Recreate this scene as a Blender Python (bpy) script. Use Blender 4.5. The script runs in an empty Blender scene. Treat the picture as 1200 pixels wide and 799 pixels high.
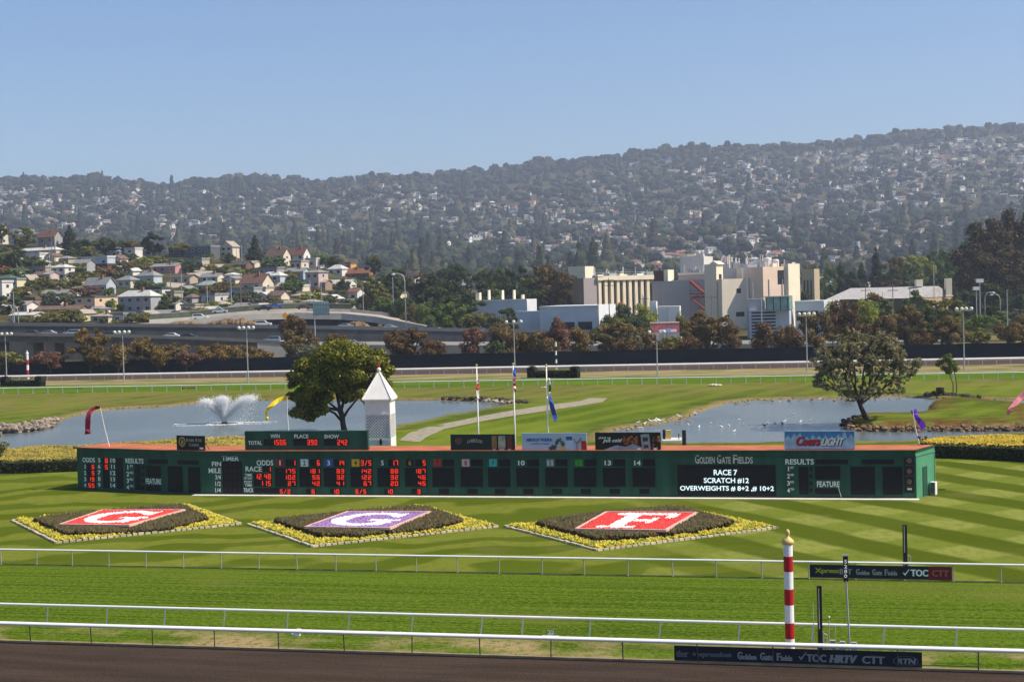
import bpy, math, random
import numpy as np
from mathutils import Vector, Matrix
R = math.radians
rnd = random.Random(7)
nr = np.random.default_rng(11)
S = bpy.context.scene
COL = S.collection

# ---------------------------------------------------------------- camera, world, sun, exposure
F, VH, HC, ROLL = 1755.0, 60.0, 17.0, R(1.6)
PITCH = math.atan(VH / F)
cam_d = bpy.data.cameras.new('camera'); cam = bpy.data.objects.new('camera', cam_d); COL.objects.link(cam)
cam_d.sensor_width = 36.0; cam_d.lens = F / 1200 * 36; cam_d.clip_start = 0.5; cam_d.clip_end = 20000
cam.matrix_world = Matrix.Translation((0, 0, HC)) @ Matrix.Rotation(R(90) - PITCH, 4, 'X') @ Matrix.Rotation(-ROLL, 4, 'Z')
S.camera = cam
SUN_AZ, SUN_EL = R(-11.5), R(50)          # azimuth measured from +X towards +Y
W = bpy.data.worlds.new('World'); S.world = W; W.use_nodes = True
wn = W.node_tree; bg = wn.nodes['Background']
sky = wn.nodes.new('ShaderNodeTexSky'); sky.sky_type = 'NISHITA'; sky.sun_disc = False
sky.sun_elevation = SUN_EL; sky.sun_rotation = R(90) - SUN_AZ
sky.air_density = 1.0; sky.dust_density = 1.0; sky.ozone_density = 10.0; sky.altitude = 0
tint = wn.nodes.new('ShaderNodeMix'); tint.data_type = 'RGBA'; tint.blend_type = 'MULTIPLY'; tint.inputs[0].default_value = 1; tint.inputs[7].default_value = (1.12, .98, .90, 1)
wn.links.new(sky.outputs[0], tint.inputs[6]); wn.links.new(tint.outputs[2], bg.inputs[0]); bg.inputs[1].default_value = 0.122
sd = bpy.data.lights.new('sun', 'SUN'); sun = bpy.data.objects.new('sun', sd); COL.objects.link(sun)
sd.energy = 5.0; sd.angle = R(0.5); sd.color = (1.0, 0.90, 0.74)
sv = Vector((math.cos(SUN_EL) * math.cos(SUN_AZ), math.cos(SUN_EL) * math.sin(SUN_AZ), math.sin(SUN_EL)))
sun.rotation_euler = sv.to_track_quat('Z', 'Y').to_euler()
vs = S.view_settings; vs.view_transform = 'Standard'; vs.look = 'None'; vs.exposure = 0.36; vs.gamma = 1; vs.use_curve_mapping = False
S.cycles.max_bounces = 6; S.cycles.volume_bounces = 1; S.cycles.transparent_max_bounces = 12

# ---------------------------------------------------------------- photograph pixel -> place in the world
ca, sa = math.cos(ROLL), math.sin(ROLL); cp, sp = math.cos(PITCH), math.sin(PITCH)
def ray(px, py):
    dx, dy = px - 600, 399.5 - py
    U = dx * ca + dy * sa; V = -dx * sa + dy * ca
    return Vector((U, F * cp + V * sp, V * cp - F * sp))
def at(px, py, Y):
    d = ray(px, py); return Vector((0, 0, HC)) + d * (Y / d.y)
def gp(px, py, z=0.0):
    d = ray(px, py); return Vector((0, 0, HC)) + d * ((z - HC) / d.z)
def tq(px, py):
    d = ray(px, py); return d.x / d.y, d.z / d.y
def scale_at(Y): return F / Y       # photo pixels per metre

# ---------------------------------------------------------------- tagging
USED = {}
def tag(o, label=None, cat=None, group=None, kind=None):
    if label: o['label'] = label
    if cat: o['category'] = cat
    if group: o['group'] = group
    if kind: o['kind'] = kind
    return o
def thing(name, label, cat, loc=(0, 0, 0), group=None):
    o = bpy.data.objects.new(name, None); COL.objects.link(o); o.location = loc; o.empty_display_size = 0.5
    return tag(o, label, cat, group)

# ---------------------------------------------------------------- materials
MATS = {}
def mat(name, col, rough=0.8, var=0.12, scale=2.0, metal=0.0, emit=None, spec=0.3, island=0.0, bump=0.0, detail=4, stretch=None):
    if name in MATS: return MATS[name]
    m = bpy.data.materials.new(name); m.use_nodes = True; nt = m.node_tree; b = nt.nodes['Principled BSDF']
    b.inputs['Roughness'].default_value = rough; b.inputs['Metallic'].default_value = metal
    b.inputs['Specular IOR Level'].default_value = spec
    c = (*col, 1)
    if emit:
        b.inputs['Emission Color'].default_value = (*emit[:3], 1); b.inputs['Emission Strength'].default_value = emit[3]
    last = None
    rgb = nt.nodes.new('ShaderNodeRGB'); rgb.outputs[0].default_value = c; last = rgb.outputs[0]
    tc = nt.nodes.new('ShaderNodeTexCoord'); src = tc.outputs['Object']
    if stretch:
        mp = nt.nodes.new('ShaderNodeMapping'); mp.inputs['Scale'].default_value = stretch
        nt.links.new(src, mp.inputs[0]); src = mp.outputs[0]
    if var or bump:
        n = nt.nodes.new('ShaderNodeTexNoise'); n.inputs['Scale'].default_value = scale; n.inputs['Detail'].default_value = detail
        nt.links.new(src, n.inputs['Vector'])
    def scalev(last, fac_socket, lo, hi):
        mr = nt.nodes.new('ShaderNodeMapRange'); mr.inputs['From Min'].default_value = 0.3 if fac_socket.name != 'Random Per Island' else 0
        mr.inputs['From Max'].default_value = 0.7 if fac_socket.name != 'Random Per Island' else 1
        mr.inputs['To Min'].default_value = lo; mr.inputs['To Max'].default_value = hi
        nt.links.new(fac_socket, mr.inputs['Value'])
        h = nt.nodes.new('ShaderNodeHueSaturation'); nt.links.new(mr.outputs[0], h.inputs['Value']); nt.links.new(last, h.inputs['Color'])
        return h.outputs[0]
    if var: last = scalev(last, n.outputs['Fac'], 1 - var, 1 + var)
    if island:
        g = nt.nodes.new('ShaderNodeNewGeometry'); last = scalev(last, g.outputs['Random Per Island'], 1 - island, 1 + island)
    if bump:
        bp = nt.nodes.new('ShaderNodeBump'); bp.inputs['Strength'].default_value = bump
        nt.links.new(n.outputs['Fac'], bp.inputs['Height']); nt.links.new(bp.outputs[0], b.inputs['Normal'])
    nt.links.new(last, b.inputs['Base Color']); m.diffuse_color = c
    MATS[name] = m; return m

def leafmat(name, c1, c2, c3=None, tr=0.25):
    """foliage: two or three leaf colours mixed by clump noise and leaf by leaf"""
    if name in MATS: return MATS[name]
    m = bpy.data.materials.new(name); m.use_nodes = True; nt = m.node_tree; b = nt.nodes['Principled BSDF']; out = nt.nodes['Material Output']
    b.inputs['Roughness'].default_value = 0.7; b.inputs['Specular IOR Level'].default_value = 0.15
    g = nt.nodes.new('ShaderNodeNewGeometry'); tc = nt.nodes.new('ShaderNodeTexCoord')
    n = nt.nodes.new('ShaderNodeTexNoise'); n.inputs['Scale'].default_value = 0.45; n.inputs['Detail'].default_value = 3
    nt.links.new(tc.outputs['Object'], n.inputs['Vector'])
    ad = nt.nodes.new('ShaderNodeMath'); ad.operation = 'MULTIPLY_ADD'; ad.inputs[1].default_value = 0.5; 
    nt.links.new(g.outputs['Random Per Island'], ad.inputs[0]); nt.links.new(n.outputs['Fac'], ad.inputs[2])
    cr = nt.nodes.new('ShaderNodeValToRGB'); nt.links.new(ad.outputs[0], cr.inputs[0])
    e = cr.color_ramp.elements; e[0].position = 0.45; e[0].color = (*c1, 1); e[1].position = 0.95; e[1].color = (*(c3 or c2), 1)
    if c3: x = e.new(0.72); x.color = (*c2, 1)
    nt.links.new(cr.outputs[0], b.inputs['Base Color'])
    t = nt.nodes.new('ShaderNodeBsdfTranslucent'); nt.links.new(cr.outputs[0], t.inputs[0])
    mx = nt.nodes.new('ShaderNodeMixShader'); mx.inputs[0].default_value = tr
    nt.links.new(b.outputs[0], mx.inputs[1]); nt.links.new(t.outputs[0], mx.inputs[2]); nt.links.new(mx.outputs[0], out.inputs[0])
    MATS[name] = m; return m

# ---------------------------------------------------------------- mesh builders
class MB:
    """collects shapes in world coordinates; build() links them as one mesh object"""
    def __init__(s): s.v = []; s.f = []; s.mi = []; s.cur = 0
    def mat(s, i): s.cur = i; return s
    def add(s, vs, fs):
        k = len(s.v); s.v += [tuple(v) for v in vs]
        for f in fs: s.f.append(tuple(i + k for i in f)); s.mi.append(s.cur)
        return s
    def frame(s, O, ux, uy, uz, a, b):
        """box spanned between corner coordinates a and b in the frame O, ux, uy, uz"""
        c = []
        for k in (0, 1):
            for j in (0, 1):
                for i in (0, 1):
                    c.append(O + ux * (b[0] if i else a[0]) + uy * (b[1] if j else a[1]) + uz * (b[2] if k else a[2]))
        return s.add(c, [(0, 2, 3, 1), (4, 5, 7, 6), (0, 1, 5, 4), (2, 6, 7, 3), (1, 3, 7, 5), (0, 4, 6, 2)])
    def box(s, a, b): return s.frame(Vector((0, 0, 0)), Vector((1, 0, 0)), Vector((0, 1, 0)), Vector((0, 0, 1)), a, b)
    def tube(s, P, Q, r0, r1=None, n=8, cap=True):
        P = Vector(P); Q = Vector(Q); r1 = r0 if r1 is None else r1
        d = (Q - P).normalized(); a = d.orthogonal().normalized(); b = d.cross(a)
        vs = []
        for (c, r) in ((P, r0), (Q, r1)):
            for i in range(n):
                t = 2 * math.pi * i / n; vs.append(c + (a * math.cos(t) + b * math.sin(t)) * r)
        fs = [(i, (i + 1) % n, n + (i + 1) % n, n + i) for i in range(n)]
        if cap: fs += [tuple(range(n - 1, -1, -1)), tuple(range(n, 2 * n))]
        return s.add(vs, fs)
    def path(s, pts, rs, n=7):
        """one continuous tapering tube through pts"""
        vs = []; m = len(pts); a = None
        for k in range(m):
            p = Vector(pts[k]); d = (Vector(pts[min(k + 1, m - 1)]) - Vector(pts[max(k - 1, 0)])).normalized()
            if a is None: a = d.orthogonal().normalized()
            a = (a - d * a.dot(d)).normalized(); b = d.cross(a); r = rs[k] if hasattr(rs, '__len__') else rs
            for i in range(n):
                t = 2 * math.pi * i / n; vs.append(p + (a * math.cos(t) + b * math.sin(t)) * r)
        fs = [(k * n + i, k * n + (i + 1) % n, (k + 1) * n + (i + 1) % n, (k + 1) * n + i) for k in range(m - 1) for i in range(n)]
        fs += [tuple(range(n - 1, -1, -1)), tuple(range((m - 1) * n, m * n))]
        return s.add(vs, fs)
    def lathe(s, O, prof, n=12):
        O = Vector(O); vs = []
        for (r, z) in prof:
            for i in range(n):
                t = 2 * math.pi * i / n; vs.append(O + Vector((math.cos(t) * r, math.sin(t) * r, z)))
        m = len(prof)
        fs = [(k * n + i, k * n + (i + 1) % n, (k + 1) * n + (i + 1) % n, (k + 1) * n + i) for k in range(m - 1) for i in range(n)]
        fs += [tuple(range(n - 1, -1, -1)), tuple(range((m - 1) * n, m * n))]
        return s.add(vs, fs)
    def prism(s, poly, ext):
        """polygon (list of world points) pushed along the vector ext"""
        n = len(poly); ext = Vector(ext); vs = [Vector(p) for p in poly] + [Vector(p) + ext for p in poly]
        return s.add(vs, [tuple(range(n - 1, -1, -1)), tuple(range(n, 2 * n))] + [(i, (i + 1) % n, n + (i + 1) % n, n + i) for i in range(n)])
    def ball(s, c, r, n=8, m=5, sq=(1, 1, 1)):
        c = Vector(c); prof = []
        vs = [c + Vector((0, 0, -r * sq[2]))]
        for k in range(1, m):
            a = -math.pi / 2 + math.pi * k / m
            for i in range(n):
                t = 2 * math.pi * i / n
                vs.append(c + Vector((math.cos(a) * math.cos(t) * r * sq[0], math.cos(a) * math.sin(t) * r * sq[1], math.sin(a) * r * sq[2])))
        vs.append(c + Vector((0, 0, r * sq[2])))
        fs = [(0, 1 + (i + 1) % n, 1 + i) for i in range(n)]
        for k in range(m - 2):
            for i in range(n):
                a = 1 + k * n; fs.append((a + i, a + (i + 1) % n, a + n + (i + 1) % n, a + n + i))
        L = len(vs) - 1; a = 1 + (m - 2) * n
        fs += [(a + i, a + (i + 1) % n, L) for i in range(n)]
        return s.add(vs, fs)
    def build(s, name, mats, parent=None, smooth=False, loc=None):
        if not isinstance(mats, (list, tuple)): mats = [mats]
        o0 = Vector(loc) if loc is not None else (origin_of(parent) if parent else Vector((0, 0, 0)))
        me = bpy.data.meshes.new(name)
        me.from_pydata([(v[0] - o0.x, v[1] - o0.y, v[2] - o0.z) for v in s.v], [], s.f)
        for m in mats: me.materials.append(m)
        if len(mats) > 1: me.polygons.foreach_set('material_index', s.mi)
        if smooth: me.polygons.foreach_set('use_smooth', [True] * len(s.f))
        ob = bpy.data.objects.new(name, me); COL.objects.link(ob)
        if parent: ob.parent = parent
        else: ob.location = o0
        return ob
def origin_of(o):
    p = Vector((0, 0, 0))
    while o: p = p + o.location; o = o.parent
    return p
def np_mesh(name, V, Fq, mats, parent=None, loc=None, smooth=False, midx=None):
    """fast quad or triangle mesh from arrays"""
    o0 = Vector(loc) if loc is not None else (origin_of(parent) if parent else Vector((0, 0, 0)))
    V = np.asarray(V, dtype=np.float32) - np.array(o0, dtype=np.float32); Fq = np.asarray(Fq, dtype=np.int32); k = Fq.shape[1]
    me = bpy.data.meshes.new(name); me.vertices.add(len(V)); me.vertices.foreach_set('co', V.ravel())
    me.loops.add(Fq.size); me.loops.foreach_set('vertex_index', Fq.ravel())
    me.polygons.add(len(Fq)); me.polygons.foreach_set('loop_start', np.arange(0, Fq.size, k, dtype=np.int32))
    if not isinstance(mats, (list, tuple)): mats = [mats]
    for m in mats: me.materials.append(m)
    if midx is not None: me.polygons.foreach_set('material_index', np.asarray(midx, dtype=np.int32))
    if smooth: me.polygons.foreach_set('use_smooth', np.ones(len(Fq), dtype=bool))
    me.update(calc_edges=True); me.validate()
    ob = bpy.data.objects.new(name, me); COL.objects.link(ob)
    if parent: ob.parent = parent
    else: ob.location = o0
    return ob
def copy_thing(o, loc=None, rotz=None, label=None):
    """copy a thing with copies of its parts and their sub-parts"""
    def rec(a, par):
        c = a.copy(); COL.objects.link(c); c.parent = par
        for ch in kids.get(a.name, []): rec(ch, c)
        return c
    kids = {}
    for ch in bpy.data.objects:
        if ch.parent: kids.setdefault(ch.parent.name, []).append(ch)
    c = rec(o, None)
    if loc is not None: c.location = loc
    if rotz is not None: c.rotation_euler = (0, 0, rotz)
    if label: c['label'] = label
    return c
def sheet(name, pts, m, z=0.0, kind='structure', thick=0.0):
    """flat ground sheet through world points"""
    mb = MB(); mb.add([(p[0], p[1], z) for p in pts], [tuple(range(len(pts)))])
    o = mb.build(name, m); tag(o, kind=kind); return o

# ---------------------------------------------------------------- lettering
TC = {}
def text_shape(s):
    if s in TC: return TC[s]
    cu = bpy.data.curves.new('t', 'FONT'); cu.body = s; cu.resolution_u = 3; cu.offset = 0.022
    ob = bpy.data.objects.new('t', cu)
    me = ob.to_mesh(); V = np.empty(len(me.vertices) * 3, dtype=np.float32); me.vertices.foreach_get('co', V); V = V.reshape(-1, 3)
    fs = [tuple(p.vertices) for p in me.polygons]; ob.to_mesh_clear(); bpy.data.objects.remove(ob); bpy.data.curves.remove(cu)
    TC[s] = (V, fs); return TC[s]
class Plane:
    """upright plane through P and Q on the ground; pixel boxes of the photograph are read on it"""
    def __init__(s, P, Q):
        s.P = Vector(P); s.P.z = 0; Q = Vector(Q); Q.z = 0; s.ux = (Q - s.P).normalized(); s.n = Vector((s.ux.y, -s.ux.x, 0))
        if s.n.y > 0: s.n = -s.n
    def uz(s, px, py):
        d = ray(px, py); O = Vector((0, 0, HC)); t = (s.P - O).dot(s.n) / d.dot(s.n); p = O + d * t
        return (p - s.P).dot(s.ux), p.z
    def pt(s, u, z, off=0.0): return s.P + s.ux * u + Vector((0, 0, z)) + s.n * off
    def rect(s, mb, bx, o0, o1):
        """slab over the pixel box, between offsets o0 and o1 (towards the viewer)"""
        x0, y0, x1, y1 = bx; xm = (x0 + x1) / 2; ym = (y0 + y1) / 2
        ua = s.uz(x0, ym)[0]; ub = s.uz(x1, ym)[0]; za = s.uz(xm, y1)[1]; zb = s.uz(xm, y0)[1]
        mb.frame(s.P, s.ux, s.n, Vector((0, 0, 1)), (ua, o0, za), (ub, o1, zb)); return ua, ub, za, zb
    def text(s, mb, body, bx, off, slant=0.0, bold=0.0):
        x0, y0, x1, y1 = bx; xm = (x0 + x1) / 2; ym = (y0 + y1) / 2
        ua = s.uz(x0, ym)[0]; ub = s.uz(x1, ym)[0]; za = s.uz(xm, y1)[1]; zb = s.uz(xm, y0)[1]
        V, fs = text_shape(body); mn = V.min(0); mx = V.max(0); sx = (ub - ua) / (mx[0] - mn[0]); sy = (zb - za) / max(mx[1] - mn[1], 0.3)
        if sx > sy * 1.35:
            ua, ub = (ua + ub) / 2 - sy * .6 * (mx[0] - mn[0]), (ua + ub) / 2 + sy * .6 * (mx[0] - mn[0]); sx = sy * 1.2
        for k, bo in enumerate((0, bold) if bold else (0,)):
            mb.add([s.pt(ua + (v[0] - mn[0]) * sx + bo + slant * (v[1] - mn[1]) * sy, za + (v[1] - mn[1]) * sy, off + 0.004 * k) for v in V], fs)
    def seg(s, mb, body, bx, off, t=0.07):
        """red seven-segment figures over the pixel box"""
        x0, y0, x1, y1 = bx; xm = (x0 + x1) / 2; ym = (y0 + y1) / 2
        ua = s.uz(x0, ym)[0]; ub = s.uz(x1, ym)[0]; za = s.uz(xm, y1)[1]; zb = s.uz(xm, y0)[1]
        n = len(body); w = (ub - ua) / n; h = zb - za
        SEG = {'0': 'abcdef', '1': 'bc', '2': 'abged', '3': 'abgcd', '4': 'fgbc', '5': 'afgcd', '6': 'afgedc', '7': 'abc', '8': 'abcdefg', '9': 'abcdfg', '-': 'g', '/': '/', ' ': ''}
        for i, ch in enumerate(body):
            a = ua + w * (i + 0.12); b = ua + w * (i + 0.84); tk = min(t, h * 0.17); m = (za + zb) / 2
            R_ = {'a': (a, zb - tk, b, zb), 'g': (a, m - tk / 2, b, m + tk / 2), 'd': (a, za, b, za + tk), 'f': (a, m, a + tk, zb - tk * 0.3), 'b': (b - tk, m, b, zb - tk * 0.3),
                  'e': (a, za + tk * 0.3, a + tk, m), 'c': (b - tk, za + tk * 0.3, b, m)}
            for k, c in enumerate(SEG.get(ch, '')):
                if c == '/':
                    mb.add([s.pt(a, za, off), s.pt(a + tk, za, off), s.pt(b, zb, off), s.pt(b - tk, zb, off)], [(0, 1, 2, 3)]); continue
                r = R_[c]; o = off + 0.002 * k
                mb.add([s.pt(r[0], r[1], o), s.pt(r[2], r[1], o), s.pt(r[2], r[3], o), s.pt(r[0], r[3], o)], [(0, 1, 2, 3)])

# ---------------------------------------------------------------- labels that say which one, by what stands next to it in the view
LM = []            # (name, px, py)
SEEN = set()
def near(desc, px, py, far=False):
    c = sorted(LM, key=lambda l: (l[1] - px) ** 2 + (2.0 * (l[2] - py)) ** 2)[:14]
    def rel(l):
        dx, dy = px - l[1], py - l[2]
        if abs(dx) > abs(dy) * 1.2: return ('right of' if dx > 0 else 'left of')
        return ('above' if dy < 0 else 'below')
    for l in c:
        if l[1] == px and l[2] == py: continue
        s = f'{desc} {rel(l)} the {l[0]}'
        if s not in SEEN and len(s.split()) <= 16: SEEN.add(s); return s
    return f'{desc} {rel(c[0])} the {c[0][0]}'

# ---------------------------------------------------------------- foliage
def leaves(lobes, n, size, seed=0, flat=0.0, shell=0.75, long=1.0):
    """leaf-sized quads on and in a set of lobes (x, y, z, rx, ry, rz); returns vertices and quads"""
    r = np.random.default_rng(seed); L = np.array(lobes, float); w = (L[:, 3] * L[:, 4] + L[:, 3] * L[:, 5]); k = r.choice(len(L), n, p=w / w.sum())
    d = r.normal(size=(n, 3)); d /= np.linalg.norm(d, axis=1)[:, None]; rad = 1 - (1 - shell) * r.random(n) ** 0.8 + r.normal(0, .05, n)
    c = L[k, :3] + d * L[k, 3:6] * rad[:, None]
    nrm = d + r.normal(0, 0.55, (n, 3)); nrm[:, 2] += 0.25; nrm /= np.linalg.norm(nrm, axis=1)[:, None]
    a = np.cross(nrm, r.normal(size=(n, 3))); a /= np.linalg.norm(a, axis=1)[:, None]; b = np.cross(nrm, a)
    s = size * r.uniform(.6, 1.3, n)[:, None]; a = a * s * long; b = b * s * .62
    V = np.stack([c - a, c - b * .9 + a * .1, c + a, c + b], 1).reshape(-1, 3)
    return V, np.arange(4 * n).reshape(n, 4)
def crown_lobes(c, rx, ry, rz, n, lr, seed, bottom=-0.75, cone=False):
    """lumpy crown: overlapping lobes spread through an ellipsoid or a cone"""
    r = random.Random(seed); out = []
    for i in range(n):
        if cone:
            h = (i + .5) / n; z = c[2] - rz + 2 * rz * h; rr = rx * (1 - h) ** .85 * r.uniform(.55, 1.0) + .05 * rx; a = i * 2.4 + r.uniform(-.5, .5)
            out.append((c[0] + math.cos(a) * rr * .55, c[1] + math.sin(a) * rr * .55, z, rr * .75, rr * .75, rz / n * 2.4 + .15 * rx)); continue
        while True:
            x, y, z = r.uniform(-1, 1), r.uniform(-1, 1), r.uniform(bottom, 1)
            if .1 < x * x + y * y + z * z < 1: break
        q = (1 - lr * .6); s = lr * r.uniform(.6, 1.25)
        out.append((c[0] + x * rx * q, c[1] + y * ry * q, c[2] + z * rz * q, rx * s, ry * s, rz * s * r.uniform(.65, 1.0)))
    return out
bark = mat('bark', (0.085, 0.062, 0.045), 0.95, .3, 3)
def tree(label, base, h, w, m, cat='tree', name='tree', group=None, n=700, leaf=None, trunk=.25, nl=14, lr=.42, cone=False, seed=None, d=None, bottom=-0.75, shell=.7, long=1.0, trm=None):
    base = Vector(base); seed = seed if seed is not None else int(abs(base.x * 31 + base.y * 17)) % 99991
    t = thing(name, label, cat, base, group); r = random.Random(seed); th = h * trunk; d = d or w
    c = (base.x, base.y, base.z + th + (h - th) / 2); lb = crown_lobes(c, w / 2, d / 2, (h - th) / 2, nl, lr, seed, bottom, cone)
    V, Fq = leaves(lb, n, leaf or w * .045, seed, shell=shell, long=long); np_mesh('crown', V, Fq, m, t)
    mb = MB(); lean = Vector((r.uniform(-.04, .04), 0, 0)) * h; tr = max(.05, w * .028)
    top = base + Vector((lean.x, lean.y, th + (h - th) * (.85 if cone else .3)))
    mb.path([base - Vector((0, 0, .2)), base + Vector((lean.x * .4, 0, th * .6)), top], [tr * 1.4, tr, tr * .4], 6)
    if not cone:
        for q in lb[::3]: mb.path([base + Vector((lean.x * .5, 0, th * .75)), (Vector(q[:3]) + top) / 2 - Vector((0, 0, .05 * h)), Vector(q[:3])], [tr * .6, tr * .35, tr * .12], 5)
    mb.build('trunk', trm or bark, t); return t

# ---------------------------------------------------------------- ground materials
def newmat(name, rough=0.9, spec=0.0):
    m = bpy.data.materials.new(name); m.use_nodes = True; nt = m.node_tree; b = nt.nodes['Principled BSDF']
    b.inputs['Roughness'].default_value = rough; b.inputs['Specular IOR Level'].default_value = spec; MATS[name] = m
    return m, nt, b
class G:
    """small node graph helper"""
    def __init__(s, nt): s.nt = nt; s.tc = nt.nodes.new('ShaderNodeTexCoord').outputs['Object']
    def new(s, t, ins=None, **kw):
        n = s.nt.nodes.new(t)
        for k, v in kw.items(): setattr(n, k, v)
        for k, v in (ins or {}).items():
            if hasattr(v, 'is_output'): s.nt.links.new(v, n.inputs[k])
            else: n.inputs[k].default_value = v
        return n
    def noise(s, scale, detail=4, stretch=None, vec=None, rough=0.55):
        v = vec or s.tc
        if stretch: v = s.new('ShaderNodeMapping', {'Vector': v, 'Scale': stretch}).outputs[0]
        return s.new('ShaderNodeTexNoise', {'Vector': v, 'Scale': scale, 'Detail': detail, 'Roughness': rough}).outputs['Fac']
    def step(s, f, a, b, lo=0.0, hi=1.0):
        return s.new('ShaderNodeMapRange', {'Value': f, 'From Min': a, 'From Max': b, 'To Min': lo, 'To Max': hi}, interpolation_type='SMOOTHSTEP').outputs[0]
    def lin(s, f, a, b, lo=0.0, hi=1.0):
        return s.new('ShaderNodeMapRange', {'Value': f, 'From Min': a, 'From Max': b, 'To Min': lo, 'To Max': hi}).outputs[0]
    def mix(s, f, a, b):
        n = s.new('ShaderNodeMix', data_type='RGBA')
        for k, v in ((0, f), (6, a), (7, b)):
            if hasattr(v, 'is_output'): s.nt.links.new(v, n.inputs[k])
            else: n.inputs[k].default_value = (*v, 1) if k else v
        return n.outputs[2]
    def math(s, op, a, b=0.0, c=0.0):
        n = s.new('ShaderNodeMath', operation=op)
        for k, v in enumerate((a, b, c)):
            if hasattr(v, 'is_output'): s.nt.links.new(v, n.inputs[k])
            else: n.inputs[k].default_value = v
        return n.outputs[0]
    def attr(s, name): return s.new('ShaderNodeAttribute', attribute_name=name).outputs['Fac']
    def xyz(s, v=None): return s.new('ShaderNodeSeparateXYZ', {0: v or s.tc}).outputs
    def bump(s, b, h, strength, dist=0.05):
        n = s.new('ShaderNodeBump', {'Height': h, 'Strength': strength, 'Distance': dist}); s.nt.links.new(n.outputs[0], b.inputs['Normal'])
    def out(s, b, c): s.nt.links.new(c, b.inputs['Base Color'])

# rough infield grass, with pale mown streaks, weeds, bare banks at the water
m, nt, b = newmat('rough_grass'); g = G(nt)
big = g.noise(0.035, 4, (1, 0.6, 1)); mid = g.noise(0.20, 6, (0.45, 1.0, 1), rough=.65); fine = g.noise(1.6, 6, (.6, 1, 1), rough=.7)
c = g.mix(g.step(big, 0.40, 0.62), (0.060, 0.100, 0.007), (0.125, 0.168, 0.016))
c = g.mix(g.step(mid, 0.50, 0.72), c, (0.042, 0.066, 0.005))
c = g.mix(g.math('MULTIPLY', g.step(fine, 0.42, 0.66), 0.45), c, (0.165, 0.185, 0.035))
wv = g.new('ShaderNodeTexWave', {'Vector': g.new('ShaderNodeMapping', {'Vector': g.tc, 'Rotation': (0, 0, 0.5)}).outputs[0], 'Scale': 0.055, 'Distortion': 6.0, 'Detail': 2, 'Detail Scale': 0.4}).outputs['Fac']
c = g.mix(g.math('MULTIPLY', g.step(wv, 0.45, 0.8), 0.40), c, (0.155, 0.200, 0.024))
dry = g.attr('dry'); n2 = g.noise(0.5, 5, (0.35, 1, 1))
c = g.mix(g.math('MULTIPLY', dry, g.step(n2, 0.38, 0.6)), c, (0.17, 0.13, 0.05))
c = g.mix(g.math('MULTIPLY', g.attr('weed'), g.step(n2, 0.42, 0.55)), c, (0.060, 0.075, 0.018))
bank = g.attr('bank'); n3 = g.noise(1.3, 6)
c = g.mix(g.math('MULTIPLY', bank, g.step(n3, 0.30, 0.52)), c, (0.23, 0.165, 0.085))
c = g.mix(g.math('MULTIPLY', bank, g.step(g.noise(2.2, 5), 0.52, 0.66)), c, (0.06, 0.045, 0.025))
isl = g.attr('isle'); c = g.mix(g.math('MULTIPLY', isl, g.step(g.noise(0.7, 5), 0.40, 0.60)), c, (0.125, 0.060, 0.022))
g.out(b, c); g.bump(b, g.noise(3.0, 6), 0.7, 0.12)

# mown infield lawn with a chequer of mowing stripes
m, nt, b = newmat('striped_lawn'); g = G(nt)
def stripes(ang, period, off, dist=0.25):
    v = g.new('ShaderNodeMapping', {'Vector': g.tc, 'Rotation': (0, 0, ang)}).outputs[0]
    x = g.xyz(v)[1]; w = g.math('MULTIPLY_ADD', g.noise(0.045, 3), dist * period * 4, x)
    s_ = g.math('SINE', g.math('MULTIPLY_ADD', w, 2 * math.pi / period, off))
    return g.step(s_, -0.35, 0.35)
A = gp(905, 590); B_ = gp(1200, 647); dd = B_ - A; LAWN_ANG = math.atan2(dd.y, dd.x)
s1 = stripes(-LAWN_ANG, 6.6, 0.6, 0.10)
s2 = stripes(-LAWN_ANG + R(84), 8.0, 0.0, 0.06)
s3 = stripes(R(-14), 7.5, 1.2, 1.1)
xx = g.xyz()
right = g.step(g.math('ADD', xx[0], g.math('MULTIPLY', g.noise(0.03), 20)), 14, 30)
base = g.mix(g.step(g.noise(0.12, 5), 0.38, 0.62), (0.100, 0.130, 0.012), (0.145, 0.170, 0.026))
lt = (0.235, 0.255, 0.062); dk = (0.050, 0.074, 0.004)
cr_ = g.mix(s1, dk, g.mix(g.math('MULTIPLY', s2, 0.8), (0.140, 0.170, 0.026), lt))
cl_ = g.mix(g.math('MULTIPLY', s3, 0.9), (0.062, 0.090, 0.006), (0.155, 0.172, 0.026))
c = g.mix(right, cl_, cr_); c = g.mix(0.22, c, base)
c = g.mix(g.math('MULTIPLY', g.step(g.noise(1.6, 6, (1, 0.6, 1)), 0.42, 0.66), 0.35), c, (0.075, 0.100, 0.014))
c = g.mix(g.math('MULTIPLY', g.step(g.noise(0.16, 5), 0.58, 0.70), 0.35), c, (0.150, 0.130, 0.045))
g.out(b, c); g.bump(b, g.noise(5.0, 5), 0.6, 0.08)

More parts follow.
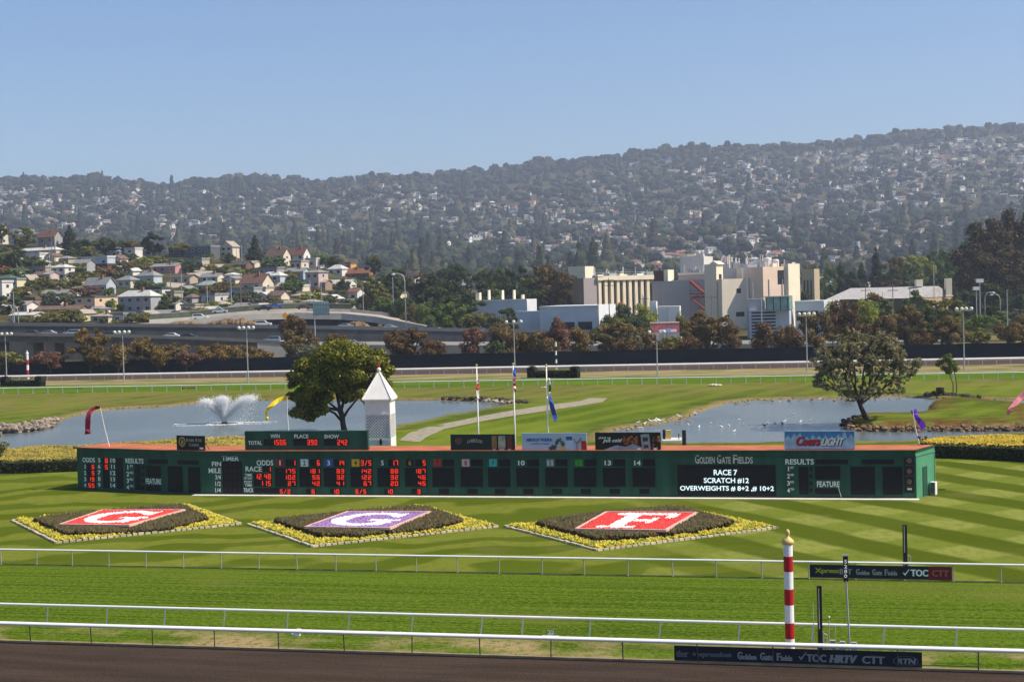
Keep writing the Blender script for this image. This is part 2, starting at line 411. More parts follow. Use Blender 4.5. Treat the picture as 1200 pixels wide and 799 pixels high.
# turf course: lush, with fine mowing lines along the rail; worn and tan towards the dirt (local y grows away from the dirt edge)
m, nt, b = newmat('turf_course_grass'); g = G(nt); yy = g.xyz()[1]
rows = g.noise(1.0, 3, (0.05, 2.6, 1)); blades = g.noise(3.5, 6, (0.8, 1.6, 1), rough=0.7)
c = g.mix(g.step(rows, 0.36, 0.60), (0.040, 0.080, 0.004), (0.092, 0.150, 0.010))
c = g.mix(g.math('MULTIPLY', g.step(blades, 0.46, 0.64), 0.8), c, (0.165, 0.205, 0.030))
c = g.mix(g.math('MULTIPLY', g.step(g.noise(4.0, 6, (1, 2, 1), rough=.75), 0.48, 0.60), 0.8), c, (0.022, 0.046, 0.004))
far_ = g.step(yy, 14, 20); c = g.mix(g.math('MULTIPLY', far_, 0.3), c, (0.11, 0.155, 0.014))
wear = g.step(g.noise(0.09, 5, (0.5, 1, 1), rough=.6), 0.50, 0.68); c = g.mix(g.math('MULTIPLY', wear, 0.55), c, (0.135, 0.150, 0.030)); c = g.mix(g.math('MULTIPLY', g.step(g.noise(0.7, 6, rough=.75), 0.60, 0.68), 0.6), c, (0.12, 0.10, 0.035))
edge = g.math('MULTIPLY', g.step(yy, 4.8, 2.4), g.step(g.noise(0.14, 4, (1, 1.2, 1)), 0.42, 0.58))
c = g.mix(g.math('MULTIPLY', edge, g.step(g.noise(2.2, 6), 0.28, 0.55)), c, (0.30, 0.225, 0.115))
c = g.mix(g.step(yy, 0.75, 0.35), c, (0.30, 0.225, 0.12))
g.out(b, c); g.bump(b, g.noise(7.0, 6), 0.8, 0.1)

# synthetic dirt of the main track
m, nt, b = newmat('track_dirt'); g = G(nt)
c = g.mix(g.step(g.noise(0.5, 5, (0.25, 1.4, 1)), 0.35, 0.65), (0.050, 0.036, 0.028), (0.074, 0.053, 0.042))
c = g.mix(g.math('MULTIPLY', g.step(g.noise(9, 6, rough=0.8), 0.50, 0.62), 0.75), c, (0.026, 0.018, 0.014))
c = g.mix(g.math('MULTIPLY', g.step(g.noise(1.0, 4, (.06, 5, 1)), 0.48, 0.56), 0.35), c, (0.040, 0.029, 0.023)); c = g.mix(g.math('MULTIPLY', g.step(g.noise(14, 4), 0.56, 0.68), 0.6), c, (0.13, 0.10, 0.085))
g.out(b, c); g.bump(b, g.noise(12, 6, rough=0.8), 1.0, 0.06)
m, nt, b = newmat('far_track_dirt'); g = G(nt)
g.out(b, g.mix(g.noise(0.3, 4, (0.2, 1, 1)), (0.060, 0.043, 0.040), (0.090, 0.066, 0.060)))
m, nt, b = newmat('dry_strip'); g = G(nt)
c = g.mix(g.step(g.noise(0.35, 5, (0.3, 1, 1)), 0.35, 0.65), (0.30, 0.235, 0.135), (0.19, 0.165, 0.070))
g.out(b, g.mix(g.step(g.noise(0.12, 4, (0.5, 1.2, 1)), 0.52, 0.66), c, (0.10, 0.13, 0.03)))
m, nt, b = newmat('far_turf'); g = G(nt)
c = g.mix(g.step(g.noise(0.25, 4, (0.1, 1, 1)), 0.35, 0.65), (0.060, 0.115, 0.008), (0.10, 0.158, 0.014))
g.out(b, g.mix(g.math('MULTIPLY', g.step(g.noise(1.2, 4, (0.4, 1, 1)), 0.5, 0.7), 0.5), c, (0.06, 0.09, 0.012)))
m, nt, b = newmat('gravel_path'); g = G(nt)
g.out(b, g.mix(g.step(g.noise(1.2, 6), 0.35, 0.65), (0.23, 0.205, 0.155), (0.33, 0.295, 0.225)))
# far land: scrub and dry grass
m, nt, b = newmat('hill_land'); g = G(nt)
c = g.mix(g.step(g.noise(0.012, 5), 0.40, 0.60), (0.042, 0.046, 0.020), (0.105, 0.085, 0.042))
c = g.mix(g.math('MULTIPLY', g.step(g.noise(0.06, 5), 0.45, 0.65), 0.7), c, (0.030, 0.042, 0.016))
c = g.mix(g.math('MULTIPLY', g.step(g.noise(0.11, 3), 0.60, 0.70), 0.55), c, (0.17, 0.16, 0.14))
g.out(b, c)
# pond water: greenish depth, wind ripples
m, nt, b = newmat('pond_water', 0.22, 0.5); g = G(nt); b.inputs['IOR'].default_value = 1.33
c = g.mix(g.step(g.noise(0.05, 3, (1, 0.4, 1)), 0.4, 0.6), (0.10, 0.125, 0.125), (0.14, 0.165, 0.16)); g.out(b, c)
h = g.math('ADD', g.noise(1.1, 4, (1, 0.55, 1)), g.math('MULTIPLY', g.noise(4.0, 3, (1, 0.5, 1)), 0.3)); g.bump(b, h, 0.30, 0.35)

# ---------------------------------------------------------------- infield relief with the two ponds
WZ = -0.30
def poly(pts, z=0.0): return [gp(x, y, z) for x, y in pts]
LPOND = [(-60, 540), (-60, 512), (0, 506), (30, 504), (60, 498), (78, 491), (100, 484), (130, 480), (160, 478), (200, 476), (250, 471), (300, 469.5), (350, 469.5), (425, 469.5), (470, 469), (520, 469), (560, 470.5), (601, 473),
         (590, 476), (560, 482), (520, 489), (470, 499), (440, 508), (380, 513), (300, 515.5), (240, 516), (180, 519), (120, 524), (60, 526), (0, 528)]
RPOND = [(700, 512), (728, 503), (760, 498.5), (795, 492.5), (815, 485), (832, 478), (850, 473), (880, 469), (920, 467.5), (960, 467), (1010, 466), (1050, 465), (1080, 466.5), (1120, 468), (1170, 468.5), (1210, 469), (1290, 470), (1320, 492),
         (1260, 506), (1200, 509), (1150, 511), (1110, 513), (1050, 518.5), (950, 520), (850, 520.5), (760, 521), (710, 520)]
ISLE1 = [(989, 500), (993, 495.5), (1005, 491), (1020, 488.5), (1045, 489), (1075, 488.5), (1095, 486.5), (1088, 483), (1083, 479.5), (1095, 474.5), (1115, 470.8), (1145, 471.5), (1175, 475), (1215, 480), (1215, 500.5), (1180, 501.5), (1130, 501), (1085, 501.5), (1040, 502.5), (1005, 503)]
def sdist(px, py, pl):
    """signed distance to a polygon, positive inside"""
    P = np.array([(p.x, p.y) for p in pl]); Q = np.roll(P, -1, 0); d = np.full(px.shape, 1e9); ins = np.zeros(px.shape, bool)
    for (a, b_) in zip(P, Q):
        e = b_ - a; wx = px - a[0]; wy = py - a[1]; t = np.clip((wx * e[0] + wy * e[1]) / (e @ e + 1e-9), 0, 1)
        d = np.minimum(d, (wx - e[0] * t) ** 2 + (wy - e[1] * t) ** 2)
        cnd = ((a[1] > py) != (b_[1] > py)) & (px < (b_[0] - a[0]) * (py - a[1]) / (b_[1] - a[1] + 1e-12) + a[0]); ins ^= cnd
    return np.where(ins, 1, -1) * np.sqrt(d)
def wob(x, y, s, a, seed):
    r_ = np.random.default_rng(seed); o = 0
    for k in range(5):
        an = r_.uniform(0, 6.28); f = s * (1.7 ** k); o = o + np.sin((x * math.cos(an) + y * math.sin(an)) * f + r_.uniform(0, 6.28)) * a / (1.5 ** k)
    return o
def axis(a, b_, fa, fb, fine, coarse):
    return np.concatenate([np.arange(a, fa, coarse), np.arange(fa, fb, fine), np.arange(fb, b_, coarse), [b_]])
xs = axis(-560, 560, -92, 108, 0.55, 9.0); ys = axis(-70, 430, 142, 262, 0.55, 9.0)
X, Y = np.meshgrid(xs, ys); lp = poly(LPOND, WZ); rp = poly(RPOND, WZ); i1 = poly(ISLE1, WZ)
sl = sdist(X, Y, lp); sr = sdist(X, Y, rp); si = sdist(X, Y, i1)
sd_ = np.maximum(sl, sr); wat = np.minimum(sd_, -si) + wob(X, Y, 0.55, 0.28, 3) + nr.normal(0, 0.06, X.shape)
top = np.where(si > -3, 0.55, 0.0) + wob(X, Y, 0.4, 0.05, 9) * (wat < 0) * (wat > -25)
Z = np.where(wat > 0, np.maximum(WZ - 0.9 * wat, -1.5), np.minimum(WZ - 0.75 * wat, top)); Z[(wat < -8)] = 0
Z = np.where((wat > -8) & (wat <= -4) & (si < -3), Z * (8 + wat) / 4, Z)
ny, nx = X.shape; idx = np.arange(nx * ny).reshape(ny, nx)
Fq = np.stack([idx[:-1, :-1], idx[:-1, 1:], idx[1:, 1:], idx[1:, :-1]], -1).reshape(-1, 4)
ground = np_mesh('infield_ground', np.stack([X, Y, Z], -1).reshape(-1, 3), Fq, MATS['rough_grass'], smooth=True); tag(ground, kind='structure')
def fattr(o, name, a): at_ = o.data.attributes.new(name, 'FLOAT', 'POINT'); at_.data.foreach_set('value', np.asarray(a, dtype=np.float32).ravel())
fattr(ground, 'bank', np.clip(1.0 - np.clip(-wat, 0, 9) / np.where(si > -3, 0.9, 1.9), 0, 1) ** 0.7 * (wat > -9))
fattr(ground, 'isle', np.clip((si + 0.5) / 1.0, 0, 1) * np.clip(1.5 - si / 3.0, 0, 1))
fd = np.clip((Y - 215) / 30, 0, 1) * (Y < 300)
fattr(ground, 'dry', np.where(Y > 325, 1.6, fd * 0.8)); fattr(ground, 'weed', np.clip(1 - np.abs(wat + 3.0) / 3.0, 0, 1) * 0.8)
pm = MATS['pond_water']
for nm, pl_ in (('pond_water', lp), ('pond_water', rp)):
    mb = MB(); cx = sum(p.x for p in pl_) / len(pl_); cy = sum(p.y for p in pl_) / len(pl_)
    mb.add([(cx + (p.x - cx) * 1.06, cy + (p.y - cy) * 1.06, WZ) for p in pl_], [tuple(range(len(pl_)))]); tag(mb.build(nm, pm), kind='structure')

# ---------------------------------------------------------------- far land: the near hill of houses on the left, then the long range
CREST = [(-300, 268), (-100, 276), (0, 286), (60, 289), (130, 300), (200, 300), (300, 303), (380, 314), (440, 327), (500, 341), (560, 352), (700, 362), (900, 364), (1200, 362), (1500, 355)]
BASE = [(-300, 376), (0, 377), (190, 379), (330, 378), (480, 392), (560, 397), (900, 392), (1200, 385), (1500, 380)]
RIDGE = [(-500, 222), (-300, 214), (0, 212), (60, 213), (110, 212), (160, 217), (205, 219), (250, 215), (300, 213), (350, 214), (400, 213), (450, 208), (500, 210), (530, 205), (560, 202), (600, 198), (650, 195), (700, 190), (740, 182), (800, 176), (850, 174), (900, 175), (960, 171), (1020, 168), (1070, 160), (1120, 153), (1160, 152), (1200, 150), (1300, 146), (1500, 160)]
FOOT = [(-300, 312), (400, 330), (600, 338), (1200, 322), (1500, 320)]
def tab(L): a = np.array([tq(*p) for p in L]); return a[:, 0], a[:, 1]
cT, cQ = tab(CREST); bT, bQ = tab(BASE); rT, rQ = tab(RIDGE); fT, fQ = tab(FOOT)
Y0, Y1, Y2, Y3, Y4, Y5 = 430.0, 482.0, 720.0, 1000.0, 1500.0, 3900.0
def land(t, Y):
    """height of the land at bearing t and distance Y"""
    t = np.asarray(t, float); Y = np.asarray(Y, float)
    q1 = np.interp(t, bT, bQ); q2 = np.interp(t, cT, cQ); q4 = np.interp(t, fT, fQ); q5 = np.interp(t, rT, rQ)
    h1 = np.maximum(HC + q1 * Y1, 0.0); h2 = HC + q2 * Y2; h4 = HC + q4 * Y4
    z = np.where(Y < Y0, 0, 0.0)
    a = np.clip((Y - Y0) / (Y1 - Y0), 0, 1); z = np.where((Y >= Y0) & (Y < Y1), h1 * a, z)
    a = (Y - Y1) / (Y2 - Y1); z = np.where((Y >= Y1) & (Y < Y2), HC + (q1 + (q2 - q1) * a) * Y, z) if True else z
    z = np.where((Y >= Y1) & (Y < Y2), np.maximum(z, h1), z)
    h3 = h2 * 0.55 + h4 * 0.2
    a = np.clip((Y - Y2) / (Y3 - Y2), 0, 1); z = np.where((Y >= Y2) & (Y < Y3), h2 + (h3 - h2) * a * a * (3 - 2 * a), z)
    a = np.clip((Y - Y3) / (Y4 - Y3), 0, 1); z = np.where((Y >= Y3) & (Y < Y4), h3 + (h4 - h3) * a, z)
    a = np.clip((Y - Y4) / (Y5 - Y4), 0, 1)
    bumpy = (wob(t * 3000, Y, 0.0045, 1.0, 21) * 7 + wob(t * 3000, Y * 0.5, 0.013, 1.0, 22) * 2.5) * np.sin(np.pi * np.clip(a, 0, 1)) ** 0.6
    z = np.where((Y >= Y4) & (Y < Y5), HC + (q4 + (q5 - q4) * a) * Y + bumpy, z)
    z = np.where(Y >= Y5, (HC + q5 * Y5) * np.clip(1 - (Y - Y5) / 2600, 0.2, 1), z)
    return z
tt = np.linspace(-0.85, 0.85, 420)
yv = np.concatenate([np.linspace(430, 480, 8), np.linspace(482, 720, 60), np.linspace(726, 1000, 24), np.linspace(1012, 1500, 30), np.linspace(1520, 3900, 150), np.linspace(3950, 6200, 20)])
T, YY = np.meshgrid(tt, yv); ZZ = land(T, YY)
ny, nx = T.shape; idx = np.arange(nx * ny).reshape(ny, nx)
Fq = np.stack([idx[:-1, :-1], idx[:-1, 1:], idx[1:, 1:], idx[1:, :-1]], -1).reshape(-1, 4)
tag(np_mesh('hills', np.stack([T * YY, YY, ZZ], -1).reshape(-1, 3), Fq, MATS['hill_land'], smooth=True), kind='structure')
def on_land(px, py, Yd=None):
    """the spot of the land seen at the pixel (near hill), or at a given distance"""
    t, q = tq(px, py)
    if Yd is None:
        best = None
        for Yd in np.arange(470, 722, 4.0):
            z = float(land(t, Yd)); e = (z - HC) / Yd
            if e >= q: break
        Yd = float(Yd)
    return Vector((t * Yd, Yd, float(land(t, Yd)) if Yd > 430 else 0.0))

# ---------------------------------------------------------------- tracks and lawns (each 4 mm and more above the one below)
E0 = gp(20, 752.8); E1 = gp(1150, 787.5); RU = (E1 - E0).normalized(); RN = Vector((-RU.y, RU.x, 0))
RM = Matrix(((RU.x, RN.x, 0, E0.x), (RU.y, RN.y, 0, E0.y), (0, 0, 1, 0), (0, 0, 0, 1)))
def rl(u, v, z=0.0): return E0 + RU * u + RN * v + Vector((0, 0, z))
def local_sheet(name, pts, m, z):
    mb = MB(); mb.add([(u, v, 0) for u, v in pts], [tuple(range(len(pts)))]); o = mb.build(name, m)
    o.matrix_world = Matrix.Translation((0, 0, z)) @ RM; tag(o, kind='structure'); return o
def vof(px, py): p = gp(px, py) - E0; return p.dot(RU), p.dot(RN)
v3 = [vof(3, 661), vof(1171, 682)]
s3 = (v3[1][1] - v3[0][1]) / (v3[1][0] - v3[0][0])
def r3(u): return v3[0][1] + s3 * (u - v3[0][0])
local_sheet('main_track', [(-260, -75), (320, -75), (320, 0), (-260, 0)], MATS['track_dirt'], 0.008)
local_sheet('turf_course', [(-260, 0.0), (320, 0.0), (320, r3(320)), (-260, r3(-260))], MATS['turf_course_grass'], 0.012)
# a low kerb of tan soil along the dirt
mb = MB(); mb.frame(rl(0, 0), RU, RN, Vector((0, 0, 1)), (-260, 0.002, -0.05), (320, 0.22, 0.085)); tag(mb.build('track_kerb', mat('tan_soil', (0.33, 0.24, 0.13), 0.95, 0.25, 1.5)), kind='structure')
BL, BM, BR = gp(92, 573), gp(230, 579.5), gp(1073.7, 585)
lawn = [rl(-260, r3(-260)), rl(320, r3(320)), gp(1330, 543), gp(1200, 540), gp(1097, 540.5), gp(1097, 553), gp(600, 560), gp(92, 556), gp(0, 553.5), gp(-200, 551)]
sheet('infield_lawn', lawn, MATS['striped_lawn'], 0.005)
sheet('gravel_path', poly([(468, 516), (480, 507), (500, 500.5), (540, 492.5), (570, 486.5), (600, 481), (640, 475), (680, 470), (690, 466.5), (712, 466.5), (706, 471), (680, 475.5), (640, 481.5), (600, 487.5), (560, 494.5), (520, 503), (500, 512), (492, 518)]), MATS['gravel_path'], 0.03)
# far straight: lines given by three pixels each
def line(pts, z=0.0): return [gp(x, y, z) for x, y in pts]
def strip(name, near_, far__, m, z):
    a = line(near_); b_ = line(far__); mb = MB(); n = len(a); mb.add([(p.x, p.y, z) for p in a + b_], [(i, i + 1, n + i + 1, n + i) for i in range(n - 1)]); tag(mb.build(name, m), kind='structure')
XF = (-260, 0, 300, 600, 900, 1200, 1460)
def row(f): return [(x, f(x)) for x in XF]
def lin3(a, b_, c_): return lambda x: np.interp(x, (-260, 0, 600, 1200, 1460), (a + (a - b_) * 0.433, a, b_, c_, c_ + (c_ - b_) * 0.433))
frail = lin3(461.3, 452.2, 443.6); mrail = lin3(447.0, 437.0, 426.3); fence_b = lin3(439.5, 430.0, 417.5); bright = lin3(452.5, 443.5, 435.0)
strip('far_turf_course', row(frail), row(bright), MATS['far_turf'], 0.012)
strip('dry_grass_strip', row(bright), row(mrail), MATS['dry_strip'], 0.016)
strip('far_main_track', row(mrail), row(lambda x: fence_b(x) - 1.0), MATS['far_track_dirt'], 0.02)

# ---------------------------------------------------------------- rails
white = mat('white_paint', (0.78, 0.77, 0.73), 0.45, 0.05, 3.0)
rail_white = mat('rail_white', (0.80, 0.80, 0.78), 0.35, 0.05, 1.0)
grey_metal = mat('grey_metal', (0.10, 0.10, 0.10), 0.6, 0.2, 2.0, metal=0.3)
galv = mat('galvanised_steel', (0.42, 0.43, 0.43), 0.5, 0.12, 2.0, metal=0.4)
def rail(name, label, P, Q, posts, h, r, pr, pm, lean=0.0, ell=1.0, group=None, over=0.0, rm=None):
    """one long rail on posts from P to Q; posts = distances along P..Q"""
    P = Vector(P); Q = Vector(Q); u = (Q - P).normalized(); L = (Q - P).length; n = Vector((-u.y, u.x, 0)); t = thing(name, label, 'rail fence', P, group)
    mb = MB(); pr_ = []
    for k in range(12):
        a = 2 * math.pi * k / 12; pr_.append((math.cos(a) * r * ell - over, math.sin(a) * r + h - r))
    vs = [P + n * a + Vector((0, 0, z)) for a, z in pr_] + [Q + n * a + Vector((0, 0, z)) for a, z in pr_]
    mb.add(vs, [(i, (i + 1) % 12, 12 + (i + 1) % 12, 12 + i) for i in range(12)]); mb.build('top_rail', rm or rail_white, t, smooth=True)
    first = None
    for d in posts:
        if first is None:
            mb = MB(); b0 = P; e = P + n * (-over * 0.6) + u * lean
            if over: mb.path([b0, b0 + Vector((0, 0, h * 0.78)), P + n * (-over) + Vector((0, 0, h - 1.6 * r))], pr, 6)
            else: mb.tube(b0, e + Vector((0, 0, h - r * 1.5)), pr, n=6)
            mb.tube(P, P + Vector((0, 0, 0.04)), pr * 2.2, n=8)
            first = mb.build('post', pm, t); first.location = u * d
        else:
            c = first.copy(); COL.objects.link(c); c.parent = t; c.location = u * d + (u * rnd.uniform(-.02, .02)); c.rotation_euler = (0, rnd.uniform(-.03, .03), 0)
    return t
def along(P, Q, pxs, yline):
    """distances of the posts seen at the given pixel columns"""
    P = Vector(P); u = (Vector(Q) - P).normalized(); out = []
    for x in pxs:
        t, _ = tq(x, yline(x)); out.append((t * P.y - P.x) / (u.x - t * u.y))
    return out
# the nearest rail, along the dirt
y1 = lambda x: 752 + (x - 36) * 34 / 1111
xs1 = [-35, 36, 107, 179, 252, 327, 404, 483, 563, 645.5, 730, 817.5, 906, 960, 1052, 1147, 1245]
P1, Q1 = rl(-60, 0.10), rl(90, 0.10)
near_rail = rail('rail_fence', 'thick white rail on dark posts along the brown dirt track', P1, Q1, along(P1, Q1, xs1, y1), 1.07, 0.095, 0.028, grey_metal, ell=1.6, over=0.10)
mb = MB()
for z in (0.22, 0.86):
    a, c = along(P1, Q1, (1052, 1147), y1); u = (Q1 - P1).normalized(); mb.tube(P1 + u * a + Vector((0, 0, z)), P1 + u * c + Vector((0, 0, z)), 0.018, n=5)
mb.build('gate_bar', grey_metal, near_rail)
# second rail with white leaning posts
A2, B2 = gp(57, 730.5), gp(1119, 761); u2 = (B2 - A2).normalized(); P2, Q2 = A2 - u2 * 60, B2 + u2 * 60; y2 = lambda x: 730.5 + (x - 57) * 30.5 / 1062
second_rail = rail('rail_fence', 'thin white rail on white leaning posts, second from the dirt track', P2, Q2, along(P2, Q2, [-12, 55, 125, 192, 262, 336, 407, 482, 563, 611, 690, 772, 865, 951, 1034, 1119, 1205], y2), 1.07, 0.072, 0.036, white, lean=0.12)
# third rail between turf course and flower beds
A3, B3 = gp(3, 661), gp(1171, 682); u3 = (B3 - A3).normalized(); P3, Q3 = A3 - u3 * 70, B3 + u3 * 70; y3 = lambda x: 661 + (x - 3) * 21 / 1168
x3 = [-40, 1.5, 43, 85, 128, 171, 215, 259.5, 304, 348.5, 394, 441, 488, 536.5, 585, 635, 685, 736, 788, 840, 893, 948, 1003, 1060, 1117, 1173, 1230]
third_rail = rail('rail_fence', 'thin white rail on grey bent posts in front of the flower beds', P3, Q3, along(P3, Q3, x3, y3), 1.08, 0.062, 0.034, galv, over=0.18, ell=1.2)
mb = MB(); mb.tube(P3 + Vector((0, 0, 0.03)), Q3 + Vector((0, 0, 0.03)), 0.035, n=5); mb.build('rail_shadow_line', grey_metal, third_rail)  # dark tube at the post feet, standing in for the rail's shadow
# two rails on the far straight
def farrail(label, f, h, r, spx, x0, pm, over=0.0, ell=1.0):
    a, b_ = gp(0, f(0)), gp(1200, f(1200)); u = (b_ - a).normalized(); P, Q = a - u * 40, b_ + u * 40
    pxs = []; x = x0 - 4 * spx
    while x < 1225: pxs.append(x); x += spx
    return rail('rail_fence', label, P, Q, along(P, Q, pxs, f)[:100], h, r, 0.07, pm, over=over, ell=ell)
far_rail = farrail('thin white rail of the far turf course behind the ponds', frail, 1.15, 0.09, 17.4, 4, white, over=0.1)
far_rail2 = farrail('thick bright white rail in front of the long dark fence', mrail, 1.30, 0.23, 16.6, 6, white, ell=1.3)
# long dark fence behind the far dirt track
fab = mat('dark_screen_cloth', (0.012, 0.015, 0.022), 0.9, 0.3, 0.4, stretch=(0.3, 1, 2)); 
FA, FB = gp(0, fence_b(0)), gp(1200, fence_b(1200)); FU = (FB - FA).normalized()
fence = thing('screen_fence', 'long dark screened fence running behind the far white rail', 'fence', FA - FU * 60)
Lf = (FB - FA).length + 120; nf = Vector((FU.y, -FU.x, 0)); P0 = FA - FU * 60; mb = MB(); nseg = 70
hf = [2.95 + 0.05 * math.sin(k * 1.7) + rnd.uniform(-.05, .03) for k in range(nseg + 1)]
for k in range(nseg):
    a, c = Lf * k / nseg, Lf * (k + 1) / nseg
    o1 = 0.06 * (k % 2)
    mb.add([P0 + FU * a + nf * 0.08, P0 + FU * c + nf * 0.08, P0 + FU * c + nf * 0.08 + Vector((0, 0, hf[k + 1])), P0 + FU * a + nf * 0.08 + Vector((0, 0, hf[k]))] +
           [P0 + FU * a + nf * 0.05, P0 + FU * c + nf * 0.05, P0 + FU * c + nf * 0.05 + Vector((0, 0, hf[k + 1])), P0 + FU * a + nf * 0.05 + Vector((0, 0, hf[k]))], [(0, 1, 2, 3), (7, 6, 5, 4), (3, 2, 6, 7)])
mb.build('screen', fab, fence)
for k in range(0, nseg + 1):
    if k == 0: mb = MB(); mb.tube(P0, P0 + Vector((0, 0, 3.05)), 0.05, n=6); fp = mb.build('post', grey_metal, fence)
    else: c = fp.copy(); COL.objects.link(c); c.parent = fence; c.location = FU * (Lf * k / nseg)

# ---------------------------------------------------------------- scoreboard building
bgreen = mat('board_green', (0.075, 0.255, 0.145), 0.55, 0.10, 0.8)
shaded_green = mat('front_shaded_green', (0.016, 0.076, 0.051), 0.5, 0.30, 0.8, stretch=(1.6, 1.6, .25))  # the board green darkened; shade on the front is put into the colour
bdark = mat('board_dark_trim', (0.02, 0.07, 0.045), 0.6, 0.1, 1.0)
roofm = mat('terracotta_roofing', (0.40, 0.125, 0.055), 0.9, 0.22, 0.7)
blackp = mat('display_black', (0.006, 0.006, 0.011), 0.5, 0.3, 2.0, spec=0.3)
lettr = mat('letter_white', (0.85, 0.88, 0.84), 0.6, 0.0)
led_red = mat('red_light_segments', (0.8, 0.03, 0.01), 0.5, 0, emit=(1.0, 0.04, 0.015, 0.62))
led_white = mat('white_light_text', (0.6, 0.7, 0.7), 0.5, 0, emit=(0.72, 0.9, 0.95, 0.75))
cream = mat('cream_concrete', (0.80, 0.72, 0.56), 0.8, 0.1)
BM = gp(237, 579.8); BR = gp(1073.7, 585); BL = gp(91.5, 573.2)
PW, PM = Plane(BL, BM), Plane(BM, BR)
HB = 3.72; depth = (gp(1096, 577.5) - BR).length
SIDE = (gp(1096, 577.5) - BR).normalized()
BLb, BMb, BRb = BL - PW.n * depth, BM - (PW.n + PM.n).normalized() * depth, BR + SIDE * depth
BLb.z = BMb.z = BRb.z = 0
board = thing('scoreboard', 'long low dark green race scoreboard with red figures and terracotta roof', 'scoreboard', BM)
up = Vector((0, 0, 1))
mb = MB(); V = [BL, BM, BR, BRb, BMb, BLb]
mb.add([p for p in V] + [p + up * HB for p in V], [(0, 1, 7, 6), (1, 2, 8, 7), (2, 3, 9, 8), (3, 4, 10, 9), (4, 5, 11, 10), (5, 0, 6, 11)]); mb.mat(1).mi[0] = mb.mi[1] = 1; mb.build('wall', [bgreen, shaded_green], board)
mb = MB(); ofs = 0.28
Vr = [BL + PW.n * .12 - PW.ux * .25, BM + PM.n * .12, BR + PM.n * .12 + PM.ux * .10, BRb + PM.ux * .10, BMb, BLb - PW.ux * .25]
mb.add([p + up * HB for p in Vr] + [p + up * (HB + 0.10) for p in Vr], [(5, 4, 3, 2, 1, 0), (0, 1, 7, 6), (1, 2, 8, 7), (2, 3, 9, 8), (3, 4, 10, 9), (4, 5, 11, 10), (5, 0, 6, 11)])
mb.mat(1).add([p + up * (HB + 0.104) for p in [BL, BM, BR, BRb, BMb, BLb]], [(0, 1, 4, 5), (1, 2, 3, 4)]); mb.build('roof', [shaded_green, roofm], board)
mb = MB()
for P_, L0, L1 in ((PW, 0, (BM - BL).length), (PM, 0, (BR - BM).length)):
    mb.frame(P_.P, P_.ux, P_.n, up, (L0, 0.0, HB - 0.42), (L1, 0.07, HB - 0.36)); mb.frame(P_.P, P_.ux, P_.n, up, (L0, 0.0, 0.0), (L1, 0.05, 0.16))
LM_ = (BR - BM).length
for k in range(1, 29): mb.frame(PM.P, PM.ux, PM.n, up, (k * 2.0 - .02, 0.0, .16), (k * 2.0 + .02, 0.003, HB - .42))
for k in range(1, 7): mb.frame(PW.P, PW.ux, PW.n, up, (k * 1.7 - .02, 0.0, .16), (k * 1.7 + .02, 0.003, HB - .42))
mb.frame(PM.P, PM.ux, PM.n, up, (LM_ - .16, .0, .16), (LM_, .04, HB - .42)); mb.build('trim', bdark, board)
mb = MB(); mb.frame(PM.P, PM.ux, PM.n, up, (-0.6, 0.06, 0.0), (LM_ + .2, .85, 0.09)); mb.build('kerb', cream, board)
# lit end wall: door and trim
Sx = SIDE; Sn = Vector((SIDE.y, -SIDE.x, 0)); Sn = Sn if Sn.x > 0 else -Sn; mb = MB(); mb.frame(BR, Sx, Sn, up, (1.35, 0.0, 0.1), (2.25, 0.05, 2.35)); mb.build('door', bdark, board)
mb = MB(); mb.frame(BR, Sx, Sn, up, (0.0, 0.004, HB - .42), (depth, 0.06, HB - .34)); 
for q in (0.02, depth - .12): mb.frame(BR, Sx, Sn, up, (q, 0.004, 0), (q + .1, 0.04, HB - .42))
mb.build('end_trim', bgreen, board)
def disp(bx, P_=None, name='display', parent=board, m=None, o=0.03):
    P_ = P_ or PM; mb = MB(); P_.rect(mb, bx, 0.004, o); return mb.build(name, m or blackp, parent)
def word(s, bx, P_=None, m=None, parent=board, off=0.02, slant=0.0, name='lettering', bold=0.0):
    mb = MB(); (P_ or PM).text(mb, s, bx, off, slant, bold); return mb.build(name, m or lettr, parent)
def red(s, bx, P_, parent, wpx=None):
    mb = MB(); P_.seg(mb, s, bx, 0.04); return mb.build('red_figures', led_red, parent)
# left wing
word('ODDS', (96.8, 536, 111.4, 541.4), PW)
d1 = disp((102.7, 543.3, 112, 571.5), PW); d2 = disp((120.6, 536.3, 127.7, 571.5), PW); disp((136.3, 536.3, 144, 572.3), PW)
for i, y in enumerate((544, 551.3, 558.6, 565.7)): word(str(i + 1), (98.7, y, 101.2, y + 5), PW)
for i in range(5): word(str(5 + i), (114.7, 536.5 + 7.25 * i, 118.2, 541.6 + 7.25 * i), PW); word(str(10 + i), (129.6, 536.8 + 7.3 * i, 135.4, 541.9 + 7.3 * i), PW)
for s_, y in (('6', 544.3), ('5', 551.5), ('19', 558.8), ('55', 566)): red(s_, (111.6 - 4.1 * len(s_), y, 111.6, y + 5), PW, d1)
for s_, y in (('8', 537), ('5', 544.4)): red(s_, (123.0, y, 127.3, y + 5.2), PW, d2)
word('RESULTS', (147.2, 537, 168.3, 542.8), PW)
def results(P_, xs_, y0_, nb, dy):
    for i, s_ in enumerate(('ST', 'ND', 'RD', 'TH')):
        y = y0_ + dy * i; word(str(i + 1), (xs_, y, xs_ + 3.3, y + 5.4), P_); word(s_, (xs_ + 3.8, y, xs_ + 8, y + 2.6), P_)
        disp((nb, y + 0.6, nb + 3.2, y + 5.2), P_)
results(PW, 148.3, 544.6, 166.0, 7.8); disp((158, 544.4, 164.5, 573.6), PW)
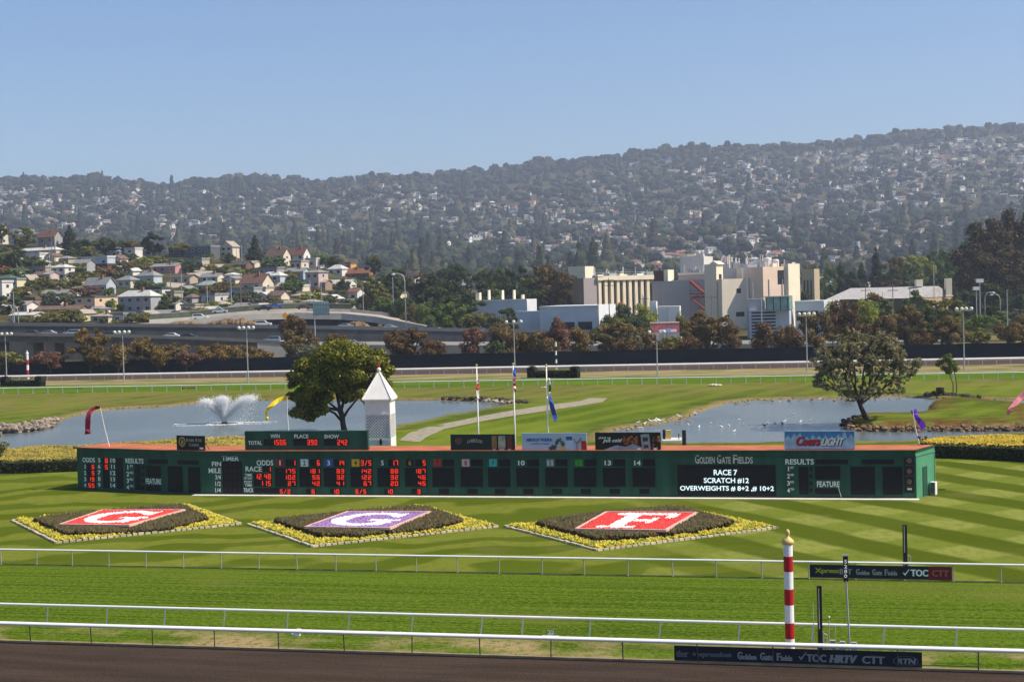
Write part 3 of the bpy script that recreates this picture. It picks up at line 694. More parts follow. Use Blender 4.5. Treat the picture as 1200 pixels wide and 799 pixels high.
for bx in ((173.7, 537.9, 196.5, 543.2), (208, 539, 232.5, 544), (171.5, 545.5, 188.3, 559), (171.2, 568.6, 179.6, 574.6), (180.8, 568.6, 188.3, 575), (196.8, 546, 214, 576.4), (220.6, 547, 234.6, 577)): disp(bx, PW)
word('FEATURE', (171, 560.6, 189, 567), PW)
# timer and time of day
word('TIMER', (260, 534.2, 280, 539.8)); word('FIN', (248.4, 540.7, 259.2, 546)); word('MILE', (244.6, 548.3, 259.2, 554.2))
for s_, y in (('3/4', 556.2), ('1/2', 563.8), ('1/4', 571.4)): word(s_, (252.3, y, 259.0, y + 5.4))
tm = disp((260.9, 540.4, 284, 577.6)); mb = MB()
for i in range(5):
    for j in range(4): PM.rect(mb, (262.6 + 5.4 * j, 541.8 + 7.3 * i, 266.4 + 5.4 * j, 546.8 + 7.3 * i), 0.032, 0.036)
mb.build('unlit_figures', mat('unlit_segments', (0.02, 0.012, 0.016), 0.5, 0.1), tm)
word('ODDS', (300.8, 539, 320.3, 545.2)); word('RACE', (287.8, 546.2, 306.7, 552.4))
word('TIME', (287, 554.8, 295.5, 557.8)); word('OF DAY', (286, 558.6, 296, 561.6)); word('POST', (286.5, 563, 295.5, 566)); word('TIME', (287, 566.8, 295.5, 569.8)); word('TRACK', (285.6, 571.4, 297.2, 576.6))
d = disp((308.3, 546, 318.6, 552.6)); red('1', (314, 546.6, 318.2, 552), PM, d)
d = disp((297.5, 554.2, 318.6, 569.8)); red('12', (298.6, 555, 307.2, 561.2), PM, d); red('48', (309.3, 555, 318.2, 561.2), PM, d); red('115', (304.6, 563, 318.2, 569), PM, d)
disp((298, 571.6, 329.4, 577))
chips = [(0.30, 0.010, 0.025), (0.60, 0.66, 0.72), (0.03, 0.09, 0.42), (0.72, 0.40, 0.02), None, (0.012, 0.012, 0.012), (0.42, 0.03, 0.03), (0.70, 0.38, 0.42), (0.04, 0.42, 0.42), None, (0.22, 0.24, 0.24), (0.02, 0.20, 0.015), None, None]
ctext = {2: (0.02, 0.02, 0.03), 4: (0.02, 0.02, 0.03), 6: (0.60, 0.32, 0.05), 7: (0.10, 0.005, 0.01), 8: (0.2, 0.03, 0.05), 9: (0.01, 0.16, 0.17), 11: (0.7, 0.7, 0.7), 12: (0.05, 0.4, 0.03)}
st = [322.5, 351, 379.5, 411, 442.5, 474.6, 506.8, 540, 572, 605.4, 639, 672.6, 706.6, 741.3]
big = [('175', '102', '27'), ('181', '56', '42'), ('83', '32', '41'), ('142', '122', '67'), ('88', '32', '20'), ('187', '46', '45')]
odd = ['1', '6', '14', '3/5', '17', '5']; botm = ['5/2', '6', '10', '6/5', '10', '3']
for i, x in enumerate(st):
    w = 25.2 + i * 0.09
    if chips[i]:
        mb = MB(); PM.rect(mb, (x + 1.3, 537.8, x + 10.2, 546.4), 0.004, 0.022); mb.build('number_plate', mat('number_plate_%d' % (i + 1), chips[i], 0.5, 0.05), board)
    tm_ = lettr if (i + 1) not in ctext else mat('plate_figure_%d' % (i + 1), ctext[i + 1], 0.6, 0)
    n_ = str(i + 1); cx = x + 5.75; hw = 1.9 * len(n_) if len(n_) > 1 else 1.5; word(n_, (cx - hw, 539.3, cx + hw, 545), m=tm_, off=0.03)
    a = disp((x + 12.2, 538, x + w, 546.2)); b_ = disp((x, 547.8, x + w, 570.3)); c_ = disp((x + w * .30, 572.4, x + w * .76, 578.6))
    if i < 6:
        s_ = odd[i]; red(s_, (x + w - .8 - 4.3 * len(s_), 539, x + w - .6, 545.2), PM, a)
        for k, s_ in enumerate(big[i]): red(s_, (x + w - .8 - 4.9 * len(s_), 549.2 + 7.2 * k, x + w - .6, 554.4 + 7.2 * k), PM, b_)
        s_ = botm[i]; red(s_, (x + w * .72 - 4.3 * len(s_), 573, x + w * .74, 578.2), PM, c_)
# screen, titles and results
scr = disp((793.8, 544.5, 909.3, 580.6), name='screen')
for s_, bx in (('RACE 7', (836.4, 550, 864, 556.6)), ('SCRATCH #12', (824.8, 559.6, 877.6, 566.3)), ('OVERWEIGHTS # 8+2 ,# 10+2', (797, 569, 907, 575.6))): word(s_, bx, m=led_white, parent=scr, off=0.045, name='screen_text', bold=0.0)
def smallcaps(words, x0, yt, yb, P_, m, parent, off, drop=0.25, wbig=5.2, wsm=3.6, gap=2.6, slant=0, space=0.0):
    x = x0
    for w_ in words:
        word(w_[0], (x, yt, x + wbig, yb), P_, m, parent, off, slant); x += wbig + 0.5 + space
        if len(w_) > 1:
            L = wsm * (len(w_) - 1); word(w_[1:], (x, yt + (yb - yt) * drop, x + L, yb), P_, m, parent, off, slant); x += L + gap
    return x
smallcaps(('GOLDEN', 'GATE', 'FIELDS'), 814.4, 532.8, 543, PM, mat('title_letters', (0.62, 0.64, 0.56), 0.6, 0), board, 0.02, 0.22, 5.0, 3.55, 2.6)
word('RESULTS', (920.3, 537.6, 953.8, 544)); results(PM, 922.4, 546.4, 948.8, 8.4); disp((936, 546.4, 947.6, 579.2))
for bx in ((956, 538, 993.7, 543.6), (1009.6, 538, 1048, 543.6), (955.2, 545.8, 985, 561.5), (955.2, 572.2, 985, 579), (996.7, 546.4, 1025.6, 579.6), (1034.4, 546.4, 1057.8, 579.6)): disp(bx)
word('FEATURE', (957.4, 563.7, 984, 570.4))
ad = disp((1059.4, 535.4, 1071.6, 577), name='advert_panel', m=mat('advert_black', (0.015, 0.012, 0.02), 0.4, 0))
for k in range(3):
    u, z = PM.uz(1065.6, 539.5 + 12.4 * k); mb = MB(); c0 = PM.pt(u, z, 0.032); mb.tube(c0, c0 + PM.n * 0.02, 0.20, n=14); mb.build('roundel', mat('roundel_bronze', (0.20, 0.12, 0.08), 0.5, 0.3, 5), ad)
    word('RIVER ROCK', (1061, 544.2 + 12.4 * k, 1070.4, 545.8 + 12.4 * k), m=mat('dim_bronze', (0.16, 0.10, 0.08), 0.5, 0), parent=ad, off=0.036)
mb = MB(); PM.rect(mb, (1063.2, 571.6, 1068.6, 573.8), 0.032, 0.04); mb.build('patch', white, ad)
# slim leaning plank in front of the board, grey cabinet and step by the end door
u, z = PM.uz(986, 580); a = PM.pt(u, 0.16, 0.12); mb = MB(); mb.tube(a, a - PM.ux * .25 + up * .9, .03, n=6); tag(mb.build('prop_stick', white, loc=a), 'pale stick leaning on the scoreboard below the right FEATURE word', 'stick')
cb = thing('cooling_unit', 'white and grey cabinet unit standing beside the lit green end door', 'cooler', BR + Sx * 2.75 + PM.ux * .15)
mb = MB(); mb.frame(BR, Sx, Sn, up, (2.55, .1, 0.05), (2.75, .55, 1.05)); mb.frame(BR, Sx, Sn, up, (2.75, .1, .05), (3.05, .5, 1.05)); mb.build('casing', white, cb)
mb = MB(); [mb.frame(BR, Sx, Sn, up, (2.50, .15, .12 + .09 * k), (2.549, .5, .18 + .09 * k)) for k in range(10)]; mb.build('grille', grey_metal, cb)
# fixture on the roof
fx = BRb + up * (HB + .1) - PM.ux * .9 - PM.n * (-.4); lf = thing('floodlight_pair', 'small forked floodlight pair on the right end of the scoreboard roof', 'floodlight', fx)
mb = MB(); mb.tube(fx, fx + up * .55, .035, n=6); mb.tube(fx + up * .5 - PM.ux * .25, fx + up * .5 + PM.ux * .25, .03, n=6); mb.build('stand', grey_metal, lf)
for k in (-1, 1): mb = MB(); c0 = fx + up * .62 + PM.ux * .25 * k; mb.lathe(c0, [(.05, -.12), (.12, 0), (.14, .12)], 8); mb.build('lamp_head', grey_metal, lf)

# ---------------------------------------------------------------- advertising boards standing on the roof
def roofboard(name, label, bx, m, back=0.35, P_=PM, thick=0.12, frame=None):
    t = thing(name, label, 'sign', P_.P); P_ = Plane(P_.P - P_.n * back, P_.P - P_.n * back + P_.ux)
    mb = MB(); x0, y0, x1, y1 = bx; xm, ym = (x0 + x1) / 2, (y0 + y1) / 2; ua = P_.uz(x0, ym)[0]; ub = P_.uz(x1, ym)[0]; zb = P_.uz(xm, y0)[1]
    mb.frame(P_.P, P_.ux, P_.n, up, (ua, -thick, HB + .12), (ub, 0, zb)); mb.build('panel', m, t)
    for u in (ua + .3, ub - .3):
        mb = MB(); mb.tube(P_.pt(u, HB + .1, -thick - .9), P_.pt(u, zb - .15, -thick), .035, n=5); mb.build('brace', grey_metal, t)
    return t, P_
tb, PT = roofboard('totals_board', 'dark green WIN PLACE SHOW totals board on the scoreboard roof', (287, 504.8, 431, 528), shaded_green, 0.5, thick=.35)
for s_, bx in (('WIN', (317, 508.6, 328, 513)), ('PLACE', (345, 508.8, 361.6, 513.2)), ('SHOW', (380, 509, 397.5, 513.4)), ('TOTAL', (291, 516.4, 307, 521))): word(s_, bx, PT, parent=tb, off=.02)
for s_, x0, x1 in (('1506', 309, 336.5), ('390', 344, 373), ('242', 379.8, 408.3)):
    d = disp((x0, 514.3, x1, 521.8), PT, parent=tb); red(s_, (x1 - .6 - 4.2 * len(s_), 515, x1 - .4, 521.2), PT, d)
navy = mat('sign_navy', (0.012, 0.017, 0.030), 0.45, 0.1); blk = mat('sign_black', (0.012, 0.011, 0.013), 0.45, 0.1)
gold = mat('sign_gold', (0.45, 0.30, 0.10), 0.5, 0.1)
rr, PR_ = roofboard('advertising_board', 'small black sign with a gold ring emblem on the left roof', (207, 510.4, 239.6, 528), blk, .3, PW)
u, z = PR_.uz(213.5, 517.5); mb = MB(); n = 20
for k in range(n):
    a0, a1 = 2 * math.pi * k / n, 2 * math.pi * (k + 1) / n; mb.add([PR_.pt(u + math.cos(a) * r_, z + math.sin(a) * r_ * 1.15, .01) for a, r_ in ((a0, .26), (a1, .26), (a1, .38), (a0, .38))], [(0, 1, 2, 3)])
mb.add([PR_.pt(u - .16, z - .2, .012), PR_.pt(u + .1, z - .25, .012), PR_.pt(u + .16, z + .05, .012), PR_.pt(u - .02, z + .25, .012)], [(0, 1, 2, 3)]); mb.build('emblem', gold, rr)
gl = mat('pale_sign_letters', (0.42, 0.40, 0.36), 0.5, 0)
smallcaps(('RIVER', 'ROCK'), 218.5, 513.6, 517.4, PR_, gl, rr, .02, .2, 1.9, 1.7, 1.4); smallcaps(('CASINO',), 221.6, 519, 522.8, PR_, gl, rr, .02, .2, 2.2, 1.8, 1)
mb = MB(); PR_.rect(mb, (234, 524, 238.4, 526.2), 0.004, .02); mb.build('patch', white, rr)
# whiskey board
wb, PB = roofboard('advertising_board', 'dark green whiskey board with a bottle, first of three behind the flagpoles', (528, 508.8, 603.2, 528.6), mat('sign_bottle_green', (0.008, 0.022, 0.020), 0.4, 0.1), .3)
u, z = PB.uz(537.3, 516.5); mb = MB(); c0 = PB.pt(u, z, 0.004); mb.tube(c0, c0 + PB.n * .02, .30, n=16); mb.build('emblem', mat('dull_red', (0.13, 0.05, 0.05), 0.5, 0.4, 6), wb)
for k, ch in enumerate('JAMESON'): dy = -1.3 * (1 - ((k - 3) / 3) ** 2); word(ch, (547 + 2.65 * k, 515.4 + dy, 549.1 + 2.65 * k, 519.4 + dy), PB, gl, wb, .02)
for (x0, x1, c_) in ((576.4, 582, (0.30, 0.17, 0.06)), (584, 592.2, (0.36, 0.36, 0.28)), (594.2, 600, (0.14, 0.035, 0.025))):
    mb = MB(); PB.rect(mb, (x0, 510.6, x1, 525), .004, .03); mb.build('bottle_picture', mat('bottle_%.2f' % c_[0], c_, 0.5, 0.35, 3.0), wb)
    mb = MB(); PB.rect(mb, (x0 + 1.2, 525.6, x1 - 1.2, 527.4), .004, .03); mb.build('caption', gl, wb)
# vodka board
vb, PV = roofboard('advertising_board', 'pale blue vodka board with blue lettering and a red can', (611.6, 507.2, 687.6, 528.6), mat('sign_pale_blue', (0.42, 0.52, 0.64), 0.5, 0.05), .3)
blu = mat('sign_blue', (0.04, 0.10, 0.42), 0.5, 0)
word('ABSOLUT VODKA', (616.6, 513.4, 646.6, 517), PV, blu, vb, .02, bold=.03); word('a perfect cocktail', (622, 518.6, 643, 521), PV, blu, vb, .02, slant=.2)
mb = MB(); r2 = random.Random(3)
for k in range(16):
    x = 645 + k * 1.0; y = 526 - 12 * math.exp(-((x - 656) / 5) ** 2) + r2.uniform(-2, 2); u, z = PV.uz(x, y); mb.ball(PV.pt(u, z, .02), r2.uniform(.08, .17), 6, 4, (1, .25, 1))
mb.build('flower_picture', mat('dark_leafy_print', (0.05, 0.08, 0.07), 0.6, 0.4, 6), vb)
mb = MB(); PV.rect(mb, (654.5, 523.5, 662, 527.4), .004, .02); mb.build('lemon_picture', mat('lemon', (0.6, 0.5, 0.12), 0.5, .2), vb)
mb = MB(); PV.rect(mb, (662.5, 510, 671.5, 527.6), .004, .02); mb.build('bottle_picture', mat('glass_blue', (0.50, 0.60, 0.72), 0.4, .1), vb)
mb = MB(); PV.rect(mb, (663.3, 511, 670.7, 515.6), .021, .028); mb.build('bottle_label', blu, vb)
mb = MB()
for (xa, ya, xb, yb) in ((672.4, 513.6, 676.4, 519.5), (681.4, 513.2, 676.6, 519.5), (676.5, 519.5, 676.5, 527)):
    a = PV.pt(*PV.uz(xa, ya), .02); c_ = PV.pt(*PV.uz(xb, yb), .02); mb.tube(a, c_, .05, n=5)
mb.build('glass_picture', mat('drink_print', (0.18, 0.14, 0.14), 0.5, .3, 4), vb)
mb = MB(); PV.rect(mb, (681.2, 516.4, 687.2, 527), .004, .02); mb.build('can_picture', mat('can_red', (0.45, 0.03, 0.02), 0.5, .2), vb)
# liqueur board
lb, PL = roofboard('advertising_board', 'black drinks board with white script and orange smoke beside a grey tin', (697.4, 506.6, 774.2, 528.4), blk, .3)
word('drink up', (700, 511.4, 716, 514.8), PL, lettr, lb, .02, slant=.35); word('put cold', (706.5, 513.6, 727, 519.2), PL, lettr, lb, .02, slant=.35)
mb = MB(); r2 = random.Random(5)
for k in range(26): u, z = PL.uz(731 + r2.random() * 16, 511 + r2.random() * 9); mb.ball(PL.pt(u, z, .01), r2.uniform(.05, .2), 6, 4, (1, .1, .8))
mb.build('smoke_picture', mat('ember_orange', (0.26, 0.075, 0.02), 0.6, .5, 2), lb); mb = MB()
for k in range(8): u, z = PL.uz(765 + r2.random() * 8, 512 + r2.random() * 12); mb.ball(PL.pt(u, z, .01), r2.uniform(.05, .15), 6, 4, (1, .1, 1))
mb.build('ember_picture', MATS['ember_orange'], lb)
mb = MB(); u0, z0 = PL.uz(705, 527.6); mb.add([PL.pt(u0 + a, z0 + b_, .008) for a, b_ in ((0, 0), (3.6, 0), (3.3, .25), (2.6, .55), (2.0, .3), (1.2, .42))], [(0, 1, 2, 3, 4, 5)]); mb.build('mist_picture', mat('mist_blue', (0.28, 0.34, 0.40), 0.6, .3, 2), lb)
mb = MB(); u, z = PL.uz(756.5, 518); mb.add([PL.pt(u + a, z + b_, .016) for a, b_ in ((-.28, -.68), (.42, -.6), (.30, .68), (-.40, .62))], [(0, 1, 2, 3)]); mb.build('tin_picture', mat('tin_grey', (0.34, 0.35, 0.37), 0.5, .15, 3), lb)
mb = MB(); mb.add([PL.pt(u + a, z + b_, .022) for a, b_ in ((-.20, .05), (.22, .08), (.18, .42), (-.24, .38))], [(0, 1, 2, 3)]); mb.add([PL.pt(u + a, z + b_, .022) for a, b_ in ((-.14, -.5), (.24, -.46), (.22, -.2), (-.16, -.22))], [(0, 1, 2, 3)]); mb.build('tin_label', mat('tin_dark', (0.05, 0.05, 0.06), 0.5, .1), lb)
for x in (747, 766): mb = MB(); PL.rect(mb, (x, 524.6, x + 4, 526.8), .004, .02); mb.build('caption', lettr, lb)
# blue beer board
cbd, PC = roofboard('advertising_board', 'blue mountain beer board with red and white slanted lettering on the roof', (919, 504.6, 1001.8, 528), mat('sign_sky_blue', (0.07, 0.22, 0.50), 0.45, .15, 1.5), .3)
mb = MB(); r2 = random.Random(9); pts = []; ua, _ = PC.uz(919.6, 515); ub, zb0 = PC.uz(1001.2, 526.6); zt = PC.uz(960, 513)[1]
for k in range(23): uu = ua + (ub - ua) * k / 22; pts.append((uu, zt + (0.24 if k % 2 else -.12) * r2.uniform(.4, 1.6) + (.18 if k in (4, 5, 17, 18, 19) else 0)))
for (a, b_) in zip(pts[:-1], pts[1:]): mb.add([PC.pt(a[0], HB + .16, .006), PC.pt(b_[0], HB + .16, .006), PC.pt(b_[0], b_[1], .006), PC.pt(a[0], a[1], .006)], [(0, 1, 2, 3)])
mb.build('mountain_picture', mat('ice_blue', (0.36, 0.52, 0.68), 0.5, .22, 2.2), cbd)
word('Coors', (932, 511.8, 959.5, 522.6), PC, mat('dark_outline', (0.03, 0.03, 0.06), 0.5, 0), cbd, .012, slant=.25, bold=.10); word('Coors', (931.6, 511.4, 959, 522), PC, mat('logo_red', (0.50, 0.02, 0.04), 0.4, 0), cbd, .03, slant=.25, bold=.06)
word('LIGHT', (962.2, 513.4, 987, 522.8), PC, MATS['dark_outline'], cbd, .012, slant=.3, bold=.10); word('LIGHT', (961.8, 512.9, 986.4, 522), PC, white, cbd, .03, slant=.3, bold=.05)
mb = MB(); [PC.rect(mb, bx, .004, .05) for bx in ((919, 504.6, 920, 527.6), (1000.8, 504.6, 1001.8, 527.6), (920, 504.6, 1000.8, 505.4))]; mb.build('frame', mat('frame_pale', (0.5, 0.6, 0.68), 0.5, 0), cbd)
LM += [('gold ring emblem sign', 223, 519), ('totals board', 358, 516), ('whiskey board', 565, 519), ('pale blue vodka board', 650, 518), ('black drinks board', 736, 517), ('blue beer board', 960, 516)]

# ---------------------------------------------------------------- white lattice tower behind the board
tY = 135.0; c0 = at(446, 500, tY); c0.z = 0; s_ = scale_at(tY); yaw = R(-7)
ux = Vector((math.cos(yaw), math.sin(yaw), 0)); uy = Vector((-ux.y, ux.x, 0)); zpx = lambda y: at(446, y, tY).z
tw = thing('lattice_tower', 'white square tower with lattice screens and pointed roof behind the scoreboard', 'tower', c0); hw = 1.16
mb = MB(); mb.frame(c0, ux, uy, up, (-hw + .08, -hw + .08, 0), (hw - .08, hw - .08, zpx(467)))
wp = mat('tower_white', (0.80, 0.78, 0.73), 0.6, .05); shade_in = mat('tower_inner_shade', (0.12, 0.12, 0.13), 0.8, .1)
mb.build('core', shade_in, tw)  # dark box whose colour stands in for the shade behind the lattice
mb = MB()
for sx in (-1, 1):
    for sy in (-1, 1): mb.frame(c0, ux, uy, up, (sx * hw - .13 if sx > 0 else -hw - .0, sy * hw - .13 if sy > 0 else -hw, 0), (sx * hw + .0 if sx > 0 else -hw + .13, sy * hw if sy > 0 else -hw + .13, zpx(466)))
for z, h in ((zpx(470), .22), (zpx(485), .20), (zpx(514.5), .16), (0, .3)):
    for sg in (-1, 1):
        mb.frame(c0, ux, uy, up, (-hw + .13, sg * (hw - .03) - .03, z), (hw - .13, sg * (hw - .03) + .03, z + h)); mb.frame(c0, ux, uy, up, (sg * (hw - .03) - .03, -hw + .13, z), (sg * (hw - .03) + .03, hw - .13, z + h))
for sg in (-1, 1):   # solid boards above and below the lattice
    for za, zb in ((zpx(485) + .2, zpx(470)), (.3, zpx(514.5))):
        mb.frame(c0, ux, uy, up, (-hw + .13, sg * (hw - .05) - .02, za), (hw - .13, sg * (hw - .05) + .02, zb)); mb.frame(c0, ux, uy, up, (sg * (hw - .05) - .02, -hw + .13, za), (sg * (hw - .05) + .02, hw - .13, zb))
mb.build('frame', wp, tw)
def lattice(mb, O, a, b_, u0, u1, z0, z1, step, r):
    w_, h_ = u1 - u0, z1 - z0; k = -h_
    while k < w_:
        for d_ in (1, -1):
            pa = max(0, k); pb = min(w_, k + h_)
            za, zb = pa - k, pb - k
            if pb - pa > .02:
                if d_ < 0: za, zb = h_ - za, h_ - zb
                P = O + a * (u0 + pa) + up * (z0 + za); Q = O + a * (u0 + pb) + up * (z0 + zb); dr = (Q - P).normalized(); nn = b_; sd2 = dr.cross(nn).normalized() * r
                o_ = nn * (.012 * d_); mb.add([P + sd2 + o_, P - sd2 + o_, Q - sd2 + o_, Q + sd2 + o_], [(0, 1, 2, 3)])
        k += step
mb = MB()
for (a, b_) in ((ux, -uy), (uy, ux), (ux, uy), (uy, -ux)):
    lattice(mb, c0 + b_ * (hw - .04), a, b_, -hw + .13, hw - .13, zpx(514.5) + .16, zpx(485), .26, .040)
mb.build('lattice', wp, tw)
za, zt = zpx(466.5), zpx(434.5); e = hw + .17; mb = MB(); cr = [c0 + ux * (e * i) + uy * (e * j) + up * za for i, j in ((-1, -1), (1, -1), (1, 1), (-1, 1))]; ap = c0 + up * zt
mb.add(cr + [ap] + [p - up * .12 for p in cr], [(0, 1, 4), (1, 2, 4), (2, 3, 4), (3, 0, 4), (8, 7, 6, 5), (0, 5, 6, 1), (1, 6, 7, 2), (2, 7, 8, 3), (3, 8, 5, 0)]); rf = mb.build('roof', wp, tw)
mb = MB(); [mb.tube(c, ap, .07, .05, 6) for c in cr]; mb.build('hip_trim', wp, rf)
mb = MB(); mb.ball(ap + up * .12, .2, 10, 6); mb.build('ball_finial', wp, rf); mb = MB(); mb.tube(ap + up * .28, ap + up * .95, .09, .03, 6); mb.build('red_tip', mat('flag_red', (0.50, 0.03, 0.03), 0.7, .1), rf)
mb = MB(); q = c0 + ux * (.25) - uy * (hw + .1) + up * (zpx(519.5)); mb.ball(q + up * .3, .13, 8, 6, (1, 1, 2.2)); mb.tube(q - up * .3, q + up * .1, .05, n=6); mb.build('lantern', blk, tw)
LM += [('white lattice tower', 446, 480)]

# ---------------------------------------------------------------- flagpoles with hanging flags
def cloth(mb, pts_w, th=0.012):
    """ribbon through rows of (left point, right point) with a little thickness"""
    n = len(pts_w); vs = []
    for a, b_ in pts_w: vs += [Vector(a), Vector(b_)]
    off = Vector((0, th, 0)); vs += [v + off for v in vs]; m2 = 2 * n
    fs = []
    for k in range(n - 1):
        a, b_, c_, d = 2 * k, 2 * k + 1, 2 * k + 3, 2 * k + 2; fs += [(a, b_, c_, d), (m2 + d, m2 + c_, m2 + b_, m2 + a), (a, d, m2 + d, m2 + a), (b_, m2 + b_, m2 + c_, c_)]
    fs += [(0, m2, m2 + 1, 1), (2 * n - 2, 2 * n - 1, m2 + 2 * n - 1, m2 + 2 * n - 2)]
    mb.add(vs, fs)
def flagpole(px, ytop, label, Yd=131.0, r=.075):
    b0 = at(px, 520, Yd); b0.z = 0; zt = at(px, ytop, Yd).z; t = thing('flagpole', label, 'flagpole', b0, 'flagpoles behind the scoreboard')
    mb = MB(); mb.tube(b0, b0 + up * zt, r * 1.15, r * .7, 10); mb.build('pole', white, t, smooth=True); mb = MB(); mb.ball(b0 + up * (zt + .08), .11, 8, 6); mb.build('ball', mat('brass', (0.55, 0.42, 0.16), 0.4, .1, metal=.5), t); return b0
def hang(b0, name, label, px_rows, mats_, Yd=131.0):
    """limp flag; px_rows = (y, left x, right x, material index)"""
    f = thing(name, label, 'flag', b0); groups = {}
    for k in range(len(px_rows) - 1): groups.setdefault(px_rows[k][3], []).append(k)
    for mi, ks in groups.items():
        mb = MB()
        for k in ks:
            rows = []
            for (y, xl, xr, _) in px_rows[k:k + 2]:
                wv = .12 * math.sin(y * 1.3); rows.append((at(xl, y, Yd - .1 + wv), at(xr, y, Yd - .12 - wv)))
            cloth(mb, rows)
        mb.build('cloth_panel', mats_[mi], f)
    return f
fr, fw, fb, fg = MATS['flag_red'], mat('flag_white', (0.70, 0.68, 0.64), 0.8, .1), mat('flag_blue', (0.035, 0.075, 0.42), 0.8, .12, 3), mat('flag_green', (0.05, 0.16, 0.06), 0.8, .2)
b0 = flagpole(561, 429, 'leftmost of the three white flagpoles behind the scoreboard'); hang(b0, 'flag', 'limp white flag with a red stripe on the leftmost flagpole', [(445, 560, 561.2, 0), (449, 558.6, 561.2, 1), (453, 558, 561.3, 1), (457, 558.2, 561.4, 0), (462, 558.4, 561.5, 0), (467, 559.8, 561.6, 0)], [fw, fr])
b0 = flagpole(603.8, 427.5, 'tallest white flagpole in the middle of three behind the scoreboard'); hang(b0, 'flag', 'limp striped flag with a blue corner on the middle flagpole', [(430, 603, 604.4, 2), (434, 601.6, 604.6, 2), (441, 601, 604.8, 0), (444, 600.6, 605.6, 1), (446.5, 601, 605, 0), (449.5, 600.6, 604.8, 1), (452.5, 601.2, 604.6, 0), (456, 602, 604.6, 1), (459, 603.2, 604.5, 1)], [fw, fr, fb])
b0 = flagpole(642.6, 429, 'rightmost white flagpole, carrying a dark and a bright blue flag')
hang(b0, 'flag', 'limp green and white flag high on the rightmost flagpole', [(443, 642.6, 643.8, 0), (447, 642.6, 645.2, 0), (451, 642.8, 645.4, 1), (455, 643, 646.2, 1), (459, 643, 645.4, 0), (461, 643.2, 644.4, 0)], [fw, fg])
hang(b0, 'flag', 'bright blue flag flapping low on the rightmost flagpole', [(463, 643.4, 645.2, 0), (468, 643.4, 647.2, 0), (474, 643.8, 649, 0), (480, 645, 650.6, 0), (486, 647, 652.2, 0), (491, 648.4, 653.2, 0), (493.5, 650, 652, 0)], [fb])
LM += [('leftmost flagpole', 561, 470), ('middle flagpole', 604, 470), ('rightmost flagpole', 643, 470)]

# ---------------------------------------------------------------- streamers on thin poles
def streamer(label_p, label_s, base, top, rows, m, Yd):
    b0 = at(base[0], base[1], Yd); tp = at(top[0], top[1], Yd - .3); mid = (b0 + tp) / 2 + Vector((-.06 if top[0] < base[0] else 0, 0, .05))
    b1 = b0.copy(); b1.z = HB + .104 if b0.z > 3.2 and b0.z < 5 else 0
    b1 = b0 + (b0 - mid) * ((b0.z - b1.z) / max(.2, (mid.z - b0.z))) if abs(b0.z - b1.z) < 1.0 else Vector((b0.x + (b0.x - mid.x) * .5, b0.y, b1.z))
    mb = MB(); mb.path([b1, mid, tp], [.05, .04, .025], 6); tag(mb.build('streamer_pole', white, loc=b1), label_p, 'pole', 'streamer poles')
    mb = MB(); cloth(mb, [(at(a, b_, Yd - .3 + .25 * math.sin(k * 1.1)), at(c_, d, Yd - .25 + .3 * math.sin(k * 1.1 + 1))) for k, (a, b_, c_, d) in enumerate(rows)])
    tag(mb.build('streamer', m, loc=tp), label_s, 'streamer', 'streamers')
yb1 = BLb.y - 1.0
streamer('thin leaning pole with a maroon streamer on the left roof', 'maroon swallow-tailed streamer hanging left of its leaning pole', (128.5, 524), (117.5, 477), [(118, 476, 116, 479), (112, 475.5, 111.5, 480), (106, 478.5, 108.5, 482.5), (102, 483.5, 106.5, 486), (100, 490, 106, 491.5), (99.6, 497, 106, 497.5), (99.8, 503, 105.6, 503), (99.4, 509, 106.6, 508)], mat('streamer_maroon', (0.22, 0.01, 0.045), 0.7, .15, 2), 135.5)
streamer('thin white pole of the yellow streamer by the totals board', 'twisting yellow streamer beside the round pine', (338.4, 507), (336.6, 465), [(339.6, 464, 337, 467), (333, 464, 332, 468.5), (326, 466, 325.5, 472), (319, 471, 321.5, 475.5), (313, 477, 316.5, 479), (310.4, 483, 313, 482.5), (311, 488, 314, 487), (311.6, 492.4, 315, 491)], mat('streamer_yellow', (0.80, 0.62, 0.02), 0.7, .1, 2), 136.5)
streamer('thin white pole of the purple streamer on the right roof end', 'purple streamer on the right end of the scoreboard roof', (1077, 520.5), (1069.6, 480), [(1067.6, 480.5, 1074, 479), (1068.2, 484, 1075, 483.5), (1070.4, 487, 1076, 487), (1073.5, 492, 1079, 490.5), (1077, 498, 1083, 494.5), (1079.6, 504, 1085.4, 500)], mat('streamer_purple', (0.10, 0.02, 0.42), 0.7, .15, 2), 119.0)
streamer('thin white pole at the right edge carrying a pink streamer', 'pink streamer flying in from the right edge of the photo', (1212, 520), (1208, 452), [(1208, 453, 1210, 458), (1200, 457, 1203, 462), (1193, 464, 1198, 468), (1187, 472, 1192, 475), (1181, 479, 1187, 481), (1178.6, 484, 1182, 486.4)], mat('streamer_pink', (0.75, 0.22, 0.28), 0.7, .1, 2), 119.0)

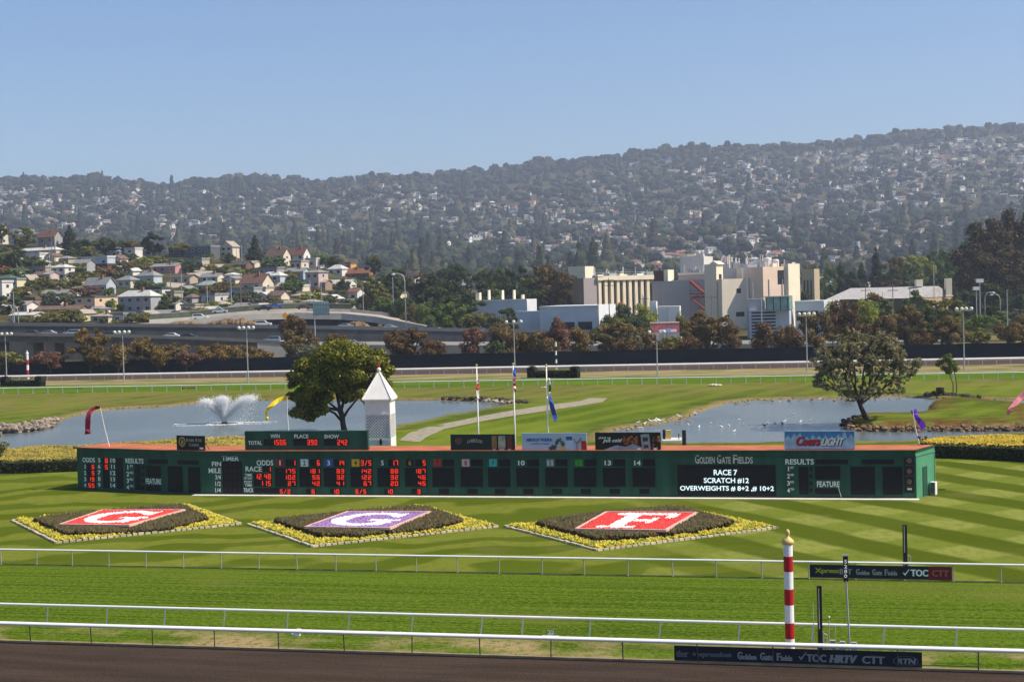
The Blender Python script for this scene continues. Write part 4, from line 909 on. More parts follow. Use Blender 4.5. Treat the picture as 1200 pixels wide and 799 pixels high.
# ---------------------------------------------------------------- infield: flower beds
def scatter(pts, size, seed, up_=1.0):
    """small eight-faced flower or plant tufts at the given points"""
    r = np.random.default_rng(seed); P = np.asarray(pts, float); n = len(P); s = size * r.uniform(.6, 1.4, n)
    o = np.array([(1, 0, 0), (0, 1, 0), (-1, 0, 0), (0, -1, 0), (0, 0, up_), (0, 0, -.6)], float)
    an = r.uniform(0, 6.28, n); C, S_ = np.cos(an), np.sin(an)
    v = o[None] * s[:, None, None]; x = v[..., 0] * C[:, None] - v[..., 1] * S_[:, None]; y = v[..., 0] * S_[:, None] + v[..., 1] * C[:, None]
    jit = r.normal(0, .22, (n, 6, 3)) * s[:, None, None]; V = np.stack([x, y, v[..., 2]], -1) + jit + P[:, None, :]
    f = np.array([(0, 1, 4), (1, 2, 4), (2, 3, 4), (3, 0, 4), (1, 0, 5), (2, 1, 5), (3, 2, 5), (0, 3, 5)])
    Fq = (f[None] + 6 * np.arange(n)[:, None, None]).reshape(-1, 3); return V.reshape(-1, 3), Fq
fl_y = mat('yellow_flowers', (0.40, 0.33, 0.03), 0.8, .25, 1.5, island=.35); fl_leaf = mat('flower_foliage', (0.09, 0.15, 0.02), 0.9, .2, island=.4)
fl_d = mat("bronze_leaf_plants", (0.078, 0.058, 0.026), 0.9, .30, 1.2, island=.45); fl_g = mat('bed_green_tips', (0.055, 0.060, 0.018), 0.9, .3, island=.4)
fl_r = mat('red_flowers', (0.66, 0.055, 0.05), 0.8, .15, 4, island=.35); fl_p = mat('purple_flowers', (0.29, 0.17, 0.40), 0.8, .15, 4, island=.35)
fl_w = mat('white_flowers', (0.80, 0.78, 0.76), 0.8, .05, island=.12); pk = mat('pink_border', (0.62, 0.40, 0.33), 0.8, .1, 3)
stone_a = mat('edging_stone', (0.50, 0.43, 0.30), 0.9, .2, 3, island=.2); soil = mat('bed_soil', (0.05, 0.035, 0.022), 1.0, .3, 2)
def bl(q, u, v):
    """bilinear point in the quad front-left, front-right, back-right, back-left"""
    return q[0] * (1 - u) * (1 - v) + q[1] * u * (1 - v) + q[2] * u * v + q[3] * (1 - u) * v
def letter_G():
    """thick G as quads in the unit square"""
    qs = []; n = 30; c = (.5, .5); a0, a1 = R(38), R(338)
    for k in range(n):
        p = []
        for a, ro in ((a0 + (a1 - a0) * k / n, 1), (a0 + (a1 - a0) * (k + 1) / n, 1), (a0 + (a1 - a0) * (k + 1) / n, 0), (a0 + (a1 - a0) * k / n, 0)):
            th = .20 * (1 - .40 * abs(math.sin(a))) ; R1 = .40; r_ = R1 if ro else R1 - th; p.append((c[0] + math.cos(a) * r_ * 1.02, c[1] + math.sin(a) * r_ * 1.02))
        qs.append(p)
    qs += [[(.66, .14), (.82, .14), (.82, .47), (.66, .47)], [(.54, .40), (.90, .40), (.90, .49), (.54, .49)], [(.74, .62), (.82, .62), (.82, .88), (.77, .88)]]
    return qs
def letter_F():
    return [[(.30, .08), (.46, .08), (.46, .90), (.30, .90)], [(.18, .08), (.60, .08), (.60, .17), (.18, .17)], [(.18, .81), (.86, .81), (.86, .92), (.18, .92)], [(.76, .64), (.86, .64), (.86, .92), (.76, .92)],
            [(.48, .44), (.70, .44), (.70, .56), (.48, .56)], [(.64, .36), (.71, .36), (.71, .66), (.64, .66)]]
def flower_bed(label, out, inner, pan, lm, letters, seed):
    L_, Fr, Rt, Bk = [gp(*p) for p in out]; q = [L_, Fr, Rt, Bk]; r = random.Random(seed); cx = (L_ + Fr + Rt + Bk) / 4; t = thing('flower_bed', label, 'flower bed', cx, 'lettered flower beds')
    mb = MB(); mb.add([p + up * .03 for p in q] + [cx + up * .35], [(0, 1, 4), (1, 2, 4), (2, 3, 4), (3, 0, 4)]); mb.build('soil', soil, t)
    mb = MB()    # edging: short upright stones with gaps, along all four sides
    for a, b_ in ((L_, Fr), (Fr, Rt), (Rt, Bk), (Bk, L_)):
        u = (b_ - a).normalized(); n = Vector((-u.y, u.x, 0)); Ln = (b_ - a).length; k = 0.0
        while k < Ln:
            w_ = r.uniform(.30, .42); h_ = r.uniform(.11, .17); mb.frame(a, u, n, up, (k, -.08, 0), (min(k + w_, Ln), .12, h_)); k += w_ + (.10 if a is not L_ else .04)
    mb.build('edging_stones', stone_a, t)
    G2 = [gp(x, y, .25) for x, y in inner]; ic = sum(G2, Vector((0, 0, 0))) / len(G2)
    def inside(p, pl):
        c = False; n = len(pl)
        for i in range(n):
            a, b_ = pl[i], pl[(i + 1) % n]
            if (a.y > p.y) != (b_.y > p.y) and p.x < (b_.x - a.x) * (p.y - a.y) / (b_.y - a.y) + a.x: c = not c
        return c
    PN = [gp(x, y, .6) for x, y in pan]; Y_, D_, Gt = [], [], []
    pin = [cx + (p - cx) * 1.0 for p in PN]
    for k in range(26000):
        u, v = r.random(), r.random(); p = bl(q, u, v); e = min(u, 1 - u, v, 1 - v)
        if inside(p, G2):
            if inside(p, pin) : continue
            D_.append((p.x, p.y, .22 + .20 * min(1, e * 7) + r.uniform(-.06, .08)))
        elif e > .015:
            ro = math.sin(u * 42) * math.sin(v * 42)
            if (ro > -.35 or r.random() < .3) and r.random() < .72: Y_.append((p.x, p.y, .10 + r.uniform(-.03, .08) + .05 * ro))
            else: Gt.append((p.x, p.y, .08))
    V, Fq = scatter(Y_, .12, seed); np_mesh('yellow_border', V, Fq, fl_y, t)
    if Gt: V, Fq = scatter(Gt, .12, seed + 1); np_mesh('green_border', V, Fq, fl_leaf, t)
    V, Fq = scatter(D_, .12, seed + 2, 1.5); np_mesh('bronze_plants', V, Fq, [fl_d, fl_g], t, midx=(np.repeat(np.random.default_rng(seed).random(len(D_)) < .30, 8)).astype(int))
    # letter panel: a tray of soil, pale border, coloured flowers, white letter
    mb = MB(); lo = [p - up * .5 for p in PN]; mb.add(PN + lo, [(0, 1, 2, 3), (0, 4, 5, 1), (1, 5, 6, 2), (2, 6, 7, 3), (3, 7, 4, 0)]); tray = mb.build('letter_tray', soil, t)
    mb = MB()
    for i in range(4):
        a, b_ = PN[i], PN[(i + 1) % 4]; u = (b_ - a).normalized(); n = Vector((-u.y, u.x, 0)); mb.frame(a, u, n, up, (-.05, -.09, -.05), ((b_ - a).length + .05, .09, .11 + .004 * i))
    mb.build('pale_border', pk, tray)
    def inl(u, v):
        for p in letters:
            c = False
            for i in range(4):
                a, b_ = p[i], p[(i + 1) % 4]
                if (a[1] > v) != (b_[1] > v) and u < (b_[0] - a[0]) * (v - a[1]) / (b_[1] - a[1]) + a[0]: c = not c
            if c: return True
        return False
    A, B = [], []
    for k in range(11000):
        u, v = r.uniform(.015, .985), r.uniform(.02, .98); p = bl(PN, u, v); (B if inl(u, v) else A).append((p.x, p.y, p.z + r.uniform(.0, .05)))
    V, Fq = scatter(A, .075, seed + 3); np_mesh('coloured_flowers', V, Fq, lm, tray); V, Fq = scatter(B, .08, seed + 4); np_mesh('white_letter', V, Fq, fl_w, tray)
    mb = MB()
    for i, p in enumerate(letters): mb.add([bl(PN, *c) + up * (.05 + .0015 * (i % 7)) for c in p], [(0, 1, 2, 3)])
    mb.build('letter_base', fl_w, tray)
flower_bed('leftmost diamond flower bed, white G in red flowers', [(13.7, 610.5), (65.5, 636.5), (282, 614.5), (221, 592)], [(40, 610), (76, 626.5), (120, 625.5), (195, 619.5), (244, 609.5), (214, 594), (150, 600)], [(70.8, 615.2), (151, 616.2), (216, 598.2), (120, 598.6)], fl_r, letter_G(), 31)
flower_bed('middle diamond flower bed, white G in purple flowers', [(290.5, 615), (366, 641), (583.5, 617.5), (493.6, 593.5)], [(322, 612), (378, 629.5), (420, 628.5), (495, 621.5), (543, 612.5), (500, 595.5), (420, 602)], [(358.4, 618.2), (456.4, 619.6), (503.8, 600.4), (407.5, 600.4)], fl_p, letter_G(), 47)
flower_bed('rightmost diamond flower bed, white F in red flowers', [(591.6, 617.5), (700, 645.5), (911, 619), (797, 595.5)], [(628, 615), (700, 633.5), (745, 631), (815, 623.5), (860, 614.5), (800, 597), (700, 602)], [(675.2, 620.6), (779.8, 622), (816.4, 601.4), (710.6, 600.8)], fl_r, letter_F(), 59)
LM += [('red G flower bed', 148, 612), ('purple G flower bed', 437, 615), ('red F flower bed', 750, 618)]

# ---------------------------------------------------------------- clipped hedges and yellow ground cover behind the board
hedge_m = leafmat('hedge_leaf', (0.020, 0.030, 0.010), (0.045, 0.060, 0.016), (0.075, 0.090, 0.022))
def hedge(name, label, pts, w, h, m, n=30, leaf=.11, group=None, cat='hedge', core=True):
    """clipped hedge following pts: dark core and a skin of leaves"""
    t = thing(name, label, cat, pts[0], group); V = []; rr = np.random.default_rng(len(pts) + int(abs(pts[0][0]) * 7)); mb = MB()
    for a, b_ in zip(pts[:-1], pts[1:]):
        a, b_ = Vector(a), Vector(b_); u = (b_ - a).normalized(); nn = Vector((-u.y, u.x, 0)); L = (b_ - a).length
        mb.frame(a, u, nn, up, (0, -w / 2 + .12, 0), (L, w / 2 - .12, h - .12)); k = int(L * (2 * h + w) * n); s = rr.random(k) * L; g_ = rr.random(k) * (2 * h + w)
        off = np.where(g_ < h, -w / 2, np.where(g_ < h + w, g_ - h - w / 2, w / 2)); z = np.where(g_ < h, g_, np.where(g_ < h + w, h, g_ - h - w)); z = z + .05 * np.sin(s * 3)
        V.append(np.array(a)[None] + np.outer(s, np.array(u)) + np.outer(off, np.array(nn)) + np.outer(z, [0, 0, 1]) + rr.normal(0, .05, (k, 3)))
    P = np.concatenate(V); d_ = rr.normal(size=P.shape); d_ /= np.linalg.norm(d_, axis=1)[:, None]; e_ = np.cross(d_, rr.normal(size=P.shape)); e_ /= np.linalg.norm(e_, axis=1)[:, None]
    Q = np.stack([P - d_ * leaf, P - e_ * leaf * .7, P + d_ * leaf, P + e_ * leaf * .7], 1).reshape(-1, 3); np_mesh('foliage', Q, np.arange(len(Q)).reshape(-1, 4), m, t)
    mb.build('inner_twigs', mat('hedge_core', (0.016, 0.018, 0.008), 1.0, .3), t); return t
hedge('clipped_hedge', 'dark clipped hedge left of the scoreboard, in front of the pond', [gp(-150, 556), gp(-60, 556), gp(0, 554.4), gp(50, 553), gp(100, 551)], 1.6, 1.15, hedge_m)
hedge('clipped_hedge', 'dark clipped hedge right of the scoreboard, in front of the pond', [gp(1080, 535), gp(1120, 536.4), gp(1160, 538), gp(1200, 540), gp(1240, 543), gp(1320, 549)], 1.4, 1.25, hedge_m)
def cover(name, pl, z0, z1, n, size, m, seed, kind='stuff'):
    P = [gp(*p) for p in pl]; r = random.Random(seed); xs_ = [p.x for p in P]; ys_ = [p.y for p in P]; out = []; 
    while len(out) < n:
        x, y = r.uniform(min(xs_), max(xs_)), r.uniform(min(ys_), max(ys_)); c = False
        for i in range(len(P)):
            a, b_ = P[i], P[(i + 1) % len(P)]
            if (a.y > y) != (b_.y > y) and x < (b_.x - a.x) * (y - a.y) / (b_.y - a.y) + a.x: c = not c
        if c: out.append((x, y, z0 + (z1 - z0) * (.5 + .25 * math.sin(x * .9) + .25 * math.sin(y * 1.3 + x * .4)) + r.uniform(-.04, .06)))
    V, Fq = scatter(out, size, seed, .9); o = np_mesh(name, V, Fq, m, loc=P[0]); tag(o, kind=kind); return o
yel_l = mat('ochre_ground_cover', (0.25, 0.20, 0.035), 0.9, .35, .35, island=.4); yel_r = mat('golden_ground_cover', (0.40, 0.29, 0.025), 0.9, .3, .4, island=.35)
cover('yellow_ground_cover', [(-120, 548), (0, 548), (95, 545), (95, 538), (300, 536), (300, 517.5), (240, 517.5), (180, 520.5), (120, 525), (60, 527.5), (0, 529.5), (-120, 532)], .25, .55, 22000, .15, yel_l, 5)
cover('yellow_ground_cover', [(1080, 530), (1330, 536), (1330, 512), (1200, 512.6), (1150, 513.5), (1110, 516), (1080, 519)], .12, .42, 20000, .13, yel_r, 6)

# ---------------------------------------------------------------- riprap, debris and rocks at the water
rock_m = mat('riprap_rock', (0.235, 0.19, 0.15), 0.95, .3, 1.5, island=.35)
def rocks(pl, n, size, seed, name='shore_rocks', m=None, z=(-.3, .25)):
    P = [gp(*p) for p in pl]; r = random.Random(seed); mb = MB()
    for k in range(n):
        i = r.randrange(len(P) - 1); f = r.random(); p = P[i].lerp(P[i + 1], f) + Vector((r.uniform(-.5, .5), r.uniform(-1.1, 1.1), 0)); p.z = r.uniform(*z); s = size * r.uniform(.5, 1.4)
        j = len(mb.v); mb.ball(p, s, 6, 4, (r.uniform(.8, 1.4), r.uniform(.7, 1.2), r.uniform(.5, .9)))
        for q in range(j, len(mb.v)): v = mb.v[q]; mb.v[q] = (v[0] + r.uniform(-.16, .16) * s, v[1] + r.uniform(-.16, .16) * s, v[2] + r.uniform(-.16, .16) * s)
    return tag(mb.build(name, m or rock_m, loc=P[0]), kind='stuff')
rocks([(-70, 503), (0, 502.5), (25, 501), (50, 497.5), (66, 493)], 420, .34, 3, z=(-.35, .55)); rocks([(-70, 507), (0, 505), (35, 503), (60, 498)], 260, .3, 13)
rocks([(990, 499), (1000, 494), (1020, 491)], 90, .26, 4, m=mat('dark_rock', (0.075, 0.055, 0.04), 1, .3, 2, island=.4), z=(-.2, .5)); rocks([(995, 501), (1040, 502), (1090, 501.5), (1150, 501.5), (1210, 501)], 330, .22, 8, m=mat('islet_rock', (0.20, 0.12, 0.07), 1, .3, 2, island=.5), z=(-.3, .2))
rocks([(518, 467.5), (560, 467.5), (590, 469.5), (614, 472)], 120, .26, 9, 'shore_debris', MATS['dark_rock'], (-.1, .35)); rocks([(560, 470), (580, 471), (600, 472)], 30, .2, 10, 'shore_debris', mat('pale_debris', (.4, .33, .25), 1, .2, 2), (-.1, .3))
rocks([(860, 471), (900, 468.5), (960, 467.5), (1010, 466.5), (1060, 466)], 50, .16, 11, m=mat('tan_rock', (0.34, 0.25, 0.15), 1, .3, 2, island=.4), z=(-.2, .1)); rocks([(1085, 463), (1110, 463), (1150, 466.5)], 110, .28, 12, 'shore_debris', MATS['dark_rock'], (-.1, .3))
rocks([(700, 507), (740, 500), (790, 494), (815, 486)], 40, .12, 14, m=MATS['tan_rock'], z=(-.2, .1))

# ---------------------------------------------------------------- fountain
fc = gp(263, 496, WZ); ft = thing('fountain', 'white fountain spraying three plumes over the left pond', 'fountain', fc)
mb = MB(); mb.lathe(fc - up * .1, [(.55, 0), (.6, .12), (.35, .28), (.12, .34)], 12); mb.build('float', mat('float_dark', (.05, .05, .05), .7, .1), ft)
spray_m = mat('water_spray', (0.88, 0.91, 0.94), 0.6, 0)
def arc_pts(n, tx, tz, spread, seed, kx, width):
    r = np.random.default_rng(seed); s = r.random(n) ** .80; lat = r.normal(0, 1, n) * (.03 + spread * s ** 1.3); dep = r.normal(0, 1, n) * (.03 + spread * s)
    apex = s * (1.12 - .12 * s * s); x = tx * s * (1 + kx * s) + lat * width; z = tz * np.minimum(1.0, apex) * (1 + r.normal(0, .07, n)) ; y = dep
    fall = r.random(n) < .07; z = np.where(fall, z * r.random(n), z); return np.stack([fc.x + x, fc.y + y, fc.z + .2 + np.maximum(z, 0)], 1)
for nm, a in (('left_plume', arc_pts(10000, -2.2, 3.05, .50, 1, .15, 1)), ('middle_plume', arc_pts(10000, -.15, 3.3, .50, 2, 0, 1)), ('right_plume', arc_pts(11000, 2.7, 3.35, .60, 3, .35, 1.2))):
    r_ = np.random.default_rng(5); V, Fq = scatter(a, .036, 4); np_mesh('plume', V, Fq, spray_m, ft)
r_ = np.random.default_rng(8); n = 4200; an = r_.uniform(0, 6.28, n); k_ = r_.random(n); rad = 2.0 + 5.2 * k_; x = np.cos(an) * rad; y = np.sin(an) * rad * .9
band = (np.abs(y - .6) < .5) | (np.abs(y + 2.0) < .25) | (np.hypot(x, y) < 2.6); x = x * 1.0; P = np.stack([fc.x + x, fc.y + y, np.full(n, WZ + .01)], 1)[band]
V, Fq = scatter(P, .10, 6, .12); np_mesh('foam', V, Fq, mat('foam', (.75, .78, .78), .8, .05), ft); LM += [('fountain', 263, 490)]

# ---------------------------------------------------------------- trees in the infield
pine_m = leafmat('pine_needles', (0.034, 0.046, 0.007), (0.125, 0.138, 0.015), (0.32, 0.30, 0.04), .28)
b0 = gp(403, 505, -.1); sc = scale_at(b0.y); t = thing('round_pine', 'large round dark green pine on the pond bank behind the totals board', 'tree', b0)
def P3(px, py, dy=0.0): return at(px, py, b0.y + dy)
lob = []; rr_ = random.Random(77)
outl = [(397, 412, 24), (378, 418, 20), (418, 416, 20), (436, 428, 15), (360, 428, 17), (350, 442, 13), (392, 430, 28), (420, 438, 22), (440, 442, 11), (372, 445, 24), (398, 448, 22), (352, 460, 13), (360, 475, 16), (350, 482, 12), (372, 484, 10), (378, 465, 18), (425, 455, 15), (440, 462, 8), (408, 464, 12), (430, 470, 7), (412, 424, 22), (386, 408, 14), (404, 407, 12), (345, 450, 8), (447, 435, 8), (366, 491, 5), (452, 436, 12), (455, 450, 10), (448, 424, 10), (356, 486, 8), (362, 490, 6), (344, 466, 9), (368, 478, 15), (380, 480, 9), (442, 415, 9), (440, 452, 13), (425, 462, 10)]
for (px, py, r) in outl:
    for k in range(3):
        dy = rr_.uniform(-1, 1) * (5.2 - abs(px - 397) / sc * .55) * (.9 if py < 470 else .4); c = P3(px + rr_.uniform(-4, 4), py + rr_.uniform(-3, 3), dy); q = r / sc * rr_.uniform(.55, 1.0); lob.append((c.x, c.y, c.z, q, q, q * .70))
V, Fq = leaves(lob, 66000, .19, 4, shell=.5); np_mesh('crown', V, Fq, pine_m, t)
mb = MB(); dk_bark = mat('dark_bark', (0.045, 0.032, 0.024), .95, .3, 3)
mb.path([P3(404, 507), P3(402, 497), P3(401, 488), P3(398, 476)], [.42, .34, .34, .3], 8)
for br in ([(401, 490), (396, 480), (386, 472), (376, 466)], [(402, 490), (408, 480), (418, 468), (426, 458)], [(398, 477), (394, 460), (388, 445)], [(400, 480), (405, 462), (410, 445)], [(396, 480), (383, 478), (372, 474)], [(402, 495), (392, 484), (380, 478), (362, 474)]): mb.path([P3(*p, dy=.3 * i) for i, p in enumerate(br)], [.22, .16, .12, .07][:len(br)], 6)
mb.build('trunk', dk_bark, t); LM += [('large round pine', 397, 445)]
# airy tree on the islet
air_m = leafmat('airy_leaf', (0.085, 0.082, 0.038), (0.20, 0.185, 0.085), (0.37, 0.33, 0.20), .32)
b0 = gp(1015, 492, .45); sc = scale_at(b0.y); t = thing('islet_tree', 'broad airy brownish tree leaning on the small islet in the right pond', 'tree', b0)
P3 = lambda px, py, dy=0.0: at(px, py, b0.y + dy); mb = MB(); tips = []
mb.path([P3(1016, 494), P3(1013, 486), P3(1009, 477), P3(1006, 469)], [.36, .30, .26, .24], 8); rr_ = random.Random(8)
def branch(p, d, L, r, lv):
    q = p + d * L; mid = p + d * L * .5 + Vector((rr_.uniform(-.1, .1), rr_.uniform(-.1, .1), rr_.uniform(-.02, .12))) * L; mb.path([p, mid, q], [max(r, .03), max(r * .8, .028), max(r * .6, .02)], 5)
    if lv == 0: tips.append(q); tips.append(mid); return
    for k in range(3 if lv > 1 else 4):
        e = (d + Vector((rr_.uniform(-.75, .75), rr_.uniform(-.75, .75), rr_.uniform(-.25, .55)))).normalized(); branch(q, e, L * rr_.uniform(.55, .82), r * .58, lv - 1)
root = P3(1006, 469); root2 = P3(1008, 474)
for (px, py, L, dy, st_) in ((985, 440, 1, 0, root), (1000, 425, 1, -2, root), (1015, 415, 1, 1, root), (1036, 430, 1, 1, root2), (1050, 445, 1, -1, root2), (970, 450, 1, 1, root), (1025, 440, 1, -2, root2), (990, 425, 1, 2, root)):
    e = P3(px, py, dy * 1.2) - st_; branch(st_, e.normalized(), e.length * .62, .16, 3)
mb.build('trunk', dk_bark, t); tp = np.array([tuple(p) for p in tips]); rg = np.random.default_rng(2)
oc = P3(1012, 430); tp = tp[(np.abs(tp[:, 0] - oc.x) < 66 / sc) & (tp[:, 2] > P3(1012, 468).z) & (tp[:, 2] < P3(1012, 382).z)]
lob = [(p[0], p[1], p[2], q_, q_, q_ * .7) for p in tp for q_ in [rg.uniform(.25, .5)]]
ex = []
for k in range(760):
    a = rg.uniform(0, 6.28); rr2 = rg.random() ** .42 * (1 + .09 * math.sin(a * 7 + 1) + .06 * math.sin(a * 13)); px, py = 1012 + math.cos(a) * rr2 * 60, 434 - math.sin(a) * rr2 * (43 if math.sin(a) > 0 else 33)
    if rg.random() < .5 * (math.sin(px * .23) * math.sin(py * .31 + px * .1) > .35): continue
    c = P3(px, py, rg.uniform(-4, 4)); q_ = rg.uniform(.15, .38); ex.append((c.x, c.y, c.z, q_, q_, q_ * .8))
V, Fq = leaves(lob + ex, 30000, .115, 5, shell=.1, long=1.9); np_mesh('crown', V, Fq, air_m, t); LM += [('islet tree', 1012, 430)]
mb = MB()
# small bushy tree beyond the right pond
sm = leafmat('young_leaf', (0.05, 0.075, 0.012), (0.11, 0.14, 0.022), (0.19, 0.21, 0.05), .3)
b0 = gp(1120, 463); sc = scale_at(b0.y); t = thing('young_tree', 'small tree with two thin stems beyond the right pond', 'tree', b0); P3 = lambda px, py, dy=0.0: at(px, py, b0.y + dy)
lob = [(c.x, c.y, c.z, q, q, q * .8) for (px, py, r) in ((1102, 424, 5), (1110, 420, 7), (1116, 426, 7), (1112, 434, 7), (1120, 432, 5), (1099, 427, 4), (1106, 431, 5), (1113, 417, 4)) for c, q in ((P3(px, py, rr_.uniform(-.6, .6)), r / sc),)]
V, Fq = leaves(lob, 1900, .14, 6, shell=.4); np_mesh('crown', V, Fq, sm, t); mb = MB(); mb.path([P3(1117, 463), P3(1117, 450), P3(1111, 434)], [.10, .08, .05], 5); mb.path([P3(1121, 463), P3(1121, 450), P3(1118, 432)], [.10, .08, .05], 5); mb.build('trunk', bark, t)
bushdark = leafmat('bush_dark', (0.015, 0.016, 0.010), (0.04, 0.035, 0.02))
for (px, py, w_, h_, lab) in ((994, 466, 3.6, 1.4, 'dark low bush on the far shore behind the islet tree trunk'), (1098, 465, 3.0, 1.5, 'dark low bush on the far shore left of the thin stemmed young tree')): tree(lab, gp(px, py), h_, w_, bushdark, 'bush', 'shore_bush', n=500, leaf=.13, trunk=.02, nl=8)
tree('olive shrub at the left edge in front of the left pond', gp(-2, 541), 3.4, 2.3, leafmat('olive_leaf', (0.07, 0.08, 0.012), (0.15, 0.16, 0.025), (0.24, 0.22, 0.05)), 'shrub', 'olive_shrub', n=900, leaf=.11, trunk=.05, nl=10)
tree('small dark shrub at the right edge behind the clipped hedge', gp(1203, 530), 1.6, 2.4, bushdark, 'shrub', 'dark_shrub', n=500, leaf=.10, trunk=.05, nl=8)

# ---------------------------------------------------------------- dock, box, birds
dk = thing('floating_dock', 'small white dock with a yellow box behind the scoreboard roof', 'dock', gp(787, 518, WZ)); P3 = lambda x, y, z=0.0: gp(x, y, z)
D0 = gp(776, 519, -.1); ddx = Vector((1, -.12, 0)).normalized(); ddy = Vector((.12, 1, 0)).normalized(); mb = MB(); mb.frame(D0, ddx, ddy, up, (0, 0, 0), (2.1, 3.0, .28)); mb.build('deck', mat('dock_white', (.62, .56, .50), .8, .15), dk)
mb = MB(); mb.frame(D0, ddx, ddy, up, (.05, 1.2, .28), (.35, 1.8, 1.3)); mb.frame(D0, ddx, ddy, up, (1.75, 1.0, .28), (1.85, 1.2, .9)); mb.build('rail_post', blk, dk)
mb = MB(); mb.frame(D0, ddx, ddy, up, (.4, 1.3, .28), (.95, 1.9, 1.25)); mb.build('locker', mat('locker_yellow', (.62, .46, .12), .6, .1), dk)
mb = MB(); mb.frame(D0, ddx, ddy, up, (.1, -.05, .02), (1.9, 0, .2)); mb.build('front_board', MATS['frame_pale'], dk)  # pale strip along the front of the deck
p = gp(802, 521, 0); mb = MB(); mb.tube(p - up * .5, p + up * 1.55, .22, n=10); tag(mb.build('mooring_post', mat('tarred_wood', (.02, .016, .018), .8, .2), loc=p), 'dark thick post standing beside the small white dock', 'post')
p = gp(751, 513, 0); mb = MB(); mb.frame(p, ddx, ddy, up, (-.25, -.2, .25), (.30, .2, 1.2)); mb.tube(p + up * -.3, p + up * .3, .05); tag(mb.build('pump_box', white, loc=p), 'small white box on a stake at the right pond shore', 'box')
gm_w, gm_g = mat('gull_white', (.82, .82, .80), .7, .03), mat('gull_grey', (.25, .25, .26), .7, .1)
def bird(px, py, z, dark=False, stand=False, s=1.0, yaw=0.0):
    p = gp(px, py, z); mb = MB(); d = Vector((math.cos(yaw), math.sin(yaw), 0)); lift = .22 * s if stand else .02; c = p + up * lift
    mb.path([c - d * .30 * s + up * .12 * s, c - d * .16 * s + up * .10 * s, c + up * .10 * s, c + d * .14 * s + up * .13 * s, c + d * .20 * s + up * .24 * s, c + d * .24 * s + up * .33 * s, c + d * .31 * s + up * .33 * s, c + d * .40 * s + up * .31 * s], [.02 * s, .07 * s, .13 * s, .11 * s, .06 * s, .065 * s, .05 * s, .012 * s], 7)
    if stand:
        for k in (-1, 1): q = Vector((-d.y, d.x, 0)) * .04 * k; mb.tube(c + q + up * .03, p + q - up * .02, .012, n=4)
    zone = 'standing on the shore' if stand else 'floating on the right pond'
    o = mb.build('duck' if dark else 'gull', bushd_ if dark else gm_w, loc=p, smooth=True); tag(o, near(('dark duck ' if dark else 'white gull ') + zone, px, py), 'duck' if dark else 'gull', 'birds at the right pond')
bushd_ = mat('duck_brown', (.05, .04, .03), .8, .2)
LM += [('small white dock', 787, 510), ('dark mooring post', 802, 511), ('white pump box', 751, 503)]
rb = random.Random(12)
for i, (x, y) in enumerate([(807, 498.4), (819, 501), (833.5, 496.6), (844.5, 496.8), (845.8, 500.8), (854.5, 499.6), (866.4, 492.5), (869.5, 497.8), (878.5, 497.8), (899.8, 496.2), (908.4, 496.2), (919, 494.5), (929, 486), (937.8, 494.8), (949.6, 493.2), (962, 467.8), (914, 471.5), (890, 503), (860, 506)]): bird(x, y, WZ, s=rb.uniform(.62, .85), yaw=rb.uniform(0, 6.28))
for i, (x, y) in enumerate([(747.5, 497.5), (762.5, 495.8), (766.5, 495.2), (769, 495.6), (771.4, 494.5), (772.4, 495.8), (776.2, 494.8), (786.8, 493.2), (795.8, 490.6), (815, 486.6), (755, 499)]): bird(x, y, .0, stand=True, s=rb.uniform(.8, 1.05), yaw=rb.choice((0, 3.1)) + rb.uniform(-.5, .5))
for i, (x, y) in enumerate([(808.5, 489), (796.6, 493.5), (753.8, 499.4), (917, 497), (896, 499)]): bird(x, y, .0 if x < 820 else WZ, dark=True, stand=x < 820, s=.8, yaw=rb.uniform(0, 6))
bird(246, 515, WZ, s=.9); bpy.context.view_layer.objects if False else None

# ---------------------------------------------------------------- furniture of the track
def pole_striped(name, label, px, yb, ytop, dia, bands, cols, cap=None, Yd=None, group=None):
    b0 = gp(px, yb) if Yd is None else at(px, yb, Yd); Yd = b0.y; t = thing(name, label, 'pole', b0, group); z0 = 0.0; r = dia / 2
    for k, y in enumerate(bands):
        z1 = at(px, y, Yd).z; mb = MB(); mb.lathe(b0 + up * z0, [(r, 0), (r, z1 - z0 - .002)], 16); mb.build('painted_band', cols[k % 2], t, smooth=False); z0 = z1
    if cap: mb = MB(); mb.lathe(b0 + up * z0, [(r * 1.05, 0), (r * 1.3, .06), (r * 1.35, .16), (r * .9, .26), (r * .35, .36), (r * .3, .42), (r * .5, .50), (r * .45, .62), (r * .15, .70)], 16); mb.build('gold_cap', cap, t, smooth=True)
    return t
pr, pw = mat('pole_red', (.42, .012, .018), .4, .08, 2), mat('pole_white', (.82, .81, .80), .4, .04, 2)
pole_striped('furlong_pole', 'tall red and white striped pole with a gold cap behind the near rail', 926, 763, 627, .43, [747.5, 729, 708, 689.5, 669, 651, 637.5], (pw, pr), mat('cap_gold', (.62, .45, .16), .4, .1))
t = pole_striped('furlong_pole', 'small red and white striped pole beyond the left pond at the left', 33, 446, 413, .52, [440.5, 433.5, 427.5, 421.5, 414.5], (pw, pr), pw)
pb = mat('pole_black', (.015, .015, .018), .5, .1)
pole_striped('distance_pole', 'small black and white striped pole behind the far U-shaped hedge', 652, 434, 398, .38, [430, 425.5, 421, 416, 411, 406, 401], (pw, pb))
LM += [('small red striped pole', 33, 430), ('black and white pole', 651, 415)]
hd = leafmat('far_hedge_leaf', (0.008, 0.014, 0.008), (0.02, 0.03, 0.012)); hy = leafmat('hedge_top_yellow', (0.10, 0.11, 0.02), (0.2, 0.2, 0.04))
